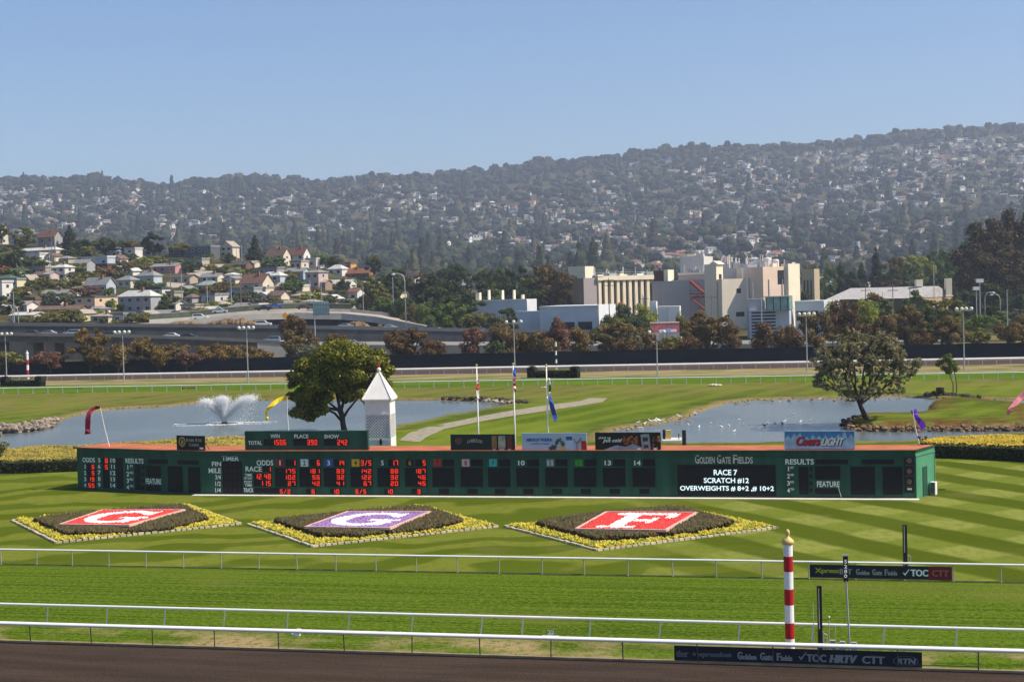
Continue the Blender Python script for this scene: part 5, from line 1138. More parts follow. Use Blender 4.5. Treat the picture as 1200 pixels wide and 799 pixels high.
for (x0, x1, yb, yt, ym, lab) in ((3, 51, 452.5, 441.5, 446.5, 'low U-shaped dark hedge round the small red striped pole'), (619.5, 678.5, 442.6, 430, 435.2, 'low U-shaped dark hedge on the far straight beside the rightmost flagpole')):
    a, b_ = gp(x0, yb), gp(x1, yb); s_ = scale_at(a.y); wE = 9 / s_; u = (b_ - a).normalized(); hE, hM = (yb - yt) / s_, (yb - ym) / s_
    t = hedge('shaped_hedge', lab, [a, b_], 1.2, hM, hd, 14, .2)
    for c_ in (a + u * wE / 2, b_ - u * wE / 2):
        k = hedge('tmp', 'x', [c_ - u * wE / 2, c_ + u * wE / 2], 1.6, hE, hd, 14, .2)
        for ch in list(k.children):
            ch.parent = t; ch.location = Vector(k.location) - Vector(t.location); ch.name = 'end_block' if ch.name.startswith('foliage') else 'end_block_twigs'
        bpy.data.objects.remove(k)
    nn = Vector((-u.y, u.x, 0)); k = int(1200); rg = np.random.default_rng(3); L = (b_ - a).length - 2 * wE; P = np.array(a)[None] + np.outer(wE + rg.random(k) * L, np.array(u)) + np.outer(.8 + rg.random(k) * .8, np.array(nn)) + np.outer(hM * (.9 + .25 * rg.random(k)), [0, 0, 1])
    V, Fq = scatter(P, .18, 3); np_mesh('yellow_top', V, Fq, hy, t)
# advertising banners on the rails
def banner(label, P_, bx, off, m, ends=None):
    t = thing('rail_banner', label, 'banner', P_.pt(P_.uz((bx[0] + bx[2]) / 2, bx[3])[0], 0)); mb = MB(); P_.rect(mb, bx, off - .03, off); mb.build('panel', m, t); return t
PB1 = Plane(P1, Q1); bn = banner('long dark blue advertising banner on the nearest rail', PB1, (790, 760.2, 1080.5, 777.8), -.05, navy)
dim = mat('banner_grey_text', (.30, .31, .30), .6, 0); dim2 = mat('banner_dim_text', (.13, .15, .16), .6, 0)
SLB = (779 - 761.5) / 290
def wy(s, x0, x1, h, m, slant=0, t_=bn, P_=PB1, off=-.045, dy=0, yc0=765.6, x_ref=800, sl=.034, bold=0.03):
    yc = yc0 + (((x0 + x1) / 2) - x_ref) * sl + dy; word(s, (x0, yc - h / 2, x1, yc + h / 2), P_, m, t_, off, slant, 'lettering', bold)
Lr = lambda s, x, w1, w2, h, m, **k: (wy(s[0], x, x + w1, h, m, **k), wy(s[1:], x + w1 + .6, x + w1 + .6 + w2, h * .72, m, dy=h * .14, **{q: v for q, v in k.items() if q != 'dy'}))
wy('tber', 792, 806, 8, dim2); wy('xpressbet', 817, 857, 7.5, dim2, dy=.6)
# star before the word
cx_, cz_ = PB1.uz(813.6, 766.2); mb = MB(); pts = [PB1.pt(cx_ + math.sin(k * math.pi / 5) * (.13 if k % 2 == 0 else .05), cz_ + math.cos(k * math.pi / 5) * (.13 if k % 2 == 0 else .05), -.045) for k in range(10)]; mb.prism(pts, PB1.n * .004); mb.build('star', dim2, bn)
Lr('Golden', 864, 5.2, 16, 9, dim); Lr('Gate', 890.5, 5.2, 9.5, 9, dim); Lr('Fields', 910, 4.2, 13, 9, dim)
def tick(P_, bx, yc, s_, m, par, off):
    u, z = P_.uz(bx, yc); mb = MB(); mb.prism([P_.pt(u + a * s_, z + b_ * s_, off) for a, b_ in ((-.16, .02), (-.05, -.14), (.2, .22), (.16, .24), (-.05, -.02), (-.12, .06))], P_.n * .004); mb.build('tick_mark', m, par)
tick(PB1, 940, 770, 1.0, dim, bn, -.045)
wy('TOC', 945, 967.5, 9, dim); wy('HRTV', 971.5, 1001.5, 9.4, lettr if False else dim, slant=.2, bold=.06); wy('CTT', 1010, 1036, 9, dim); wy('RTN', 1051, 1071.5, 6.5, dim, slant=.2)
u, z = PB1.uz(1061.4, 774.4); mb = MB()
for k in range(24):
    a0, a1 = k * math.pi / 12, (k + 1) * math.pi / 12; mb.add([PB1.pt(u + math.cos(a) * r_ * 1.0, z + math.sin(a) * r_ * .42, -.044) for a, r_ in ((a0, .50), (a1, .50), (a1, .54), (a0, .54))], [(0, 1, 2, 3)])
mb.build('oval', dim2, bn)
PB3 = Plane(A3, B3); bn3 = banner('dark banner with a red end on the rail in front of the flower beds', PB3, (949, 661.2, 1088, 676.6), .26, navy)
mb = MB(); PB3.rect(mb, (1088, 662.6, 1115.4, 678.4), .23, .262); mb.build('red_panel', mat('banner_red', (.16, .012, .02), .5, .1), bn3)
k3 = dict(t_=bn3, P_=PB3, off=.265, yc0=668, x_ref=970, sl=.018); yl = mat('banner_yellow_text', (.42, .40, .04), .6, 0)
wy('Xpress', 955, 983, 7, yl, **k3); wy('BET', 984, 998, 6.5, dim, **k3)
Lr('Golden', 1003, 3.8, 11, 7, dim, **k3); Lr('Gate', 1022, 3.8, 6.8, 7, dim, **k3); Lr('Fields', 1036.6, 3.2, 10.5, 7, dim, **k3)
tick(PB3, 1061.5, 670.5, 1.0, lettr, bn3, .266); wy('TOC', 1067, 1087, 8, lettr, **k3); wy('CTT', 1092, 1111, 7.6, mat('banner_red_text', (.42, .10, .10), .6, 0), **k3)
LM += [('long near banner', 935, 768), ('red ended banner', 1032, 670), ('tall striped pole', 924, 690)]
# distance number post, dark timing posts, stakes
b0 = gp(996, 764); t = thing('number_post', 'thin pale post with a small vertical number panel right of the striped pole', 'post', b0); P3 = lambda x, y: at(x, y, b0.y)
mb = MB(); mb.tube(b0, P3(991.5, 680), .045, n=6); mb.build('post', galv, t); mb = MB(); c_ = P3(991, 666); mb.frame(c_, Vector((1, 0, 0)), Vector((0, 1, 0)), up, (-.11, -.03, -.60), (.11, .03, .58)); mb.build('panel', blk, t)
Pn = Plane(c_ - Vector((0, .035, 0)), c_ + Vector((1, -.035, 0)))
for k, ch in enumerate('5280'): word(ch, (989.2, 655.6 + 5.6 * k, 992.8, 660 + 5.6 * k), Pn, lettr, t, .003)
mb = MB(); mb.frame(c_, Vector((1, 0, 0)), Vector((0, 1, 0)), up, (-.16, -.04, .58), (.16, .04, .64)); mb.build('top_cap', galv, t)
def darkpost(px, yb, yt, w_, label):
    b0 = gp(px, yb); z = at(px, yt, b0.y).z; t = thing('timing_post', label, 'post', b0); mb = MB(); mb.frame(b0, Vector((1, 0, 0)), Vector((0, 1, 0)), up, (-w_ / 2, -w_ / 2, 0), (w_ / 2, w_ / 2, z)); mb.build('post', blk, t)
    mb = MB(); mb.frame(b0, Vector((1, 0, 0)), Vector((0, 1, 0)), up, (-w_ / 2 + .03, -w_ / 2 - .02, z * .35), (-w_ / 2 + .07, -w_ / 2, z * .97)); mb.build('metal_edge', galv, t)
    mb = MB(); mb.frame(b0, Vector((1, 0, 0)), Vector((0, 1, 0)), up, (w_ / 2, -.03, 0), (w_ / 2 + .08, .03, z * .3)); mb.tube(b0 + Vector((.3, 0, 0)), b0 + Vector((.32, 0, z * .25)), .02, n=5); mb.tube(b0 + Vector((.32, 0, z * .25)), b0 + Vector((0, 0, z * .30)), .02, n=5); mb.build('bracket', galv, t)
darkpost(961.5, 763, 686, .19, 'black timing post between the striped pole and the number post'); darkpost(1061, 664, 614.5, .22, 'black timing post behind the red ended banner')
for (px, yb, yt, knob, lab) in ((954, 762, 705, 0, 'thin wire stake just left of the near black timing post'), (972, 761, 723, 1, 'thin stake with a white knob right of the near black timing post'), (979.5, 762, 733, 0, 'short thin stake left of the number post')):
    b0 = gp(px, yb); z = at(px, yt, b0.y).z; mb = MB(); mb.tube(b0, b0 + up * z, .018, n=5); 
    if knob: mb.ball(b0 + up * z, .07, 8, 5)
    tag(mb.build('stake', galv, loc=b0), lab, 'stake')
for k, (px, yb, lab) in enumerate(((975.5, 760, 'leftmost small grey cable box at the foot of the number post'), (987, 761.5, 'middle small grey cable box at the foot of the number post'), (1000.5, 762.5, 'rightmost small grey cable box at the foot of the number post'))):
    b0 = gp(px, yb); mb = MB(); mb.frame(b0, RU, RN, up, (-.16, -.12, 0), (.16, .12, .34)); mb.frame(b0, RU, RN, up, (-.10, -.14, .34), (.14, .08, .42)); tag(mb.build('cable_box', mat('box_grey', (.34, .34, .33), .6, .2, 4), loc=b0), lab, 'box', 'cable boxes')
b0 = gp(349, 744.5); mb = MB(); mb.frame(b0, RU, RN, up, (-.30, -.10, .0), (.12, .10, .12)); mb.frame(b0, RU, RN, up, (-.05, -.1, .12), (.16, .10, .34)); tag(mb.build('white_marker_block', white, loc=b0), 'small white block marker on the grass behind the nearest rail at left', 'marker')
b0 = gp(645, 748.5); t = thing('ground_marker', 'low white marker with two small numbers behind the nearest rail', 'marker', b0); mb = MB(); mb.frame(b0, RU, RN, up, (-.40, -.10, 0), (.40, .10, .16)); mb.build('base', pw, t)
Pg = Plane(b0, b0 + RU); mb = MB(); Pg.text(mb, '22', (638.8, 737.8, 652, 743), .0, bold=.03); mb.build('figures', pw, t)
mb = MB(); [mb.tube(b0 + RU * k + up * .1, b0 + RU * k + up * .5, .015, n=4) for k in (-.2, .2)]; mb.build('wire_leg', grey_metal, t)
for (px, py, s_, m_, lab) in ((92, 455.5, .6, mat('brown_heap', (.12, .06, .035), .9, .3), 'small brown heap on the grass beyond the left pond'), (837, 452.5, .8, mat('pale_sand', (.6, .52, .38), .9, .2), 'pale sandy patch of rubble on the grass beyond the right pond'), (638, 454, .35, MATS['pale_sand'] if 'pale_sand' in MATS else white, 'tiny pale clump beside the rightmost flagpole'), (222, 455, .7, MATS['brown_heap'] if 'brown_heap' in MATS else bark, 'brown clod on the grass straight above the fountain')):
    mb = MB(); c_ = gp(px, py); r2 = random.Random(px); [mb.ball(c_ + Vector((r2.uniform(-1, 1) * s_ * 1.6, r2.uniform(-.4, .4), s_ * .2)), s_ * r2.uniform(.3, .6), 7, 4, (1.3, 1, .6)) for _ in range(5)]; tag(mb.build('heap', m_, loc=c_), lab, 'heap')

# ---------------------------------------------------------------- near hill of houses
HOUSE_LM = []
glassm = mat('window_glass', (0.03, 0.04, 0.055), 0.15, .2, 1, spec=.5)
def wcol(c): return mat('wall_%02x%02x%02x' % tuple(int(min(.999, v) * 255) for v in c), c, .85, .08, .5)
def rcol(c): return mat('roof_%02x%02x%02x' % tuple(int(min(.999, v) * 255) for v in c), c, .9, .18, .8)
def house(name, label, x0, x1, yt, ye, yb, wall, roof, kind='gable', q=.3, Yd=None, phi=30, cat='house', win=2, door=False, group=None, chimney=False, lm=None, trimc=None, sidecol=None):
    """a house read from its box in the view: wall from x0 to x1, ridge yt, eaves ye, foot yb; q = share taken by the sunny right wall"""
    xc = (x0 + x1) / 2; g_ = on_land(xc, yb, Yd); s_ = scale_at(g_.y); T_ = (x1 - x0) / s_; H_ = max(2.4, (yb - ye) / s_); RH = max(.15, (ye - yt) / s_)
    z0 = at(xc, yb, g_.y).z; ground = g_.z; base = Vector((g_.x, g_.y, min(z0, ground) - .8)); ph = R(phi if q > .03 else 4); tb = (x1 - 600) / F; D_ = max(5.0, q * T_ / max(.15, math.sin(ph) - tb * math.cos(ph))) if q > .03 else T_ * .6; Wd = max(3.0, (1 - q) * T_ / (math.cos(ph) + tb * math.sin(ph)))
    D_ = min(D_, 22); ux = Vector((math.cos(ph), math.sin(ph), 0)); uy = Vector((-math.sin(ph), math.cos(ph), 0))   # uy points away from the viewer
    ux = Vector((math.cos(ph), -math.sin(ph), 0)); uy = Vector((math.sin(ph), math.cos(ph), 0))
    # the front's right corner stands nearest; the right wall runs back from it
    front_px = x0 + (x1 - x0) * (1 - q); C = at(front_px, yb, g_.y); C.z = z0; O = C - ux * Wd
    ux, uy = Vector((math.cos(ph), -math.sin(ph), 0)), Vector((math.sin(ph), math.cos(ph), 0))
    t = thing(name, label, cat, Vector((C.x, C.y, z0)), group); mb = MB(); zlow = min(0, ground - z0) - 1.0
    mb.frame(O, ux, uy, up, (0, 0, zlow), (Wd, D_, H_))
    if kind in ('gable', 'gableS'):   # ridge along the front; gable on the right wall
        mb.add([O + uy * 0 + up * H_, O + uy * D_ + up * H_, O + uy * D_ / 2 + up * (H_ + RH), O + ux * Wd + up * H_, O + ux * Wd + uy * D_ + up * H_, O + ux * Wd + uy * D_ / 2 + up * (H_ + RH)], [(0, 1, 2), (3, 5, 4)])
    if kind == 'front': mb.add([O + up * H_, O + ux * Wd + up * H_, O + ux * Wd / 2 + up * (H_ + RH), O + uy * D_ + up * H_, O + ux * Wd + uy * D_ + up * H_, O + ux * Wd / 2 + uy * D_ + up * (H_ + RH)], [(0, 1, 2), (3, 5, 4)])
    mb.build('wall', wcol(wall), t)
    o = .45; th = .18; mb = MB()
    def slab(a, b_, c_, d): n = (b_ - a).cross(d - a).normalized() * th; n = n if n.z > 0 else -n; mb.add([a, b_, c_, d, a + n, b_ + n, c_ + n, d + n], [(0, 1, 2, 3), (7, 6, 5, 4), (0, 4, 5, 1), (1, 5, 6, 2), (2, 6, 7, 3), (3, 7, 4, 0)])
    dz = RH * o / (D_ / 2)
    if kind in ('gable', 'gableS'):
        e0, e1 = -o, Wd + o; r_ = [O + uy * D_ / 2 + up * (H_ + RH) + ux * e for e in (e0, e1)]
        slab(O + ux * e0 - uy * o + up * (H_ - dz), O + ux * e1 - uy * o + up * (H_ - dz), r_[1], r_[0]); slab(O + ux * e0 + uy * (D_ + o) + up * (H_ - dz), O + ux * e1 + uy * (D_ + o) + up * (H_ - dz), r_[1], r_[0])
    elif kind == 'front':
        dz = RH * o / (Wd / 2); r_ = [O + ux * Wd / 2 + up * (H_ + RH) + uy * e for e in (-o, D_ + o)]
        slab(O - ux * o - uy * o + up * (H_ - dz), O - ux * o + uy * (D_ + o) + up * (H_ - dz), r_[1], r_[0]); slab(O + ux * (Wd + o) - uy * o + up * (H_ - dz), O + ux * (Wd + o) + uy * (D_ + o) + up * (H_ - dz), r_[1], r_[0])
    elif kind == 'hip':
        c4 = [O + ux * a + uy * b_ + up * H_ for a, b_ in ((-o, -o), (Wd + o, -o), (Wd + o, D_ + o), (-o, D_ + o))]; m_ = min(Wd, D_) / 2
        rg = [O + ux * (m_ if Wd > D_ else Wd / 2) + uy * (D_ / 2 if Wd > D_ else m_) + up * (H_ + RH), O + ux * (Wd - m_ if Wd > D_ else Wd / 2) + uy * (D_ / 2 if Wd > D_ else D_ - m_) + up * (H_ + RH)]
        if Wd > D_: mb.add(c4 + rg + [p - up * .15 for p in c4], [(0, 1, 5, 4), (1, 2, 5), (2, 3, 4, 5), (3, 0, 4), (9, 8, 7, 6), (0, 6, 7, 1), (1, 7, 8, 2), (2, 8, 9, 3), (3, 9, 6, 0)])
        else: mb.add(c4 + rg + [p - up * .15 for p in c4], [(0, 1, 4), (1, 2, 5, 4), (2, 3, 5), (3, 0, 4, 5), (9, 8, 7, 6), (0, 6, 7, 1), (1, 7, 8, 2), (2, 8, 9, 3), (3, 9, 6, 0)])
    else:
        mb.frame(O, ux, uy, up, (-.25, -.25, H_), (Wd + .25, D_ + .25, H_ + max(.25, min(RH, .8))))
    rf = mb.build('roof', rcol(roof), t)
    if chimney: mb = MB(); mb.frame(O, ux, uy, up, (Wd * .62, D_ * .35, H_), (Wd * .62 + .8, D_ * .35 + .8, H_ + RH + 1.1)); mb.build('chimney', mat('brick_chimney', (.22, .10, .07), .9, .2, 3), rf)
    st_ = max(1, round(H_ / 3.1)); proto = None; frm = mat('window_trim', (.62, .62, .60), .7, 0)
    def window(P, a, nrm, w_, h_):
        mb = MB(); mb.frame(P, a, nrm, up, (-w_ / 2, .0, -h_ / 2), (w_ / 2, .04, h_ / 2)); w1 = mb.build('window', glassm, t)
        mb = MB(); mb.frame(P, a, nrm, up, (-w_ / 2 - .12, .0, -h_ / 2 - .12), (w_ / 2 + .12, .03, -h_ / 2)); mb.frame(P, a, nrm, up, (-w_ / 2 - .12, 0, h_ / 2), (w_ / 2 + .12, .03, h_ / 2 + .12))
        mb.frame(P, a, nrm, up, (-w_ / 2 - .12, 0, -h_ / 2), (-w_ / 2, .03, h_ / 2)); mb.frame(P, a, nrm, up, (w_ / 2, 0, -h_ / 2), (w_ / 2 + .12, .03, h_ / 2)); mb.build('frame', frm, w1)
    if win:
        for f in range(st_):
            zc = H_ * (f + .58) / st_
            nw = max(1, min(win, int(Wd / 3.2)))
            for k in range(nw): window(O + ux * (Wd * (k + .5 + rnd.uniform(-.08, .08)) / nw) - uy * .0 + up * zc, ux, -uy, min(1.7, Wd / nw * .5), min(1.3, H_ / st_ * .42))
            if q > .2 and D_ > 5: 
                for k in range(1 if D_ < 9 else 2): window(O + ux * Wd + uy * (D_ * (k + .5) / (1 if D_ < 9 else 2)) + up * zc, uy, ux, 1.2, min(1.2, H_ / st_ * .4))
    if door: mb = MB(); mb.frame(O, ux, -uy, up, (Wd * .45, 0, 0), (Wd * .45 + 1.1, .05, 2.1)); mb.build('door', mat('door_brown', (.16, .09, .05), .7, .1), t)
    if lm: LM.append((lm, xc, (yt + yb) / 2))
    return t
wh, cr_, tn, gy, bl_, pe, pk_, ye, br_ = (.64, .62, .57), (.60, .53, .41), (.38, .32, .24), (.33, .33, .33), (.42, .46, .51), (.64, .47, .30), (.52, .40, .36), (.62, .55, .36), (.20, .12, .08)
R_gy, R_dk, R_wh, R_rd, R_br, R_tn, R_bl = (.22, .22, .22), (.07, .07, .075), (.50, .49, .46), (.17, .088, .066), (.15, .10, .075), (.32, .28, .23), (.21, .24, .27)
HS = [
 # x0, x1, ytop, yeave, ybase, wall, roof, kind, q, win, label, landmark
 (-12, 10, 262, 267, 286, cr_, R_br, 'gable', .45, 2, 'cream two-storey house on the hilltop at the left edge of the photo', 'cream hilltop house'),
 (44, 71, 270.5, 277, 288, gy, R_rd, 'gable', .25, 2, 'grey house with a red roof standing alone on the hilltop', 'red roofed hilltop house'),
 (20, 72, 289.5, 293, 300, (.5, .46, .36), R_wh, 'hip', .12, 3, 'long low house with a pale hipped roof below the red roofed house', 'long pale roofed house'),
 (27, 55, 296, 298, 306, wh, R_wh, 'flat', .3, 2, 'small white flat-roofed house in front of the long pale roofed house', None),
 (-6, 5, 308, 310, 318, (.45, .07, .06), R_br, 'flat', .2, 1, 'small bright red house at the left edge of the photo', 'small bright red house'),
 (28, 58, 311, 314, 322, tn, R_tn, 'flat', .15, 3, 'tan apartment house with a row of windows left of the white balcony house', 'tan apartment house'),
 (60, 88, 309, 313, 328, wh, R_wh, 'hip', .42, 3, 'white two-storey balcony house with a pale roof amid green trees', 'white balcony house'),
 (86, 106, 304, 308, 320, gy, R_gy, 'gable', .2, 2, 'grey house behind the white balcony house', None),
 (96, 130, 299, 302, 313, bl_, R_wh, 'flat', .12, 3, 'pale blue-grey flat-roofed house high on the near hill', 'pale blue flat-roofed house'),
 (98, 129, 309, 311, 320, (.14, .05, .045), R_dk, 'flat', .1, 3, 'dark maroon flat-roofed house below the pale blue flat-roofed one', 'dark maroon house'),
 (117, 143, 289, 295, 302, gy, R_bl, 'hip', .12, 2, 'grey house with a blue-grey hipped roof on the crest', 'blue-grey hip roof'),
 (130, 144, 299, 303, 313, cr_, R_br, 'front', .2, 1, 'narrow cream house with a front gable right of the dark maroon house', None),
 (146, 164, 290, 292, 304, wh, R_wh, 'flat', .3, 1, 'small white house right of the blue-grey hip roof on the crest', None),
 (-4, 16, 323, 327, 333, tn, (.06, .11, .09), 'hip', .2, 1, 'low house with a dark green roof at the left edge', None),
 (14, 26, 325, 328, 337, ye, R_gy, 'flat', .5, 1, 'pale yellow house between the white apartment block and the green gabled house', None),
 (25, 40, 322, 328, 336, (.30, .42, .33), R_tn, 'front', .3, 1, 'small pale green house with a front gable', 'pale green gabled house'),
 (-10, 16, 328, 331, 352, wh, R_wh, 'flat', .5, 3, 'tall white apartment block at the left edge of the photo', 'tall white apartment block'),
 (38, 62, 318, 322, 329, tn, R_br, 'gable', .2, 2, 'low tan house with a brown roof below the tan apartment house', None),
 (52, 68, 318, 321, 333, pk_, R_tn, 'gable', .6, 1, 'pinkish house with a sunlit gable left of the yellow-green trees', None),
 (99, 136, 325, 333, 346, bl_, R_gy, 'gable', .30, 3, 'large pale blue house with a grey roof and bright gable end', 'large pale blue gabled house'),
 (137, 160, 323, 328, 338, cr_, R_gy, 'hip', .3, 2, 'cream house with a low grey roof right of the large pale blue gabled house', 'cream low roofed house'),
 (48, 83, 340, 344, 353, (.2, .15, .11), R_gy, 'gable', .2, 2, 'brown house with a long grey roof behind the grey-green bushes', 'long grey roof'),
 (23, 45, 347, 351, 361, (.24, .16, .11), R_br, 'flat', .15, 2, 'brown flat-roofed house above the small white house at lower left', None),
 (22, 37, 353, 357, 368, wh, R_tn, 'gable', .35, 1, 'small white house at lower left below the brown flat-roofed house', 'small white lower house'),
 (88, 139, 347, 348.5, 365, pe, R_br, 'flat', .54, 4, 'peach flat-roofed apartment block, sunlit on its right half', 'peach apartment block'),
 (36, 99, 360, 364, 371, (.26, .17, .12), R_br, 'gable', .1, 4, 'very long low house with a brown roof just behind the freeway', 'very long brown roof'),
 (90, 104, 363, 367, 377, ye, R_tn, 'front', .4, 1, 'small yellow house just behind the freeway at left', None),
 (12, 47, 367, 370, 378, wh, R_wh, 'gable', .2, 2, 'low shed with a whitish roof right behind the freeway at the left', None),
 (106, 136, 368, 371, 379, cr_, R_tn, 'hip', .3, 2, 'low cream house behind the freeway, right of the small yellow house', None),
 (128, 152, 366, 369, 380, wh, R_gy, 'flat', .3, 2, 'small white flat-roofed house at the foot of the hill by the ramp', None),
 (138, 188, 340, 347, 367, gy, R_wh, 'hip', .22, 4, 'big pale grey house with a white hipped roof right of the peach block', 'big white hip roof'),
 (160, 190, 317, 323, 336, (.40, .46, .50), R_gy, 'hip', .32, 2, 'grey-blue house with cream sunlit side in the middle of the hill', 'grey-blue house'),
 (169, 197, 335, 339, 347, wh, (.05, .075, .06), 'flat', .25, 2, 'white house with a flat dark green roof', 'dark green flat roof'),
 (176, 218, 308.5, 312, 321, (.50, .24, .23), R_gy, 'gable', .30, 3, 'pink and red row house beside the uphill street', 'pink row house'),
 (197, 258, 287.5, 290, 305, (.10, .105, .12), R_gy, 'flat', .18, 6, 'large dark warehouse on the crest with a bright white end wall', 'large dark warehouse'),
 (195, 246, 301.5, 304.5, 314, (.36, .33, .26), R_gy, 'flat', .18, 4, 'long tan building in front of the large dark warehouse', 'long tan building'),
 (258, 279, 282.5, 289, 301, cr_, R_tn, 'front', .3, 2, 'beige craftsman house with steep gables left of the tall dark conifer', 'beige craftsman house'),
 (230, 253, 329, 334, 343, (.55, .58, .60), (.26, .31, .30), 'hip', .12, 3, 'white bungalow with three blue windows and a greenish roof', 'white bungalow'),
 (236, 268, 343, 346, 356, (.52, .50, .47), R_gy, 'flat', .5, 1, 'white garage block below the white bungalow', None),
 (234, 262, 321, 325, 331, cr_, R_gy, 'gable', .25, 2, 'low house with a grey roof above the white bungalow', None),
 (273, 292, 306, 310, 318, (.16, .08, .06), R_dk, 'gable', .2, 1, 'dark brown house left of the tall dark conifer foot', None),
 (281, 321, 321, 331, 343, cr_, R_rd, 'gable', .32, 2, 'cream house with a broad red-brown roof and sunlit gable', 'broad red-brown roof'),
 (268, 301, 336, 339, 351, gy, R_gy, 'flat', .1, 3, 'long grey shed above the ramp fence', 'long grey shed'),
 (312, 341, 291, 299, 312, cr_, R_br, 'gable', .3, 2, 'cream house with a long brown sloping roof on the crest', 'long brown sloping roof'),
 (337, 364, 290, 298, 306, wh, R_rd, 'gable', .3, 2, 'house with a reddish roof and white gable on the crest', 'reddish crest roof'),
 (358, 381, 302, 304, 315, wh, R_wh, 'flat', .45, 1, 'white cubic modern house on the crest', 'white cubic house'),
 (340, 362, 304, 307, 316, cr_, R_tn, 'flat', .4, 2, 'cream flat-roofed house left of the white cubic house', None),
 (301, 328, 312, 315, 322, (.30, .31, .32), R_gy, 'flat', .1, 2, 'low grey flat-roofed house below the crest houses', None),
 (305, 336, 318, 323, 331, bl_, R_wh, 'hip', .25, 2, 'pale blue house with a white roof right of the broad red-brown roof', 'pale blue white-roofed house'),
 (334, 361, 314, 318, 328, (.36, .46, .48), R_gy, 'gable', .2, 2, 'blue-green house with a grey roof in the middle of the slope', None),
 (358, 385, 315, 319, 339, (.50, .38, .34), R_gy, 'hip', .42, 3, 'pink two-storey house with a dark roof', 'pink two-storey house'),
 (384, 408, 310, 315, 323, wh, R_wh, 'hip', .3, 2, 'white house with a pale hipped roof near the right end of the crest', None),
 (386, 439, 315, 320, 328, (.22, .13, .08), (.24, .10, .065), 'gable', .12, 4, 'long brown house with a red roof at the right end of the hill', 'long red roofed house'),
 (406, 416, 307, 309, 315, (.55, .30, .10), R_br, 'flat', .5, 1, 'tiny orange house on the crest', None),
 (383, 417, 328, 332, 342, wh, R_wh, 'gable', .2, 3, 'white house with a bright roof below the long red roofed house', 'bright white lower roof'),
 (314, 338, 341, 346, 354, cr_, R_br, 'gable', .35, 1, 'cream house with a sunlit gable just above the ramp', None),
 (298, 315, 336, 338, 345, cr_, R_tn, 'flat', .2, 1, 'cream garden wall block under the broad red-brown roof', None),
 (341, 386, 343, 346, 354, tn, R_tn, 'hip', .2, 4, 'long low tan building just above the ramp fence', 'long low tan building'),
 (407, 424, 338, 342, 355, wh, R_rd, 'gable', .3, 1, 'white cottage with a reddish roof at the right foot of the hill', 'white cottage'),
 (421, 444, 341, 344, 353, (.30, .11, .08), R_br, 'flat', .2, 2, 'brick red building at the right foot of the hill', 'brick red building'),
 (459, 476, 342, 344, 354, ye, R_br, 'flat', .4, 1, 'yellowish shed amid dark trees right of the brick red building', 'yellowish shed'),
 (480, 495, 335, 337, 356, (.17, .11, .14), R_dk, 'flat', .3, 2, 'purple-brown half-built block beside the dense dark trees', 'purple-brown block'),
 (482, 491, 325, 327, 340, wh, R_wh, 'flat', .5, 0, 'small white stair tower above the purple-brown block', None),
 (526, 551, 328, 334, 340, wh, R_wh, 'gable', .15, 1, 'white shed roof showing between dark trees', 'white shed roof'),
 (64, 84, 300, 303, 309, tn, R_gy, 'hip', .2, 2, 'low tan house between the long pale roof and the white balcony house', None),
 (146, 176, 306, 309, 315, gy, R_gy, 'gable', .2, 2, 'low grey house left of the pink row house', None),
 (200, 228, 322, 325, 333, tn, R_dk, 'gable', .2, 2, 'tan house with a dark roof beside the uphill street', None),
 (188, 214, 352, 356, 366, wh, R_gy, 'gable', .3, 2, 'white house with grey roof right of the big white hip roof', None),
 (212, 236, 356, 358, 367, cr_, R_tn, 'flat', .3, 2, 'cream flat-roofed block just above the ramp', None),
 (362, 386, 328, 331, 340, (.3, .2, .15), R_tn, 'gable', .2, 2, 'brown house just under the pink two-storey house', None),
 (436, 458, 330, 334, 342, cr_, R_gy, 'gable', .3, 2, 'cream house half hidden by trees below the crest at right', None),
]
def far_Y(px, py):
    t, q = tq(px, py)
    for Yd in np.arange(500, 3000, 10.0):
        if (float(land(t, Yd)) - HC) / Yd >= q: return float(Yd)
    return 700.0
for (x0, x1, yt, ye_, yb, wl, rf_, kd, q, wn_, lab, lm) in HS:
    nm = 'apartment_block' if 'apartment' in lab else 'warehouse' if 'warehouse' in lab else 'garage' if 'garage' in lab else 'shed' if 'shed' in lab else 'house'
    house(nm, lab, x0, x1, yt, ye_, yb, wl, rf_, kd, q, win=wn_, lm=lm, chimney=(kd in ('gable', 'hip') and (x1 - x0) > 24), cat='building' if nm != 'house' else 'house', Yd=None if x0 < 440 else far_Y((x0 + x1) / 2, yb))

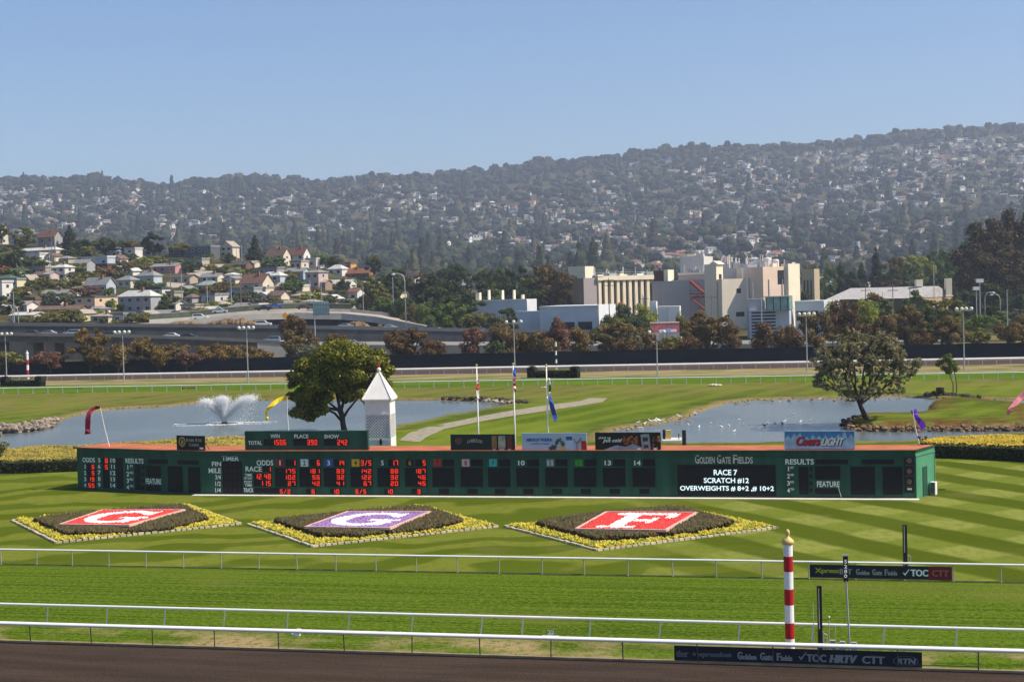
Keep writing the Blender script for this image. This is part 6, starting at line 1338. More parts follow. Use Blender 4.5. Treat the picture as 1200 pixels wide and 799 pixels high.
# more pale houses packed between the listed ones
rx_ = random.Random(23); BX = [(h[0], h[1], h[2], h[4]) for h in HS]; n_ = 0; k_ = 0
while n_ < 46 and k_ < 4000:
    k_ += 1; x0, yb = rx_.uniform(0, 440), rx_.uniform(300, 379); w_, h_ = rx_.uniform(12, 26), rx_.uniform(7, 11); bx = (x0, x0 + w_, yb - h_, yb)
    if yb > np.interp(x0, [0, 130, 450], [381, 381, 358]) or yb - h_ < np.interp(x0, [0, 60, 130, 300, 450], [292, 296, 304, 307, 332]) or (190 < x0 + w_ and x0 < 256 and 310 < yb < 345): continue
    if any(min(bx[1], q[1]) - max(bx[0], q[0]) > 4 and min(bx[3], q[3]) - max(bx[2], q[2]) > 3 for q in BX): continue
    BX.append(bx); n_ += 1; wi, wl = rx_.choice((('white', wh), ('cream', cr_), ('white', wh), ('grey', gy), ('tan', tn))); ri, rf_ = rx_.choice((('pale', R_wh), ('tan', R_tn), ('grey', R_gy), ('brown', R_br), ('pale', R_wh)))
    house('house', near(f'small {wi} house with a {ri} roof', x0 + w_ / 2, yb - h_ / 2), x0, x0 + w_, yb - h_, yb - h_ * .62, yb, wl, rf_, rx_.choice(('gable', 'hip', 'flat', 'front')), rx_.uniform(.2, .5), win=2, group='small houses packed on the near hill')

# the street climbing the hill, and its ramp
asph = mat('road_concrete', (.36, .31, .25), .95, .12, .3); asph_d = mat('deck_asphalt', (.10, .10, .10), .95, .15, .3); conc = mat('freeway_concrete', (.15, .15, .15), .9, .15, .25); conc_l = mat('pale_concrete', (.42, .40, .36), .9, .12, .4)
def land_ribbon(name, cpts, w, m, lift=.12):
    """road laid on the land through pixel centre points"""
    P = [on_land(*p) for p in cpts]; fine = []
    for a, b_ in zip(P[:-1], P[1:]):
        for k in range(12):
            p = a.lerp(b_, k / 12); p.z = float(land(p.x / p.y, p.y)); fine.append(p)
    mb = MB(); vs = []
    for i, p in enumerate(fine):
        d = (fine[min(i + 1, len(fine) - 1)] - fine[max(i - 1, 0)]); n = Vector((-d.y, d.x, 0)).normalized()
        for sg in (-1, 1): q_ = p + n * w / 2 * sg; vs.append((q_.x, q_.y, max(float(land(q_.x / q_.y, q_.y)), p.z) + lift))
    mb.add(vs, [(2 * i, 2 * i + 1, 2 * i + 3, 2 * i + 2) for i in range(len(fine) - 1)]); tag(mb.build(name, m), kind='structure')
land_ribbon('hill_street', [(196, 338), (206, 333), (220, 326), (236, 320), (247, 315), (252, 311)], 9, asph)

# ---------------------------------------------------------------- freeway: two decks, columns, ramp with overpass
def deckline(pts): return [at(x, y, Yd) for x, y, Yd in pts]
def ribbon3(mb, P, w, back=Vector((0, 1, 0))):
    """flat road top from the near edge P backwards by w"""
    vs = []
    for p in P: vs += [p, p + back * w]
    mb.add(vs, [(2 * i, 2 * i + 2, 2 * i + 3, 2 * i + 1) for i in range(len(P) - 1)])
def wallband(mb, P, h0, h1, th=.3):
    for a, b_ in zip(P[:-1], P[1:]):
        u = (b_ - a); mb.add([a + up * h0, b_ + up * h0, b_ + up * h1, a + up * h1] + [p + Vector((0, th, 0)) for p in (a + up * h0, b_ + up * h0, b_ + up * h1, a + up * h1)], [(0, 1, 2, 3), (7, 6, 5, 4), (3, 2, 6, 7), (1, 0, 4, 5)])
YN = 405.0
near_top = [(-260, 387.5, YN), (0, 389.6, YN), (75, 390.6, YN), (150, 392.0, YN), (230, 394.4, YN), (300, 397.6, YN), (336, 400.2, YN)]
fw1 = thing('freeway_viaduct', 'elevated grey concrete freeway deck carrying cars at the left', 'freeway', at(100, 400, YN)); P = deckline(near_top); par = .85
mb = MB(); wallband(mb, P, -par, 0, .35); mb.build('parapet', conc, fw1)
mb = MB(); lo = [p - up * (par + 1.55) for p in P]; wallband(mb, [p + Vector((0, .25, 0)) for p in P], -par - 1.7, -par, 12.5); mb.build('girder', mat('girder_dark', (.085, .08, .075), .9, .15, .3), fw1)
mb = MB(); ribbon3(mb, [p - up * (par - .02) for p in P], 13); mb.build('road_surface', asph_d, fw1)
for x in (-130, -70, -8, 33, 58, 96, 134, 190, 250, 305):
    a = at(x, 404, YN); mb = MB(); zt = np.interp(a.x, [p.x for p in P], [p.z for p in P]) - 2.3; mb.frame(Vector((a.x, YN, 0)), Vector((1, 0, 0)), Vector((0, 1, 0)), up, (-.9, 1.5, -.5), (.9, 3.2, zt)); mb.frame(Vector((a.x, YN, 0)), Vector((1, 0, 0)), Vector((0, 1, 0)), up, (-.9, 8.5, -.5), (.9, 10.2, zt)); mb.build('column', conc, fw1)
a = at(336, 400, YN); mb = MB(); mb.frame(Vector((a.x, YN, 0)), Vector((1, 0, 0)), Vector((0, 1, 0)), up, (-8, .1, -.5), (1.2, 12, a.z - .05)); mb.build('abutment', conc_l, fw1)
YF = 432.0
far_top = [(-260, 376, YF), (0, 377.8, YF), (150, 379, YF), (300, 380.4, YF), (420, 382.2, YF), (520, 384.2, YF), (640, 386.0, YF), (760, 387.6, YF)]
fw2 = thing('freeway_wall', 'long dark grey freeway retaining wall running behind the first deck', 'freeway', at(300, 390, YF)); P = deckline(far_top)
mb = MB(); wallband(mb, P, -1.0, 0, .4); mb.build('parapet', conc_l, fw2) if False else mb.build('parapet', conc, fw2)
mb = MB(); 
for i in range(len(P) - 1):
    a, b_ = P[i] + Vector((0, .18, -1.0)), P[i + 1] + Vector((0, .18, -1.0)); n_ = max(1, int((b_ - a).length / 6))
    for k in range(n_):
        p, q = a.lerp(b_, k / n_), a.lerp(b_, (k + .985) / n_); mb.add([Vector((p.x, p.y, 0)), Vector((q.x, q.y, 0)), q, p], [(0, 1, 2, 3)]); mb.add([Vector((p.x, p.y + 12, 0)), Vector((q.x, q.y + 12, 0)), q + Vector((0, 12, 0)), p + Vector((0, 12, 0))], [(3, 2, 1, 0)])
mb.build('wall', mat('wall_dark_concrete', (.085, .085, .088), .9, .2, .3), fw2)
mb = MB(); ribbon3(mb, [p - up * .95 for p in P], 13); mb.build('road_surface', asph_d, fw2)
# lower lanes on the right of the abutment, at ground level, with a low barrier
fw3 = thing('freeway_barrier', 'low grey barrier and pale lane edge in front of the freeway wall', 'freeway', at(480, 412, 385)); mb = MB(); P = deckline([(340, 404.5, 388), (450, 404, 388), (560, 404.4, 388), (700, 404.8, 388), (960, 402, 388), (1290, 396, 388)])
mb2 = MB(); wallband(mb2, P, -6, 0, .4); mb2.build('barrier', conc, fw3); mb = MB(); ribbon3(mb, [p - up * .5 for p in P], 40); mb.build('road_surface', mat('worn_lane', (.22, .21, .20), .95, .12, .3), fw3)
RYL = [(60, 385, 436), (150, 380.5, 440), (200, 377.2, 446), (250, 371.5, 450), (300, 367.6, 454), (345, 366.4, 458), (400, 367.2, 458), (440, 371, 456), (480, 378.5, 452), (520, 386, 448)]
rp_ = thing('freeway_ramp', 'curving pale concrete ramp with an overpass above the freeway', 'ramp', at(340, 375, 452)); P = deckline(RYL); mb = MB()
ribbon3(mb, P, 26); mb.build('road_surface', asph, rp_)
mb = MB(); wallband(mb, P, -1.9, .05, .5); mb.build('edge_girder', conc_l, rp_)
mb = MB(); wallband(mb, [p + Vector((0, 1.5, 0)) for p in P[4:8]], -7, -1.9, 6); mb.build('underpass_shade_fill', mat('underpass_shade', (.05, .05, .055), .95, .2), rp_)  # dark fill; its colour stands in for the shade under the overpass
Pf = [p + Vector((0, 26, 0)) for p in P[1:]]; mb = MB(); wallband(mb, Pf, -1.0, 1.0, .3); mb.build('far_barrier', conc_l, rp_)
fp = thing('chain_link_fence', 'greenish fence along the far side of the curving ramp', 'fence', Pf[0]); mb = MB(); wallband(mb, [p + Vector((0, 1.0, 0)) for p in Pf[:6]], .9, 2.6, .1); mb.build('mesh_panel', mat('fence_green', (.085, .10, .065), .9, .25, .5), fp); mb = MB(); wallband(mb, [p + Vector((0, .9, 0)) for p in Pf[:6]], 2.6, 2.75, .2); mb.build('top_bar', galv, fp)
earth = mat('bare_earth', (.17, .11, .06), .95, .3, .4)
def mound(px0, px1, yb, h, Yd, label):
    r = random.Random(int(px0)); mb = MB(); n = 14
    for k in range(n):
        x = px0 + (px1 - px0) * (k + .5) / n; c = at(x, yb, Yd + r.uniform(-1, 3)); rr = (px1 - px0) / scale_at(Yd) / n * 1.5; mb.ball(c, rr, 8, 5, (1, 1.4, h / rr * math.sin(math.pi * (k + .6) / (n + .2)) * r.uniform(.7, 1.1)))
    tag(mb.build('earth_bank', earth, loc=at((px0 + px1) / 2, yb, Yd)), label, 'bank')
mound(240, 305, 380, 2.2, 443, 'brown bare earth bank under the left part of the ramp'); mound(396, 436, 384, 2.2, 440, 'brown earth bank right of the overpass'); mound(196, 240, 380, 1.2, 443, 'low brown earth bank at the left start of the ramp')

# ---------------------------------------------------------------- vehicles
tyre = mat('tyre', (.02, .02, .02), .8, 0)
def make_car(kind):
    prof = {'sedan': [(-2.3, .35), (-2.3, .85), (-1.75, .98), (-1.0, 1.42), (.45, 1.42), (1.15, .98), (2.1, .85), (2.3, .6), (2.3, .35)],
            'suv': [(-2.35, .4), (-2.35, 1.1), (-2.2, 1.72), (.35, 1.76), (1.1, 1.15), (2.15, 1.02), (2.35, .7), (2.35, .4)],
            'truck': [(-2.7, .45), (-2.7, 1.05), (-.6, 1.08), (-.6, 1.78), (.6, 1.8), (1.25, 1.18), (2.6, 1.08), (2.75, .7), (2.75, .45)],
            'van': [(-2.6, .4), (-2.65, 2.1), (-2.4, 2.35), (1.2, 2.3), (2.0, 1.4), (2.6, 1.15), (2.7, .4)]}[kind]
    w = .9; body = MB(); n = len(prof); body.add([(x, -w, z) for x, z in prof] + [(x, w, z) for x, z in prof], [tuple(range(n)), tuple(range(2 * n - 1, n - 1, -1))] + [((i + 1) % n, i, n + i, n + (i + 1) % n) for i in range(n)])
    win = MB(); W_ = {'sedan': [(-1.5, 1.02), (-1.0, 1.36), (.40, 1.36), (.95, 1.02)], 'suv': [(-2.1, 1.15), (-2.0, 1.62), (.3, 1.66), (.85, 1.15)], 'truck': [(-.5, 1.12), (-.5, 1.68), (.5, 1.7), (.95, 1.15)], 'van': [(.2, 1.4), (.2, 2.1), (1.15, 2.1), (1.75, 1.4)]}[kind]
    win = []
    for s in (-1, 1): q = MB(); q.add([(x, s * (w + .012), z) for x, z in W_], [(0, 1, 2, 3)]); win.append(q)
    return body, win
CARP = {k: make_car(k) for k in ('sedan', 'suv', 'truck', 'van')}
def car(kind, colr, px, py, Yd, label, cname, ang=0.0, flip=False, zfix=None):
    p = at(px, py, Yd); t = thing('parked_car' if 'parked' in label else 'car', label, cname, p, 'cars on the freeway and ramp' if 'parked' not in label else 'parked cars')
    if zfix is not None: t.location.z = zfix
    b_, w_ = CARP[kind]; mk = lambda mb, nm, m: link_local(mb, nm, m, t)
    mk(b_, 'body', mat('car_paint_%02x%02x%02x' % tuple(int(v * 255) for v in colr), colr, .25, .03, 1, spec=.5)); [mk(q, 'side_window', glassm) for q in w_]
    for x in (-1.45, 1.45):
        for y in (-.84, .84):
            mb = MB(); mb.tube((x, y - .1, .33), (x, y + .1, .33), .33, n=10); mk(mb, 'wheel', tyre)
    t.rotation_euler = (0, 0, ang + (math.pi if flip else 0)); return t
MESHC = {}
def link_local(mb, nm, m, t):
    key = (id(mb), m.name)
    if key not in MESHC:
        me = bpy.data.meshes.new(nm); me.from_pydata([tuple(v) for v in mb.v], [], mb.f); me.materials.append(m); MESHC[key] = (me, mb)
    o = bpy.data.objects.new(nm, MESHC[key][0]); COL.objects.link(o); o.parent = t; return o
ds = par - .02
def on_deck(px): 
    Pn = deckline(near_top); x = at(px, 390, YN + 5).x; return float(np.interp(x, [p.x for p in Pn], [p.z for p in Pn])) - ds
W_, B_, D_, S__ = (.70, .70, .68), (.10, .16, .30), (.02, .02, .025), (.34, .36, .38)
for (k, c_, px, lab) in (('sedan', D_, 36, 'dark sedan at the far left of the upper freeway deck'), ('sedan', S__, 56, 'silver-blue sedan on the deck just behind the dark one'), ('suv', (.38, .46, .56), 84, 'pale blue minivan on the deck left of the tall orange tree'), ('sedan', D_, 128, 'black car on the deck right of the tall orange tree'), ('sedan', W_, 200, 'bright white sedan in the middle of the left deck'), ('sedan', D_, 221, 'black sedan right behind the bright white one on the deck'), ('suv', (.2, .24, .32), 318, 'dark blue-grey van near the right end of the left deck')):
    c = car(k, c_, px, 391, YN + 4.5, lab, 'car', flip=px % 2 == 0, zfix=on_deck(px))
for (k, c_, px, py, Yd, lab) in (('suv', W_, 235, 374.5, 452, 'white van at the left start of the ramp'), ('sedan', (.4, .5, .6), 258, 367, 462, 'pale blue car on the ramp below the green fence'), ('truck', D_, 309, 364, 466, 'black pickup truck on the ramp, left of the small blue car'), ('sedan', (.06, .10, .42), 323, 361, 478, 'small bright blue car behind the black pickup truck'), ('sedan', (.10, .04, .04), 356, 362.5, 470, 'dark maroon car on the ramp left of the road sign'), ('suv', W_, 309, 382.5, 436, 'white estate car on the far lanes under the ramp'), ('suv', S__, 350, 401, 418, 'silver vehicle beside the abutment, half behind the olive tree'), ('sedan', (.35, .42, .5), 405, 384.5, 437, 'pale blue car on the far lanes right of the overpass'), ('sedan', W_, 457, 386.2, 437, 'bright white sedan on the far lanes left of the curved street lamp'), ('truck', (.05, .06, .09), 503, 387.5, 440, 'dark blue truck on the far lanes right of the curved street lamp'), ('sedan', (.03, .03, .04), 546, 388.5, 440, 'dark car on the far lanes left of the low blue-grey building'), ('sedan', (.02, .02, .03), 511, 406, 396, 'black sedan on the lower lanes right of the dark red trees'), ('sedan', (.30, .34, .4), 413, 404.5, 396, 'grey-blue car on the lower lanes behind the large round pine'), ('sedan', W_, 698, 406.5, 396, 'white sedan behind the dark fence below the grey building'), ('sedan', W_, 808, 405.5, 396, 'white car behind the dark fence between brown trees'), ('sedan', W_, 692, 404, 410, 'second white car behind the dark fence, further left')):
    car(k, c_, px, py, Yd, lab, 'pickup truck' if k == 'truck' and px == 309 else 'car', ang=.05)
for i, (px, py, Yd) in enumerate(((1140, 400, 420), (1150, 402, 425), (1128, 401, 430), (1192, 402, 424), (1156, 381.5, 470), (936, 402, 420))):
    car('sedan' if i % 2 else 'suv', (W_, S__, D_, (.4, .05, .04), D_, S__)[i], px, py, Yd, near(('white', 'silver', 'black', 'red', 'black', 'grey')[i] + ' parked car', px, py), 'car', ang=.2 * i)

# ---------------------------------------------------------------- signs, lamps and poles of the town
def boxobj(t, name, a, b_, O, m, ux=Vector((1, 0, 0)), uy=Vector((0, 1, 0))):
    mb = MB(); mb.frame(O, ux, uy, up, a, b_); return mb.build(name, m, t)
Y_ = 428.0; b0 = at(369, 384, Y_); t = thing('overhead_sign', 'large pale blue-green freeway sign seen from behind on a tall post', 'road sign', b0); s_ = scale_at(Y_)
mb = MB(); mb.tube(Vector((b0.x, Y_, 0)), at(368, 350, Y_), .16, n=8); mb.build('post', galv, t)
p0, p1 = at(367, 370, Y_ - .3), at(385.5, 353, Y_ - .3); boxobj(t, 'panel', (0, 0, 0), (p1.x - p0.x, .12, p1.z - p0.z), p0, mat('sign_teal', (.26, .38, .38), .6, .15, 1))
mb = MB()
for k in range(7): x = (p1.x - p0.x) * k / 6; mb.frame(p0, Vector((1, 0, 0)), Vector((0, 1, 0)), up, (x - .04, -.12, 0), (x + .04, 0, p1.z - p0.z))
for k in range(3): z = (p1.z - p0.z) * (k + .3) / 3; mb.frame(p0, Vector((1, 0, 0)), Vector((0, 1, 0)), up, (0, -.2, z - .06), (p1.x - p0.x, -.125, z + .06))
mb.build('brace', mat('brace_dark', (.10, .13, .14), .6, .1), t)
Y_ = 425.0; b0 = at(334.5, 392, Y_); t = thing('warning_sign', 'orange diamond road warning sign left of the overhead sign', 'road sign', b0); mb = MB(); mb.tube(Vector((b0.x, Y_, 0)), at(334, 366, Y_), .07, n=6); mb.build('post', galv, t)
c_ = at(334, 370, Y_ - .1); mb = MB(); mb.prism([c_ + Vector((0, 0, 1.1)), c_ + Vector((.95, 0, 0)), c_ - Vector((0, 0, 1.1)), c_ - Vector((.95, 0, 0))], (0, .05, 0)); mb.build('panel', mat('warning_orange', (.75, .30, .02), .5, .05), t)
LM += [('overhead road sign', 376, 361), ('orange diamond sign', 334, 370)]
lampw = mat('lamp_housing', (.75, .75, .72), .4, .05)
def flood(px, yt, yb, heads, label, Yd=None, hw=8.5):
    b0 = gp(px, yb) if Yd is None else Vector((at(px, yt, Yd).x, Yd, 0)); Yd = b0.y; top = at(px - (yb - yt) * .0, yt, Yd); top.x = b0.x; t = thing('floodlight_pole', label, 'lamp post', b0, 'floodlight poles on the far straight'); s_ = scale_at(Yd); sp = hw / s_
    mb = MB(); mb.tube(b0, top, .13, .08, 8); mb.tube(top - Vector((sp, 0, .15)), top + Vector((sp, 0, -.15)), .06, n=6); mb.build('post', galv, t)
    for k in range(heads):
        x = -sp + 2 * sp * k / max(1, heads - 1); c_ = top + Vector((x, -.25 * (k % 2), .15)); mb = MB(); mb.path([c_ + Vector((0, .15, -.3)), c_ + Vector((0, .0, -.05)), c_ + Vector((0, -.35, .02)), c_ + Vector((0, -.5, -.04))], [.10, .22, .36, .30], 8); mb.build('lamp_head', lampw, t, smooth=True)
for (px, yt, yb, h_, lab) in ((8, 392, 446, 4, 'four-headed floodlight pole at the left edge beside the small red striped pole'), (145.5, 390, 448, 4, 'four-headed floodlight pole right of the tall orange tree'), (291, 385, 449, 4, 'four-headed floodlight pole behind the fountain'), (603.5, 378, 436, 3, 'floodlight pole rising behind the middle flagpole'), (770.5, 390, 441, 2, 'two-headed floodlight pole behind the drinks boards'), (946, 369, 436, 4, 'four-headed floodlight pole left of the islet tree'), (1130, 363, 434, 4, 'four-headed floodlight pole right of the islet tree')): flood(px, yt, yb, h_, lab); LM.append(('floodlight pole ' + {8: 'at the left edge', 145.5: 'by the orange tree', 291: 'behind the fountain', 603.5: 'behind the flagpoles', 770.5: 'behind the drinks boards', 946: 'left of the islet tree', 1130: 'right of the islet tree'}[px], px, (yt + yb) / 2))
def upole(px, yt, yb, Yd, arms, label, r=.14, mtl=None):
    a = at(px, yt, Yd); z0 = float(land(a.x / Yd, Yd)) if Yd > 430 else 0; b0 = Vector((a.x, Yd, z0)); t = thing('utility_pole', label, 'utility pole', b0, 'utility poles'); mb = MB(); mb.tube(b0, a, r * 1.2, r * .8, 7); mb.build('pole', mtl or mat('pole_wood', (.22, .16, .12), .9, .2), t)
    for k in range(arms): mb = MB(); z = a.z - .6 - 1.6 * k; mb.frame(Vector((a.x, Yd, z)), Vector((1, 0, 0)), Vector((0, 1, 0)), up, (-1.6, -.22, -.1), (1.6, -.1, .1)); mb.build('crossarm', mtl or MATS['pole_wood'], t)
for (px, yt, yb, Yd, arms) in ((15.5, 341, 392, 440, 0), (59, 258, 309, 640, 2), (63, 262, 290, 650, 2), (57.5, 290, 335, 600, 0), (199, 308, 333, 560, 1), (212, 315, 330, 560, 0), (281, 308, 362, 500, 1), (242, 322, 366, 520, 0), (270, 318, 350, 520, 0), (283, 286, 305, 690, 0), (277, 288, 306, 690, 0), (168, 353, 378, 480, 1), (363, 328, 352, 500, 0), (376, 330, 352, 500, 0), (425, 334, 350, 520, 0), (460, 325, 350, 530, 0), (700, 322, 388, 450, 1), (713, 326, 384, 455, 2), (744, 340, 378, 450, 0), (754, 348, 378, 455, 1), (753, 345, 376, 445, 0), (1014, 332, 384, 460, 2), (1046, 332, 372, 470, 2), (1034, 342, 370, 465, 0), (1094, 311, 354, 480, 0), (1066, 328, 352, 478, 1), (1099, 290, 311, 800, 0), (834, 346, 392, 450, 1), (1180, 339, 392, 455, 0), (875, 322, 360, 530, 0), (882, 330, 352, 470, 0), (892, 348, 384, 438, 0)):
    upole(px, yt, yb, Yd, arms, near('slender utility pole', px, (yt + yb) / 2), mtl=galv if arms == 0 else None)
def street_lamp(px, yt, yb, Yd, dx, label, head=1.0):
    a = at(px, yt, Yd); z0 = float(land(a.x / Yd, Yd)) if Yd > 430 else 0; b0 = Vector((a.x, Yd, z0)); t = thing('street_lamp', label, 'street lamp', b0); s_ = scale_at(Yd); d_ = dx / s_; L_ = abs(d_)
    mb = MB(); mb.path([b0, a - up * 2.2, a - up * .9 + Vector((d_ * .08, 0, 0)), a - up * .15 + Vector((d_ * .3, 0, 0)), a + Vector((d_ * .7, 0, .1)), a + Vector((d_, 0, 0))], [.18, .13, .12, .11, .10, .09], 7); mb.build('post', galv, t, smooth=True)
    mb = MB(); e = a + Vector((d_, 0, -.02)); mb.path([e, e + Vector((math.copysign(.5, d_), 0, -.02)), e + Vector((math.copysign(1.1, d_), 0, -.12))], [.12, .26 * head, .14], 7); mb.build('lamp_head', lampw, t, smooth=True)
street_lamp(474, 321, 384, 440, -11, 'tall curved street lamp right of the white freeway car', 1.2); street_lamp(1154, 343, 382, 470, 8, 'curved street lamp on the left of a pair at the right', 1); street_lamp(1172, 345, 382, 470, -8, 'curved street lamp on the right of a pair at the right', 1); street_lamp(14.5, 357, 380, 440, -9, 'small curved street lamp behind the freeway at the left edge', 1); street_lamp(21, 358, 380, 442, -12, 'second small curved street lamp behind the freeway at the left edge', 1)
for (px, yt, yb, Yd) in ((1148, 329, 362, 480), (1144, 338, 362, 520)):
    a = at(px, yt, Yd); b0 = Vector((a.x, Yd, float(land(a.x / Yd, Yd)))); t = thing('flood_mast', near('short mast with a box lamp', px, yt), 'lamp post', b0); mb = MB(); mb.tube(b0, a, .18, n=7); mb.build('post', galv, t); mb = MB(); mb.frame(a, Vector((1, 0, 0)), Vector((0, 1, 0)), up, (-1.1, -.5, -.6), (1.1, .5, .6)); mb.build('lamp_box', lampw, t)
LM += [('tall curved street lamp', 474, 350), ('pair of curved street lamps', 1163, 362)]

# ---------------------------------------------------------------- industrial buildings
def block(t, name, x0, x1, yt, yb, Yd, q, m, phi=24, depth=None, foot=True):
    """box part: front from x0, right wall taking the share q of the width"""
    s_ = scale_at(Yd); T_ = (x1 - x0) / s_; ph = R(phi); fx_ = x0 + (x1 - x0) * (1 - q); C = at(fx_, yb, Yd); zt = at(fx_, yt, Yd).z; z0 = 0 if foot else C.z; tb = (fx_ - 600) / F; Wd = T_ * (1 - q) / (math.cos(ph) + tb * math.sin(ph)); D_ = depth or max(3, T_ * q / max(.12, math.sin(ph) - tb * math.cos(ph)))
    ux, uy = Vector((math.cos(ph), -math.sin(ph), 0)), Vector((math.sin(ph), math.cos(ph), 0)); O = Vector((C.x, C.y, 0)) - ux * Wd
    mb = MB(); mb.frame(O, ux, uy, up, (0, 0, z0), (Wd, D_, zt)); mb.build(name, m, t)
    return dict(O=O, ux=ux, uy=uy, W=Wd, D=D_, z0=z0, zt=zt, Y=Yd)
def detail(t, name, B, side, u0, u1, za, zb, m, off=.06, thick=None):
    """box on the front ('f') or right ('r') wall of a block, in shares of its width and height"""
    H_ = B['zt'] - B['z0']; mb = MB(); a = thick or .05
    if side == 'f': mb.frame(B['O'], B['ux'], -B['uy'], up, (B['W'] * u0, .003, B['z0'] + H_ * za), (B['W'] * u1, off, B['z0'] + H_ * zb))
    else: mb.frame(B['O'] + B['ux'] * B['W'], B['uy'], B['ux'], up, (B['D'] * u0, .003, B['z0'] + H_ * za), (B['D'] * u1, off, B['z0'] + H_ * zb))
    return mb.build(name, m, t)
bld = lambda name, label, px, py, Yd, cat='building': thing(name, label, cat, Vector((at(px, py, Yd).x, Yd, 0)))
dkw = mat('dark_opening', (.018, .020, .026), .4, .2, 1)
paleblue = mat('wall_pale_blue', (.62, .64, .66), .8, .08, .3); greyw = mat('wall_mid_grey', (.40, .39, .385), .85, .08, .2); beige = mat('wall_beige', (.70, .60, .45), .85, .07, .2); pinkish = mat('wall_pinkish', (.72, .55, .42), .85, .07, .2); creamw = mat('wall_cream', (.76, .67, .50), .85, .07, .2); whitew = mat('wall_white', (.70, .69, .66), .85, .05, .3)
t = bld('office_building', 'long blue-grey flat building with four roof vents behind dark trees', 595, 385, 500); B = block(t, 'wall', 553, 630, 350.5, 386, 500, .15, mat('wall_grey_blue', (.58, .60, .62), .85, .07, .2)); detail(t, 'roof_edge', B, 'f', -.01, 1.0, .97, 1.01, whitew, .3)
for i, u in enumerate((.05, .12, .19, .30, .62, .80, .88)): detail(t, 'window', B, 'f', u, u + .035, .42, .66, dkw)
for u, w_, h_ in ((.0, .07, 2.6), (.22, .02, 3.4), (.47, .02, 3.2), (.68, .02, 3.2), (.83, .03, 1.5)): mb = MB(); mb.frame(B['O'], B['ux'], B['uy'], up, (B['W'] * u, 3, B['zt']), (B['W'] * (u + w_), 4.6, B['zt'] + h_)); mb.build('roof_vent', creamw, t)
t2 = bld('office_building', 'low pale annex between the blue-grey building and the wide pale blue hall', 622, 385, 480); block(t2, 'wall', 604, 646, 364, 388, 480, .1, paleblue)
t = bld('industrial_hall', 'wide pale blue hall with three dark garage openings', 676, 384, 470); B = block(t, 'wall', 632, 723, 357.5, 388, 470, .24, paleblue, 20); detail(t, 'roof_edge', B, 'f', -.01, 1.01, .96, 1.0, whitew, .25)
for u0, u1 in ((.20, .25), (.40, .60), (.66, .90)): detail(t, 'garage_door', B, 'f', u0, u1, .02, .55, dkw)
detail(t, 'side_window', B, 'r', .3, .7, .5, .62, dkw); LM.append(('wide pale blue hall', 676, 370)); LM.append(('blue-grey building', 592, 365))
t = bld('roof_house', 'small yellowish flat building on the rise above the wide pale blue hall', 685, 325, 610); B = block(t, 'wall', 666, 697, 312, 340, 610, .35, creamw); [detail(t, 'window', B, 'f', u, u + .18, .55, .8, dkw) for u in (.08, .4, .72)]; detail(t, 'side_window', B, 'r', .3, .7, .5, .8, dkw)
t = bld('brewery_block', 'tall cream block with vertical ribs and dark bays', 728, 360, 560); B = block(t, 'wall', 687, 766, 324, 385, 560, .01, mat('rib_back', (.22, .16, .10), .85, .15, .3), -32, 7)
for k in range(9): u = .20 + .088 * k; detail(t, 'rib', B, 'f', u, u + .040, 0, 1.02, creamw, .9)
for k in range(8): u = .25 + .088 * k; detail(t, 'dark_bay', B, 'f', u, u + .034, .25, .9, mat('bay_dark', (.07, .05, .035), .7, .3, 1), .06)
detail(t, 'plain_wall', B, 'f', 0, .19, 0, 1.0, mat('wall_mauve_grey', (.36, .31, .30), .85, .07), .4); detail(t, 'cornice', B, 'f', .18, 1.0, .95, 1.03, creamw, 1.4); detail(t, 'rust_pipe', B, 'f', .48, .53, 0, .55, mat('rust', (.38, .14, .05), .8, .2), 1.6)
r_ = random.Random(4)
def clutter(t, B, n, hmax, u0=0, u1=1, m=None):
    for k in range(n):
        u = u0 + (u1 - u0) * r_.random(); d_ = r_.uniform(.1, .6) * B['D']; P = B['O'] + B['ux'] * B['W'] * u + B['uy'] * d_ + up * B['zt']; mb = MB(); h_ = r_.uniform(.35, 1) * hmax
        if r_.random() < .55: mb.tube(P, P + up * h_, r_.uniform(.1, .3), n=7); mb.tube(P + up * h_, P + up * (h_ + .3), .35, n=7)
        else: a = r_.uniform(.5, 1.8); mb.frame(P, B['ux'], B['uy'], up, (-a, -a, 0), (a, a, h_ * .6))
        mb.build('roof_vent', m or r_.choice((galv, creamw, whitew, greyw)), t)
clutter(t, B, 26, 3.4, .15, 1); mb = MB()
for z in (.6, 1.2, 1.9): mb.tube(B['O'] + up * (B['zt'] + z) + B['uy'] * .5 + B['ux'] * B['W'] * .15, B['O'] + up * (B['zt'] + z) + B['uy'] * .5 + B['ux'] * B['W'], .06, n=4)
mb.build('railing', galv, t); LM.append(('ribbed cream block', 728, 345))
t = bld('factory_building', 'big plain grey factory building with a red outside stair', 797, 365, 555); B = block(t, 'wall', 765, 830, 328, 390, 555, .03, greyw, 12, 30); B2 = block(t, 'upper_wall', 795, 830, 319, 330, 560, .02, mat('wall_mauve_grey', (.36, .31, .30), .85, .07), 12, 22); detail(t, 'roof_edge', B2, 'f', -.02, 1.02, .965, 1.0, creamw, .4)
B3 = block(t, 'dark_upper_wall', 766, 783, 317, 330, 562, .1, mat('wall_dark_brown', (.10, .05, .05), .85, .1), 12, 12); block(t, 'stair_house', 778, 790, 316, 330, 558, .6, creamw, 24); B4 = block(t, 'penthouse', 797, 836, 300, 320, 575, .28, mat('wall_light_grey', (.58, .55, .50), .85, .08), 20); clutter(t, B4, 6, 2, 0, 1); clutter(t, B2, 14, 3.0)
redm = mat('stair_red', (.26, .06, .05), .6, .1); s5 = scale_at(550)
st_ = [(808, 331), (815, 336), (821, 343), (827, 347), (812, 347.5), (810, 348), (818, 352), (827, 361)]
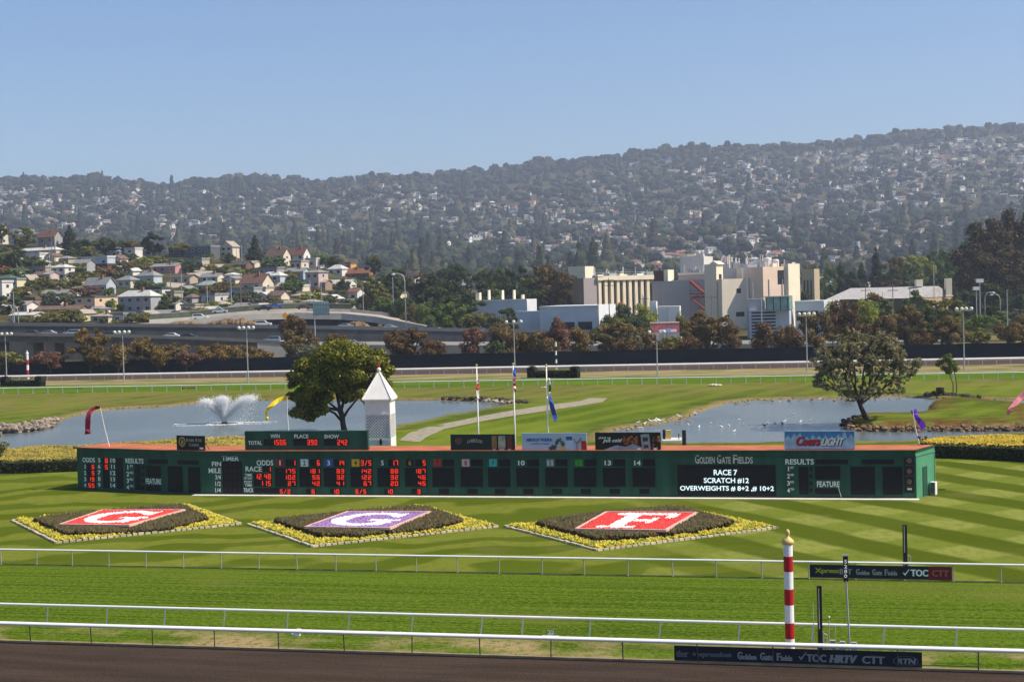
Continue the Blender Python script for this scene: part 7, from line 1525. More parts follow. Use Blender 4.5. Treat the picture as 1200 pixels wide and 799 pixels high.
for (xa, ya, xb, yb, w_) in ((809, 329, 823, 341.5, 1.5), (823, 341.5, 828, 343, .9), (827.5, 347, 810, 348.5, 1.0), (810, 350, 827.5, 363, .7), (808, 344, 828, 344.6, .35)):
    a, b_ = at(xa, ya, 551.5), at(xb, yb, 551.5); mb = MB(); mb.path([a, b_], [w_ / 2, w_ / 2], 5); mb.path([a + up * 1.1, b_ + up * 1.1], [.08, .08], 4); mb.build('stair_flight', redm, t)
mb = MB(); [mb.tube(Vector((at(x, 345, 551.4).x, 551.4, 0)), at(x, 328, 551.4), .10, n=4) for x in (808.5, 818, 827)]; mb.build('stair_post', redm, t); LM.append(('big grey factory building', 797, 345))
t = bld('stair_tower', 'tall beige tower with three side windows between the grey factory and wide beige building', 838, 360, 540); B = block(t, 'wall', 827, 849, 309.5, 390, 540, .36, beige, 28); [detail(t, 'side_window', B, 'r', .35, .75, z, z + .07, dkw, .1) for z in (.30, .54, .78)]; detail(t, 'lamp', B, 'f', .5, .6, .42, .45, whitew, .5)
mb = MB(); P = B['O'] + up * B['zt'] + B['ux'] * B['W'] * .75; mb.add([P - B['ux'] * 1.6, P + B['ux'] * 1.9, P + B['ux'] * .1 + up * 1.2, P - B['ux'] * 1.6 + B['uy'] * B['D'], P + B['ux'] * 1.9 + B['uy'] * B['D'], P + B['ux'] * .1 + up * 1.2 + B['uy'] * B['D']], [(0, 1, 2), (5, 4, 3), (0, 2, 5, 3), (1, 4, 5, 2)]); mb.build('gable_cap', creamw, t); LM.append(('tall beige tower', 838, 340))
t = bld('factory_building', 'wide beige and pinkish factory building with many roof pipes', 895, 355, 545); B = block(t, 'wall', 848, 904, 325.5, 392, 545, .01, mat('wall_warm_grey', (.66, .59, .48), .85, .07, .2), -22, 6); B2 = block(t, 'upper_wall', 848, 903, 312.5, 328, 552, .02, mat('wall_light_grey', (.58, .55, .50), .85, .08), 10, 20); B3 = block(t, 'pink_wall', 896, 927, 312, 392, 543, .01, pinkish, -34, 7); B4 = block(t, 'corner_tower', 917, 939, 309, 392, 541, .62, creamw, 36)
clutter(t, B2, 34, 4.6); clutter(t, B3, 5, 2.6)
for u, z in ((.30, .72), (.28, .27), (.36, .27), (.05, .22)): detail(t, 'window', B, 'f', u, u + .09, z, z + .09, dkw)
detail(t, 'cream_panel', B2, 'f', .28, .40, 0, 1.0, creamw, .6); detail(t, 'dark_gap', B3, 'f', .55, .78, .72, .94, dkw, .1); [detail(t, 'vertical_pipe', B3, 'f', u, u + .015, .2, .8, galv, .3) for u in (.2, .7)]; mb = MB(); P = B3['O'] + B3['ux'] * B3['W'] * .55 + up * B3['zt'] + B3['uy'] * 5; mb.lathe(P, [(1.5, 0), (1.5, 3.0), (1.1, 3.3)], 12); mb.lathe(P + B3['ux'] * 4, [(1.2, 0), (1.2, 2.4), (.8, 2.7)], 12); mb.build('roof_tank', whitew, t); mb = MB(); mb.tube(at(898, 325, 542), at(898, 345, 542), .12, n=5); mb.build('mast', galv, t); LM.append(('wide beige factory', 890, 335))
t = bld('modern_building', 'modern pale building with a band of green glass and dark louvres', 905, 370, 450); B = block(t, 'wall', 878, 936, 362, 395, 450, .18, mat('wall_bluish_white', (.50, .54, .60), .6, .08), 14); B2 = block(t, 'glass_storey', 897, 933, 347, 363, 446, .22, mat('glass_green', (.20, .36, .33), .25, .25, .6, spec=.5), 14, foot=False); detail(t, 'flat_roof', B2, 'f', -.08, 1.12, .97, 1.04, whitew, 1.2)
for k in range(4): detail(t, 'mullion', B2, 'f', .02 + .3 * k, .05 + .3 * k, 0, .97, dkw, .1)
B3 = block(t, 'grey_wing', 876, 898, 350, 395, 456, .1, greyw, 14); mb = MB()
for k in range(8): detail(t, 'louvre', B, 'f', .06, .66, .10 + .11 * k, .155 + .11 * k, dkw, .12)
LM.append(('green glass building', 905, 365))
t = bld('storage_building', 'bright white windowless box building below the grey factory', 786, 378, 450); B = block(t, 'wall', 771, 800, 358.5, 392, 450, .1, whitew, 10); detail(t, 'joint', B, 'f', .45, .47, 0, 1, galv, .05); block(t, 'low_wall', 762, 772, 353, 392, 455, .2, whitew, 10)
t = bld('billboard', 'red and white advertising banner behind the dark fence trees', 778, 385, 425, 'sign'); a, b_ = at(762, 391, 425), at(796, 378, 425)
boxobj(t, 'panel', (0, 0, 0), (b_.x - a.x, .2, b_.z - a.z), a, mat('panel_faded_red', (.42, .12, .14), .7, .3, .8)); boxobj(t, 'white_band', (2.5, -.03, .3), (b_.x - a.x - .8, -.003, 1.1), a, whitew); boxobj(t, 'top_edge', (0, -.1, b_.z - a.z), (b_.x - a.x, .3, b_.z - a.z + .3), a, creamw); mb = MB(); [mb.tube(Vector((a.x + u, 425.1, 0)), Vector((a.x + u, 425.1, a.z)), .12, n=5) for u in (1, 4, 7)]; mb.build('leg', galv, t); boxobj(t, 'blue_mark', (4.4, -.06, .5), (5.8, -.032, 1.4), a, mat('mark_blue', (.25, .35, .6), .6, .2))
t = bld('office_building', 'low white and blue-grey building with a bright right wall beside the glass building', 960, 370, 455); B = block(t, 'wall', 932, 985, 352, 394, 455, .35, mat('wall_grey_blue', (.58, .60, .62), .85, .07, .2), 34); detail(t, 'window_band', B, 'f', .05, .8, .45, .72, dkw); detail(t, 'roof_edge', B, 'f', 0, 1, .96, 1.0, whitew, .3)
t = bld('apartment_building', 'small tan building with tall windows right of the wide beige factory', 950, 325, 600); B = block(t, 'wall', 940, 961, 315, 350, 600, .3, mat('wall_tan', (.42, .34, .22), .85, .08), 22); [detail(t, 'window', B, 'f', u, u + .12, .35, .8, dkw) for u in (.15, .42, .68)]
Yw = 480; t = bld('long_warehouse', 'long low warehouse with a pale grey sloping roof and brick end with chimneys', 1040, 350, Yw); B = block(t, 'wall', 968, 1118, 349, 396, Yw, .24, mat('wall_dull_brown', (.15, .10, .08), .85, .1, .3), 38)
mb = MB(); O, ux_, uy_ = B['O'], B['ux'], B['uy']; Wd, D_, z = B['W'], B['D'], B['zt']; pk = z + 3.6; c4 = [O + ux_ * -1 - uy_ * 1 + up * z, O + ux_ * (Wd + .3) - uy_ * 1 + up * z, O + ux_ * (Wd + .3) + uy_ * D_ / 2 + up * pk, O + ux_ * 2 + uy_ * D_ / 2 + up * pk, O + ux_ * (Wd + .3) + uy_ * (D_ + 1) + up * z, O - ux_ + uy_ * (D_ + 1) + up * z]
mb.add(c4, [(0, 1, 2, 3), (3, 2, 4, 5), (0, 3, 5), (1, 4, 2)]); mb.build('roof', rcol((.40, .38, .36)), t); brick = mat('wall_brick_tan', (.42, .28, .17), .85, .15, 1)
detail(t, 'brick_end', B, 'r', 0, 1, 0, .99, brick, .12); [detail(t, 'side_window', B, 'r', .06 + .155 * k, .14 + .155 * k, .45, .8, dkw, .2) for k in range(6)]; [detail(t, 'window', B, 'f', .04 + .12 * k, .09 + .12 * k, .35, .7, dkw) for k in range(8)]
for (x0, x1, yt, yb) in ((1074, 1081.5, 327.5, 336), (1109, 1115.5, 326, 345)): C = at(x0, yb, Yw + 12); e = at(x1, yt, Yw + 12); boxobj(t, 'chimney', (0, 0, 0), (e.x - C.x, 2.2, e.z - C.z), C, creamw)
LM.append(('long warehouse roof', 1035, 343)); LM.append(('brick warehouse end', 1108, 345))
house('house', 'white gabled house under the large brown eucalyptus at the right', 1129, 1146, 332, 338, 352, wh, R_wh, 'front', .2, Yd=far_Y(1137, 352), win=1); house('house', 'small dark blue gabled house above the long warehouse roof', 981, 996, 331, 334, 340, (.12, .14, .17), R_dk, 'front', .2, Yd=far_Y(988, 340), win=1)
house('house', 'white house with terraces among conifers right of the wide beige factory', 963, 992, 297, 300, 309, wh, R_wh, 'flat', .2, Yd=far_Y(977, 309), win=4); house('house', 'low cream roof above the middle of the long warehouse', 1003, 1022, 330, 332, 338, cr_, R_wh, 'hip', .2, Yd=far_Y(1012, 338), win=2)
LM.append(('white terraced house', 977, 303))

# ---------------------------------------------------------------- trees and shrubs of the town
LF = {
 'orange': leafmat('leaf_orange_brown', (0.060, 0.038, 0.013), (0.155, 0.100, 0.028), (0.32, 0.215, 0.052)),
 'redbr': leafmat('leaf_red_brown', (0.045, 0.026, 0.014), (0.115, 0.066, 0.028), (0.23, 0.135, 0.050)),
 'purple': leafmat('leaf_purple_red', (0.075, 0.034, 0.024), (0.16, 0.080, 0.052), (0.27, 0.140, 0.090)),
 'brown': leafmat('leaf_brown_olive', (0.049, 0.041, 0.019), (0.131, 0.098, 0.037), (0.281, 0.179, 0.060)),
 'dark': leafmat('leaf_dark_green', (0.022, 0.035, 0.017), (0.057, 0.078, 0.030), (0.120, 0.144, 0.043)),
 'conif': leafmat('leaf_conifer', (0.012, 0.019, 0.013), (0.030, 0.042, 0.022), (0.060, 0.072, 0.033), .1),
 'olive': leafmat('leaf_olive', (0.061, 0.069, 0.017), (0.147, 0.147, 0.031), (0.276, 0.241, 0.052)),
 'green': leafmat('leaf_mid_green', (0.039, 0.070, 0.019), (0.098, 0.152, 0.035), (0.195, 0.254, 0.055)),
 'ygreen': leafmat('leaf_yellow_green', (0.105, 0.143, 0.018), (0.225, 0.255, 0.033), (0.390, 0.390, 0.068)),
 'greyg': leafmat('leaf_grey_green', (0.053, 0.063, 0.039), (0.112, 0.123, 0.075), (0.180, 0.180, 0.112)),
 'euc': leafmat('leaf_eucalyptus', (0.030, 0.028, 0.015), (0.095, 0.072, 0.034), (0.165, 0.112, 0.057)),
}
WORD = {'orange': 'orange-brown bushy tree', 'redbr': 'dark red-brown tree', 'purple': 'purplish red shrub', 'brown': 'brown and olive tree', 'dark': 'dark green tree', 'conif': 'dark conifer', 'olive': 'olive green shrub tree', 'green': 'mid green tree', 'ygreen': 'yellow-green shrub', 'greyg': 'grey-green bushy tree', 'euc': 'tall brown-green eucalyptus'}
NAME = {'conif': 'conifer', 'euc': 'eucalyptus', 'purple': 'shrub', 'ygreen': 'shrub', 'olive': 'shrub'}
def veg(kind, px, yt, yb, w, Yd=None, lab=None, dens=1.5, group=None, ground=None, lmn=None, sky=.25, shell=.62):
    """tree seen between yt and yb, w pixels wide; foot on the ground or the near hill"""
    if Yd is None: g_ = on_land(px, yb)
    elif Yd < 430: g_ = Vector((at(px, yb, Yd).x, Yd, 0))
    else: a = at(px, yb, Yd); g_ = Vector((a.x, Yd, float(land(a.x / Yd, Yd))))
    s_ = scale_at(g_.y); h = at(px, yt, g_.y).z - g_.z; W_ = w * (1.3 if kind != 'conif' else 1.1) / s_; vis = (yb - yt) / s_; leaf = max(.24, .95 / s_); h = max(h, 1.2); leaf = max(leaf, math.sqrt(2.6 * W_ * min(h, vis * 1.2) * 2.2 / 15000))
    cone = kind == 'conif' and vis > W_ * .9
    tr = max(.04, 1 - min(1.0, (vis + (.5 if cone else 0)) / h)); tr = min(tr, .6) * (.6 if kind != 'conif' else 1) if Yd != 580 else tr
    ch = h * (1 - tr); n = int(min(15000, 1.5 * dens * (W_ * ch * 2.2) / (leaf * leaf)))
    o = tree(lab or near(WORD[kind], px, (yt + yb) / 2), g_, h, W_, LF[kind], 'shrub' if NAME.get(kind) == 'shrub' else 'tree', NAME.get(kind, 'tree'), group, n=max(160, n), leaf=leaf, trunk=tr, nl=26 if cone else int(14 + W_ * 2), lr=min(.55, max(.20, 2.6 / W_)) if not cone else .4, cone=cone, d=min(W_, 9), bottom=-.95, shell=shell)
    if lmn: LM.append((lmn, px, (yt + yb) / 2))
    return o
GA = 'trees between the dark fence and the freeway'
veg('orange', 105, 380, 427, 44, 352, 'tall orange-brown tree in front of the left freeway deck', group=GA, lmn='tall orange tree')
rowA = [('olive', 6, 409, 430, 34, 352), ('purple', 58, 410, 428, 34, 350), ('orange', 138, 400, 427, 18, 350), ('brown', 165, 393, 426, 35, 356), ('orange', 186, 404, 426, 18, 350), ('brown', 203, 396, 426, 36, 358), ('purple', 219, 411, 426, 28, 349), ('orange', 250, 399, 425, 36, 355), ('orange', 268, 404, 425, 26, 350), ('brown', 290, 402, 424, 36, 356), ('orange', 308, 410, 424, 24, 350),
 ('brown', 352, 382, 424, 38, 356), ('redbr', 344, 368, 392, 28, 372), ('greyg', 362, 402, 424, 26, 349), ('redbr', 395, 387, 412, 24, 370), ('redbr', 466, 386, 420, 26, 356), ('redbr', 484, 384, 422, 42, 353), ('redbr', 508, 397, 422, 26, 350), ('purple', 553, 378, 421, 28, 352), ('brown', 590, 376, 420, 34, 352), ('dark', 581, 398, 420, 22, 348), ('orange', 612, 386, 419, 18, 354), ('brown', 630, 383, 419, 32, 354), ('purple', 655, 366, 418, 24, 352), ('orange', 677, 383, 418, 26, 354), ('brown', 645, 394, 418, 20, 348),
 ('brown', 718, 373, 418, 46, 356), ('redbr', 735, 394, 417, 26, 348), ('olive', 722, 370, 395, 34, 366), ('brown', 753, 380, 417, 28, 354), ('greyg', 744, 388, 416, 16, 350), ('redbr', 776, 398, 416, 24, 349), ('olive', 788, 393, 415, 30, 352), ('brown', 830, 366, 415, 58, 356), ('redbr', 855, 378, 414, 26, 351), ('orange', 822, 364, 390, 40, 372), ('redbr', 806, 392, 415, 22, 349),
 ('redbr', 894, 377, 413, 24, 354), ('brown', 919, 376, 412, 26, 354), ('redbr', 932, 384, 412, 18, 350), ('brown', 957, 359, 411, 34, 356), ('redbr', 990, 347, 410, 34, 360, 'oval'), ('ygreen', 975, 347, 385, 14, 372), ('brown', 1062, 353, 406, 40, 358), ('brown', 1034, 364, 407, 30, 354), ('dark', 1092, 352, 404, 46, 366), ('brown', 1112, 370, 404, 38, 354), ('olive', 1104, 348, 375, 52, 376), ('redbr', 1018, 372, 408, 28, 354), ('green', 1147, 365, 388, 26, 400), ('olive', 1146, 386, 403, 26, 352), ('brown', 1182, 374, 402, 32, 352), ('brown', 1202, 364, 400, 22, 356), ('ygreen', 1013, 350, 380, 24, 390), ('redbr', 1080, 388, 404, 22, 348), ('orange', 1040, 396, 408, 20, 347)]
for r_ in rowA: veg(r_[0], r_[1], r_[2], r_[3], r_[4], r_[5], group=GA)
LM += [('dark red-brown tree clump', 484, 402), ('big brown tree by the grey factory', 830, 385), ('red-brown oval tree', 990, 375)]
# behind the freeway
for r_ in [('dark', 512, 318, 386, 50, 500), ('dark', 548, 345, 388, 46, 480), ('green', 532, 352, 390, 34, 462), ('olive', 556, 362, 392, 26, 455), ('dark', 530, 305, 345, 40, 620), ('green', 500, 352, 386, 26, 462), ('dark', 474, 345, 384, 30, 480), ('brown', 487, 356, 386, 30, 470), ('green', 450, 345, 378, 28, 490), ('olive', 440, 330, 352, 34, 545), ('dark', 465, 312, 340, 30, 590), ('dark', 452, 318, 345, 32, 575), ('brown', 492, 318, 345, 28, 590), ('dark', 438, 299, 313, 20, 690), ('dark', 560, 330, 360, 40, 560), ('greyg', 583, 366, 390, 26, 455), ('dark', 588, 357, 392, 38, 460), ('dark', 570, 312, 362, 34, 600), ('green', 590, 312, 355, 36, 620), ('dark', 606, 308, 356, 36, 600), ('green', 620, 322, 356, 26, 590), ('brown', 641, 304, 358, 44, 570), ('brown', 668, 318, 356, 38, 560), ('brown', 655, 312, 355, 40, 575), ('green', 573, 330, 352, 26, 590), ('dark', 628, 335, 358, 30, 560),
           ('dark', 734, 354, 390, 26, 440), ('dark', 716, 366, 390, 20, 438), ('ygreen', 757, 353, 382, 26, 442), ('dark', 745, 368, 392, 26, 436), ('olive', 798, 366, 388, 12, 438), ('dark', 703, 380, 400, 22, 430),
           ('conif', 1027, 289, 338, 20, 700), ('conif', 985, 308, 342, 24, 700), ('conif', 1010, 308, 338, 20, 700), ('dark', 997, 315, 342, 22, 690), ('orange', 1050, 298, 330, 28, 700), ('ygreen', 1077, 297, 338, 44, 690), ('dark', 1052, 312, 340, 30, 680), ('dark', 1036, 318, 342, 26, 685), ('green', 962, 322, 352, 26, 640), ('dark', 940, 340, 352, 16, 600), ('orange', 950, 306, 318, 22, 760), ('redbr', 1044, 326, 340, 24, 640), ('green', 1110, 296, 345, 32, 700), ('dark', 1100, 318, 350, 32, 640), ('dark', 1124, 335, 368, 26, 500), ('green', 1025, 346, 372, 36, 450), ('green', 1072, 338, 362, 34, 452), ('redbr', 1028, 340, 362, 26, 455), ('green', 973, 312, 350, 18, 700),
           ('euc', 1166, 252, 345, 80, 580), ('euc', 1196, 236, 330, 62, 600), ('euc', 1186, 290, 378, 74, 560), ('euc', 1150, 292, 372, 46, 570), ('dark', 1135, 305, 370, 36, 590), ('dark', 1160, 330, 385, 50, 540), ('euc', 1205, 310, 392, 60, 535), ('dark', 1118, 322, 360, 24, 600), ('green', 1100, 290, 330, 30, 760), ('green', 1132, 282, 330, 34, 780), ('dark', 1182, 340, 390, 44, 520), ('green', 1165, 362, 385, 30, 460), ('ygreen', 1140, 372, 388, 20, 440), ('greyg', 1188, 360, 388, 34, 470), ('dark', 923, 334, 352, 14, 600)]:
    veg(*r_[:6])
LM += [('dense dark trees at centre left', 530, 350), ('brown tree mass left of the cream block', 650, 330), ('bright yellow-green tree', 1077, 315), ('great eucalyptus at the right', 1175, 290)]
# on the near hill
hill_v = [('olive', 27, 265, 290, 30), ('dark', 15, 287, 320, 34), ('dark', 2, 262, 275, 14), ('conif', 82, 264, 290, 22), ('dark', 96, 280, 298, 26), ('dark', 84, 290, 303, 26), ('olive', 106, 288, 302, 20), ('dark', 124, 278, 294, 28), ('dark', 141, 280, 294, 34), ('brown', 155, 281, 293, 18), ('conif', 180, 271, 300, 30), ('olive', 212, 284, 292, 24), ('conif', 299, 277, 312, 26, 'tall'), ('green', 320, 300, 315, 28), ('green', 374, 296, 310, 20), ('dark', 388, 298, 310, 22), ('dark', 330, 307, 318, 12), ('olive', 50, 324, 345, 26), ('green', 68, 328, 344, 18), ('brown', 26, 336, 350, 26), ('olive', 86, 322, 338, 26), ('olive', 105, 317, 333, 24), ('orange', 120, 312, 328, 26), ('brown', 132, 316, 327, 16), ('olive', 158, 304, 318, 20), ('brown', 148, 304, 322, 26), ('ygreen', 170, 300, 314, 18), ('olive', 186, 298, 312, 24), ('purple', 100, 334, 350, 36), ('greyg', 62, 341, 361, 34), ('greyg', 84, 344, 362, 18), ('dark', 10, 344, 369, 30), ('olive', 58, 364, 381, 26), ('olive', 80, 361, 380, 28), ('ygreen', 115, 362, 374, 26), ('olive', 93, 368, 380, 16), ('dark', 200, 346, 365, 26), ('dark', 190, 352, 366, 20), ('dark', 166, 326, 342, 16), ('dark', 225, 304, 320, 22), ('green', 211, 304, 318, 20), ('brown', 240, 303, 312, 20), ('olive', 215, 336, 347, 24), ('green', 226, 336, 348, 22), ('dark', 258, 311, 322, 22), ('ygreen', 280, 312, 323, 22), ('brown', 262, 328, 345, 22), ('brown', 248, 334, 348, 24), ('greyg', 290, 340, 362, 30), ('greyg', 305, 346, 360, 28), ('green', 345, 328, 344, 30), ('ygreen', 364, 342, 356, 28), ('dark', 398, 338, 356, 26), ('dark', 403, 326, 345, 14), ('dark', 386, 345, 358, 20), ('green', 415, 325, 340, 22), ('olive', 428, 330, 346, 28), ('dark', 430, 345, 364, 24), ('green', 410, 350, 362, 14), ('olive', 440, 322, 336, 24), ('ygreen', 272, 350, 362, 24), ('ygreen', 250, 352, 366, 20), ('olive', 235, 360, 372, 26), ('olive', 215, 362, 374, 22), ('olive', 170, 366, 380, 24), ('greyg', 155, 366, 380, 18), ('olive', 325, 348, 360, 20), ('dark', 268, 298, 309, 16), ('dark', 35, 300, 312, 18), ('brown', 8, 311, 326, 18), ('green', 50, 303, 314, 16), ('green', 245, 296, 306, 14), ('dark', 152, 296, 306, 16), ('dark', 340, 322, 334, 14), ('brown', 372, 336, 348, 16), ('dark', 300, 318, 326, 18), ('green', 190, 330, 342, 14), ('green', 128, 336, 348, 12), ('olive', 40, 368, 381, 22), ('green', 18, 314, 328, 22), ('dark', 420, 312, 322, 18), ('green', 130, 350, 366, 12), ('dark', 445, 338, 358, 20), ('olive', 140, 374, 381, 18), ('olive', 20, 337, 350, 14)]
for r_ in hill_v: veg(*r_[:5], lab='tall dark conifer on the crest between the craftsman house and the brown roof' if len(r_) > 5 else None)
LM += [('tall dark crest conifer', 299, 295)]

rx_ = random.Random(17); n_ = 0
while n_ < 75:
    px, yb = rx_.uniform(0, 455), rx_.uniform(298, 381)
    if yb > np.interp(px, [0, 130, 450], [381, 381, 362]) or yb < np.interp(px, [0, 60, 130, 300, 450], [292, 296, 306, 309, 336]): continue
    veg(rx_.choice(('dark', 'olive', 'green', 'olive', 'greyg', 'ygreen', 'brown')), px, yb - rx_.uniform(5, 11), yb, rx_.uniform(9, 19), dens=1.2); n_ += 1

# ---------------------------------------------------------------- the far hillside: houses and trees by the thousand
def blob(seed, kind):
    """low crown mesh about one unit wide: several jagged lobes"""
    r = np.random.default_rng(seed); V, Fs = [], []; base = MB()
    if kind == 'tall': L = [(0, 0, .25 + .23 * k, .36 * (1 - k / 6.2) + .03, .26) for k in range(6)]
    elif kind == 'round': L = [(r.uniform(-.28, .28), r.uniform(-.28, .28), r.uniform(.30, .62), r.uniform(.20, .32), r.uniform(.18, .28)) for k in range(7)]
    else: L = [(r.uniform(-.42, .42), r.uniform(-.3, .3), r.uniform(.22, .42), r.uniform(.16, .28), r.uniform(.12, .22)) for k in range(8)]
    for (x, y, z, rr, rz) in L: base.ball((x, y, z), rr, 7, 4, (1, 1, rz / rr))
    base.tube((0, 0, -.3), (0, 0, .4), .05, n=4, cap=False)
    v = np.array(base.v); v += r.normal(0, .035, v.shape)
    tri = []
    for f in base.f:
        for k in range(1, len(f) - 1): tri.append((f[0], f[k], f[k + 1]))
    return v, np.array(tri)
BLOB = [blob(i, k) for i, k in enumerate(('tall', 'round', 'wide', 'tall', 'round', 'wide'))]
def attrmat(name, attr='tone', rough=.9, var=.3):
    m, nt, b = newmat(name, rough, .1); g = G(nt); c = g.new('ShaderNodeAttribute', attribute_name=attr).outputs['Color']
    gg = g.new('ShaderNodeNewGeometry').outputs['Random Per Island']; h = g.new('ShaderNodeHueSaturation', {'Color': c, 'Value': g.lin(gg, 0, 1, 1 - var, 1 + var)}); g.out(b, h.outputs[0]); return m
TRC = np.array([(.012, .018, .010), (.020, .028, .013), (.032, .042, .017), (.048, .056, .023), (.055, .060, .022), (.075, .070, .028), (.028, .026, .014), (.06, .04, .022)])
TRW = np.array([.32, .24, .16, .09, .06, .04, .05, .04])
HWC = [('white', (.78, .76, .71)), ('cream', (.68, .58, .43)), ('grey', (.30, .31, .33)), ('tan', (.42, .33, .24)), ('pale blue', (.38, .41, .45)), ('pinkish', (.44, .35, .31)), ('brown', (.18, .12, .09))]
HWP = [.34, .20, .14, .12, .08, .06, .06]
HRC = [('dark', (.07, .07, .075)), ('grey', (.22, .22, .22)), ('brown', (.16, .10, .07)), ('reddish', (.30, .12, .07)), ('pale', (.45, .43, .40))]
YS = 1330.0
def hill_points(n, seed, fmask, qlo=0.0, qhi=1.0):
    """spots spread evenly over the hillside as it is seen; nothing hidden by the near crest"""
    r = np.random.default_rng(seed); t = r.uniform(-.37, .37, n * 4); a = r.uniform(qlo, qhi, n * 4); Y = YS + (Y5 + 20 - YS) * a
    z = land(t, Y); q = (z - HC) / Y; crest = np.interp(t, cT, cQ) + .004; keep = (q > crest - .006) & (r.random(len(t)) < fmask(t, Y, q)); return np.stack([t * Y, Y, z], 1)[keep][:n], t[keep][:n]
def nz(t, q, s, seed): return wob(t * 1000 * s, q * 2400 * s, 1.0, 1.0, seed) / 2.2
# dense woods on the ridge and in the folds, houses between them
def mask_h(t, Y, q):
    m = np.clip(.5 + .55 * nz(t, q, .014, 31) + .25 * nz(t, q, .05, 32), 0, 1) ** 1.3; a = (Y - Y4) / (Y5 - Y4); m = m * np.where(a > .93, .15, 1) * np.where(Y < 1500, .9, 1)
    m = np.where((t > -.40) & (t < -.0) & (a < .40 + .05 * nz(t, q, .03, 33)), m * .16, m); return m * 1.0
def mask_t(t, Y, q): return np.clip(.95 - .55 * mask_h(t, Y, q), .25, 1)
HP, HT_ = hill_points(4900, 5, mask_h); o_ = np.argsort(HP[:, 1]); HP = HP[o_]
TP, _ = hill_points(9000, 6, mask_t); RP, _ = hill_points(620, 7, lambda t, Y, q: np.ones_like(t) * .8, .955, 1.0); TP = np.concatenate([TP, RP]); TP = TP[np.argsort(TP[:, 1])]
def to_px(P):
    """where a world point stands in the photograph"""
    x, y, z = P[0], P[1], P[2] - HC; U = x; dd = y * cp - z * sp; V = y * sp + z * cp; U, V = U * F / dd, V * F / dd; return 600 + U * ca - V * sa, 399.5 - (U * sa + V * ca)
ZONES = [('the left photo edge', 0), ('the left floodlight pole', 45), ('the red roofed hilltop house', 80), ('the peach apartment block', 120), ('the left crest conifer', 165), ('the large dark warehouse', 225), ('the fountain', 262), ('the tall dark crest conifer', 299), ('the white cubic house', 345), ('the large round pine', 392), ('the white lattice tower', 440), ('the curved street lamp', 480), ('the dense dark trees', 520), ('the leftmost flagpole', 560), ('the middle flagpole', 604), ('the rightmost flagpole', 643), ('the wide pale blue hall', 680), ('the ribbed cream block', 722), ('the two-headed floodlight', 768), ('the red stair', 815), ('the tall beige tower', 842), ('the wide beige factory', 885), ('the striped pole', 925), ('the terraced house', 972), ('the islet tree', 1015), ('the yellow-green tree', 1072), ('the thin young tree', 1112), ('the great eucalyptus', 1165), ('the right photo edge', 1200)]
def hill_label(desc, P):
    px, py = to_px(P); zn = min(ZONES, key=lambda z: abs(z[1] - px))[0]; a = (P[1] - Y3) / (Y5 - Y3); h = 'near ridge' if a > .85 else 'high' if a > .62 else 'halfway up' if a > .36 else 'low' if a > .16 else 'low'
    return f'{desc} {h} on far hill above {zn}'
def hmesh(W_, D_, H_, RH, kind):
    v = [(-W_ / 2, -D_ / 2, -3), (W_ / 2, -D_ / 2, -3), (W_ / 2, D_ / 2, -3), (-W_ / 2, D_ / 2, -3), (-W_ / 2, -D_ / 2, H_), (W_ / 2, -D_ / 2, H_), (W_ / 2, D_ / 2, H_), (-W_ / 2, D_ / 2, H_)]
    f = [(0, 1, 5, 4), (1, 2, 6, 5), (2, 3, 7, 6), (3, 0, 4, 7)]; mi = [0] * 4; e = .5
    b = 8; v += [(-W_ / 2 - e, -D_ / 2 - e, H_), (W_ / 2 + e, -D_ / 2 - e, H_), (W_ / 2 + e, D_ / 2 + e, H_), (-W_ / 2 - e, D_ / 2 + e, H_)]
    if kind == 0: v += [(-W_ / 2 - e, 0, H_ + RH), (W_ / 2 + e, 0, H_ + RH)]; f += [(b, b + 1, b + 5, b + 4), (b + 2, b + 3, b + 4, b + 5)]; mi += [1, 1]; f += [(b + 1, b + 2, b + 5), (b + 3, b, b + 4)]; mi += [0, 0]
    elif kind == 1: v += [(-W_ / 4, 0, H_ + RH), (W_ / 4, 0, H_ + RH)]; f += [(b, b + 1, b + 5, b + 4), (b + 2, b + 3, b + 4, b + 5), (b + 1, b + 2, b + 5), (b + 3, b, b + 4)]; mi += [1] * 4
    else: v += [(x, y, z + .5) for x, y, z in v[8:12]]; f += [(b, b + 1, b + 5, b + 4), (b + 1, b + 2, b + 6, b + 5), (b + 2, b + 3, b + 7, b + 6), (b + 3, b, b + 4, b + 7), (b + 4, b + 5, b + 6, b + 7)]; mi += [1] * 5
    # dark window strips on front and right
    for (x0, x1, z0, z1) in [(-.32, -.12, .45, .75), (.12, .32, .45, .75)]:
        k = len(v); y = -D_ / 2 - .04; v += [(x0 * W_, y, z0 * H_), (x1 * W_, y, z0 * H_), (x1 * W_, y, z1 * H_), (x0 * W_, y, z1 * H_)]; f.append((k, k + 1, k + 2, k + 3)); mi.append(2)
    k = len(v); x = W_ / 2 + .04; v += [(x, -.15 * D_, .45 * H_), (x, .15 * D_, .45 * H_), (x, .15 * D_, .75 * H_), (x, -.15 * D_, .75 * H_)]; f.append((k, k + 1, k + 2, k + 3)); mi.append(2)
    return v, f, mi
HM = [hmesh(*a) for a in ((13, 9, 5.5, 2.4, 0), (10, 9, 6.5, 2.2, 1), (15, 10, 4.0, 2.0, 0), (11, 8, 7.5, .4, 2), (18, 9, 5.0, .4, 2), (9, 10, 6.0, 2.8, 0))]
cache = {}; rh = random.Random(41)
def pick_w(): return rh.choices(range(7), HWP)[0], rh.choices(range(5), [.3, .26, .18, .12, .14])[0]
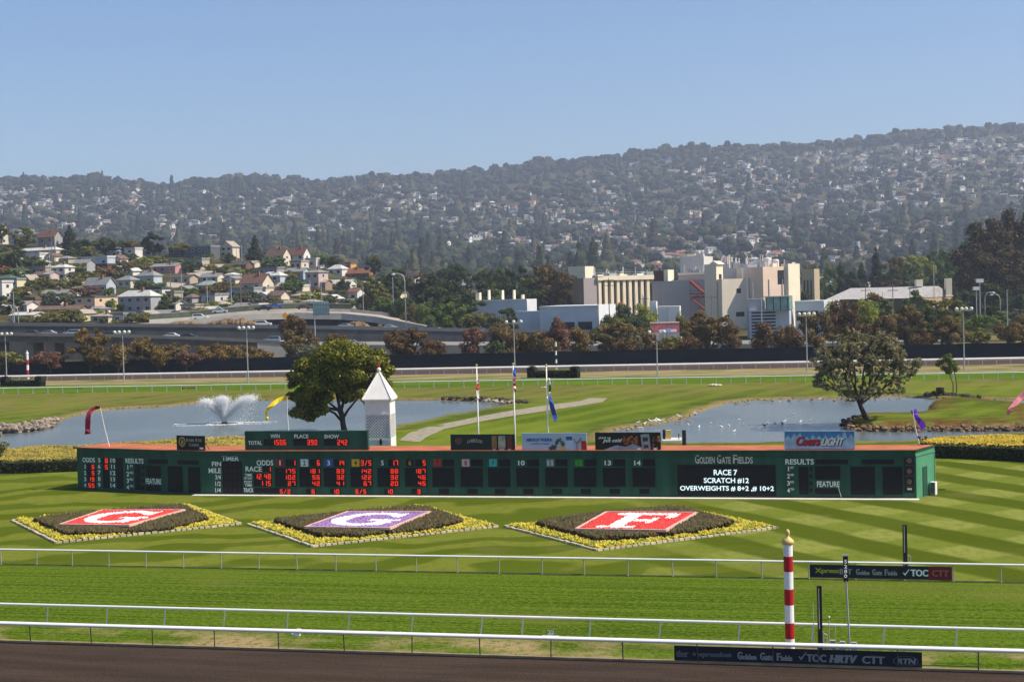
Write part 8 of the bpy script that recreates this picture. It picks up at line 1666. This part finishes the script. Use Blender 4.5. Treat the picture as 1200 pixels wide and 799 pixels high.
# stand-alone houses: the 300 nearest
nH = 290
for P in HP[:nH]:
    wi, ri = pick_w(); k = rh.randrange(len(HM)); key = (k, wi, ri)
    if key not in cache:
        v, f, mi = HM[k]; me = bpy.data.meshes.new('hill_house'); me.from_pydata(v, [], f); me.materials.append(wcol(HWC[wi][1])); me.materials.append(rcol(HRC[ri][1])); me.materials.append(glassm); me.polygons.foreach_set('material_index', mi); cache[key] = me
    o = bpy.data.objects.new('hill_house', cache[key]); COL.objects.link(o); o.location = P; o.rotation_euler = (0, 0, R(rh.uniform(-50, 30))); s = rh.uniform(.55, .9); o.scale = (s, s, s)
    tag(o, hill_label(f'{HWC[wi][0]} {HRC[ri][0]}-roofed house', P), 'house', 'small houses on the far hillside')
# the rest as one mesh
def merge(parts, name, mats, tone=None, label=None):
    V, Fq, MI, TN = [], [], [], []; off = 0
    for v, f, mi, tn in parts: V.append(v); Fq.append(f + off); off += len(v); MI.append(mi); TN.append(np.repeat(tn[None], len(v), 0) if tn.ndim == 1 else tn)
    o = np_mesh(name, np.concatenate(V), np.concatenate(Fq), mats, midx=np.concatenate(MI)); c = np.concatenate(TN); a = o.data.attributes.new('tone', 'FLOAT_COLOR', 'POINT'); a.data.foreach_set('color', np.concatenate([c, np.ones((len(c), 1))], 1).astype(np.float32).ravel()); tag(o, kind='stuff'); return o
hp = []; QH = []
for v, f, mi in HM:
    tr_, tm2 = [], []
    for ff, m_ in zip(f, mi):
        for k in range(1, len(ff) - 1): tr_.append((ff[0], ff[k], ff[k + 1])); tm2.append(m_)
    # separate vertices per face so that walls and roofs keep their own colour
    vv = np.array(v)[np.array(tr_).ravel()]; QH.append((vv, np.arange(len(vv)).reshape(-1, 3), np.array(tm2)))
for P in HP[nH:]:
    wi, ri = pick_w(); vv, ff, tm2 = QH[rh.randrange(len(QH))]; an = R(rh.uniform(-50, 30)); s = rh.uniform(.6, 1.1); c_, s_2 = math.cos(an) * s, math.sin(an) * s
    v2 = np.stack([vv[:, 0] * c_ - vv[:, 1] * s_2 + P[0], vv[:, 0] * s_2 + vv[:, 1] * c_ + P[1], vv[:, 2] * s + P[2]], 1); pal = np.array([HWC[wi][1], HRC[ri][1], (.03, .04, .05)]); hp.append((v2, ff, np.zeros(len(ff), int), pal[np.repeat(tm2, 3)]))
merge(hp, 'distant_houses', attrmat('far_house_paint', var=.06))
# trees
nT = 290; TK = ['slender conifer', 'rounded tree', 'spreading tree'] * 2; cache = {}
tonem = [mat('far_leaf_%d' % i, tuple(TRC[i]), .95, .3, .3, island=.35, spec=.05) for i in range(len(TRC))]; TN_ = ['blackish green', 'deep green', 'dark green', 'mid green', 'olive', 'light olive', 'brownish', 'russet']
rt = np.random.default_rng(99); tp_ = []
for i, P in enumerate(TP):
    k = int(rt.choice(6, p=[.035, .27, .25, .025, .25, .17])); ci = int(rt.choice(8, p=TRW)); s = (rt.uniform(6, 12) if rt.random() < .58 else rt.uniform(13, 25)) * (1.15 if k in (0, 3) else 1); sx = s * (rt.uniform(.85, 1.3)); an = rt.uniform(0, 6.28)
    if P[1] > Y5 * .96: s = rt.choice([rt.uniform(6, 12), rt.uniform(12, 20), rt.uniform(18, 27)]); s *= 1 + .55 * max(0, math.sin(P[0] * .011) * math.sin(P[0] * .0043 + 1)); sx = s * rt.uniform(.75, 1.4); k = int(rt.choice([1, 2, 4, 5]))
    if i < nT:
        key = (k, ci)
        if key not in cache: me = bpy.data.meshes.new('hill_tree'); me.from_pydata([tuple(v) for v in BLOB[k][0]], [], [tuple(int(q) for q in f) for f in BLOB[k][1]]); me.materials.append(tonem[ci]); cache[key] = me
        o = bpy.data.objects.new('hill_tree', cache[key]); COL.objects.link(o); o.location = P; o.scale = (sx, sx, s); o.rotation_euler = (0, 0, an); tag(o, hill_label(f'{TN_[ci]} {TK[k]}', P), 'tree', 'trees on the far hillside'); continue
    v, f = BLOB[k]; c_, s_2 = math.cos(an) * sx, math.sin(an) * sx
    v2 = np.stack([v[:, 0] * c_ - v[:, 1] * s_2 + P[0], v[:, 0] * s_2 + v[:, 1] * c_ + P[1], v[:, 2] * s + P[2]], 1); tp_.append((v2, f, np.zeros(len(f), int), TRC[ci] * rt.uniform(.8, 1.2)))
merge(tp_, 'distant_trees', attrmat('far_tree_tone', var=.35))

# ---------------------------------------------------------------- haze over the whole scene
m = bpy.data.materials.new('haze_air'); m.use_nodes = True; nt = m.node_tree; nt.nodes.remove(nt.nodes['Principled BSDF']); pv = nt.nodes.new('ShaderNodeVolumePrincipled'); nt.links.new(pv.outputs[0], nt.nodes['Material Output'].inputs['Volume'])
pv.inputs['Color'].default_value = (.67, .77, .97, 1); pv.inputs['Density'].default_value = 0.00012; pv.inputs['Anisotropy'].default_value = 0.2
mb = MB(); mb.box((-5600, -80, -3.0), (5600, 6400, 470)); hz = mb.build('haze', m); tag(hz, kind='stuff')
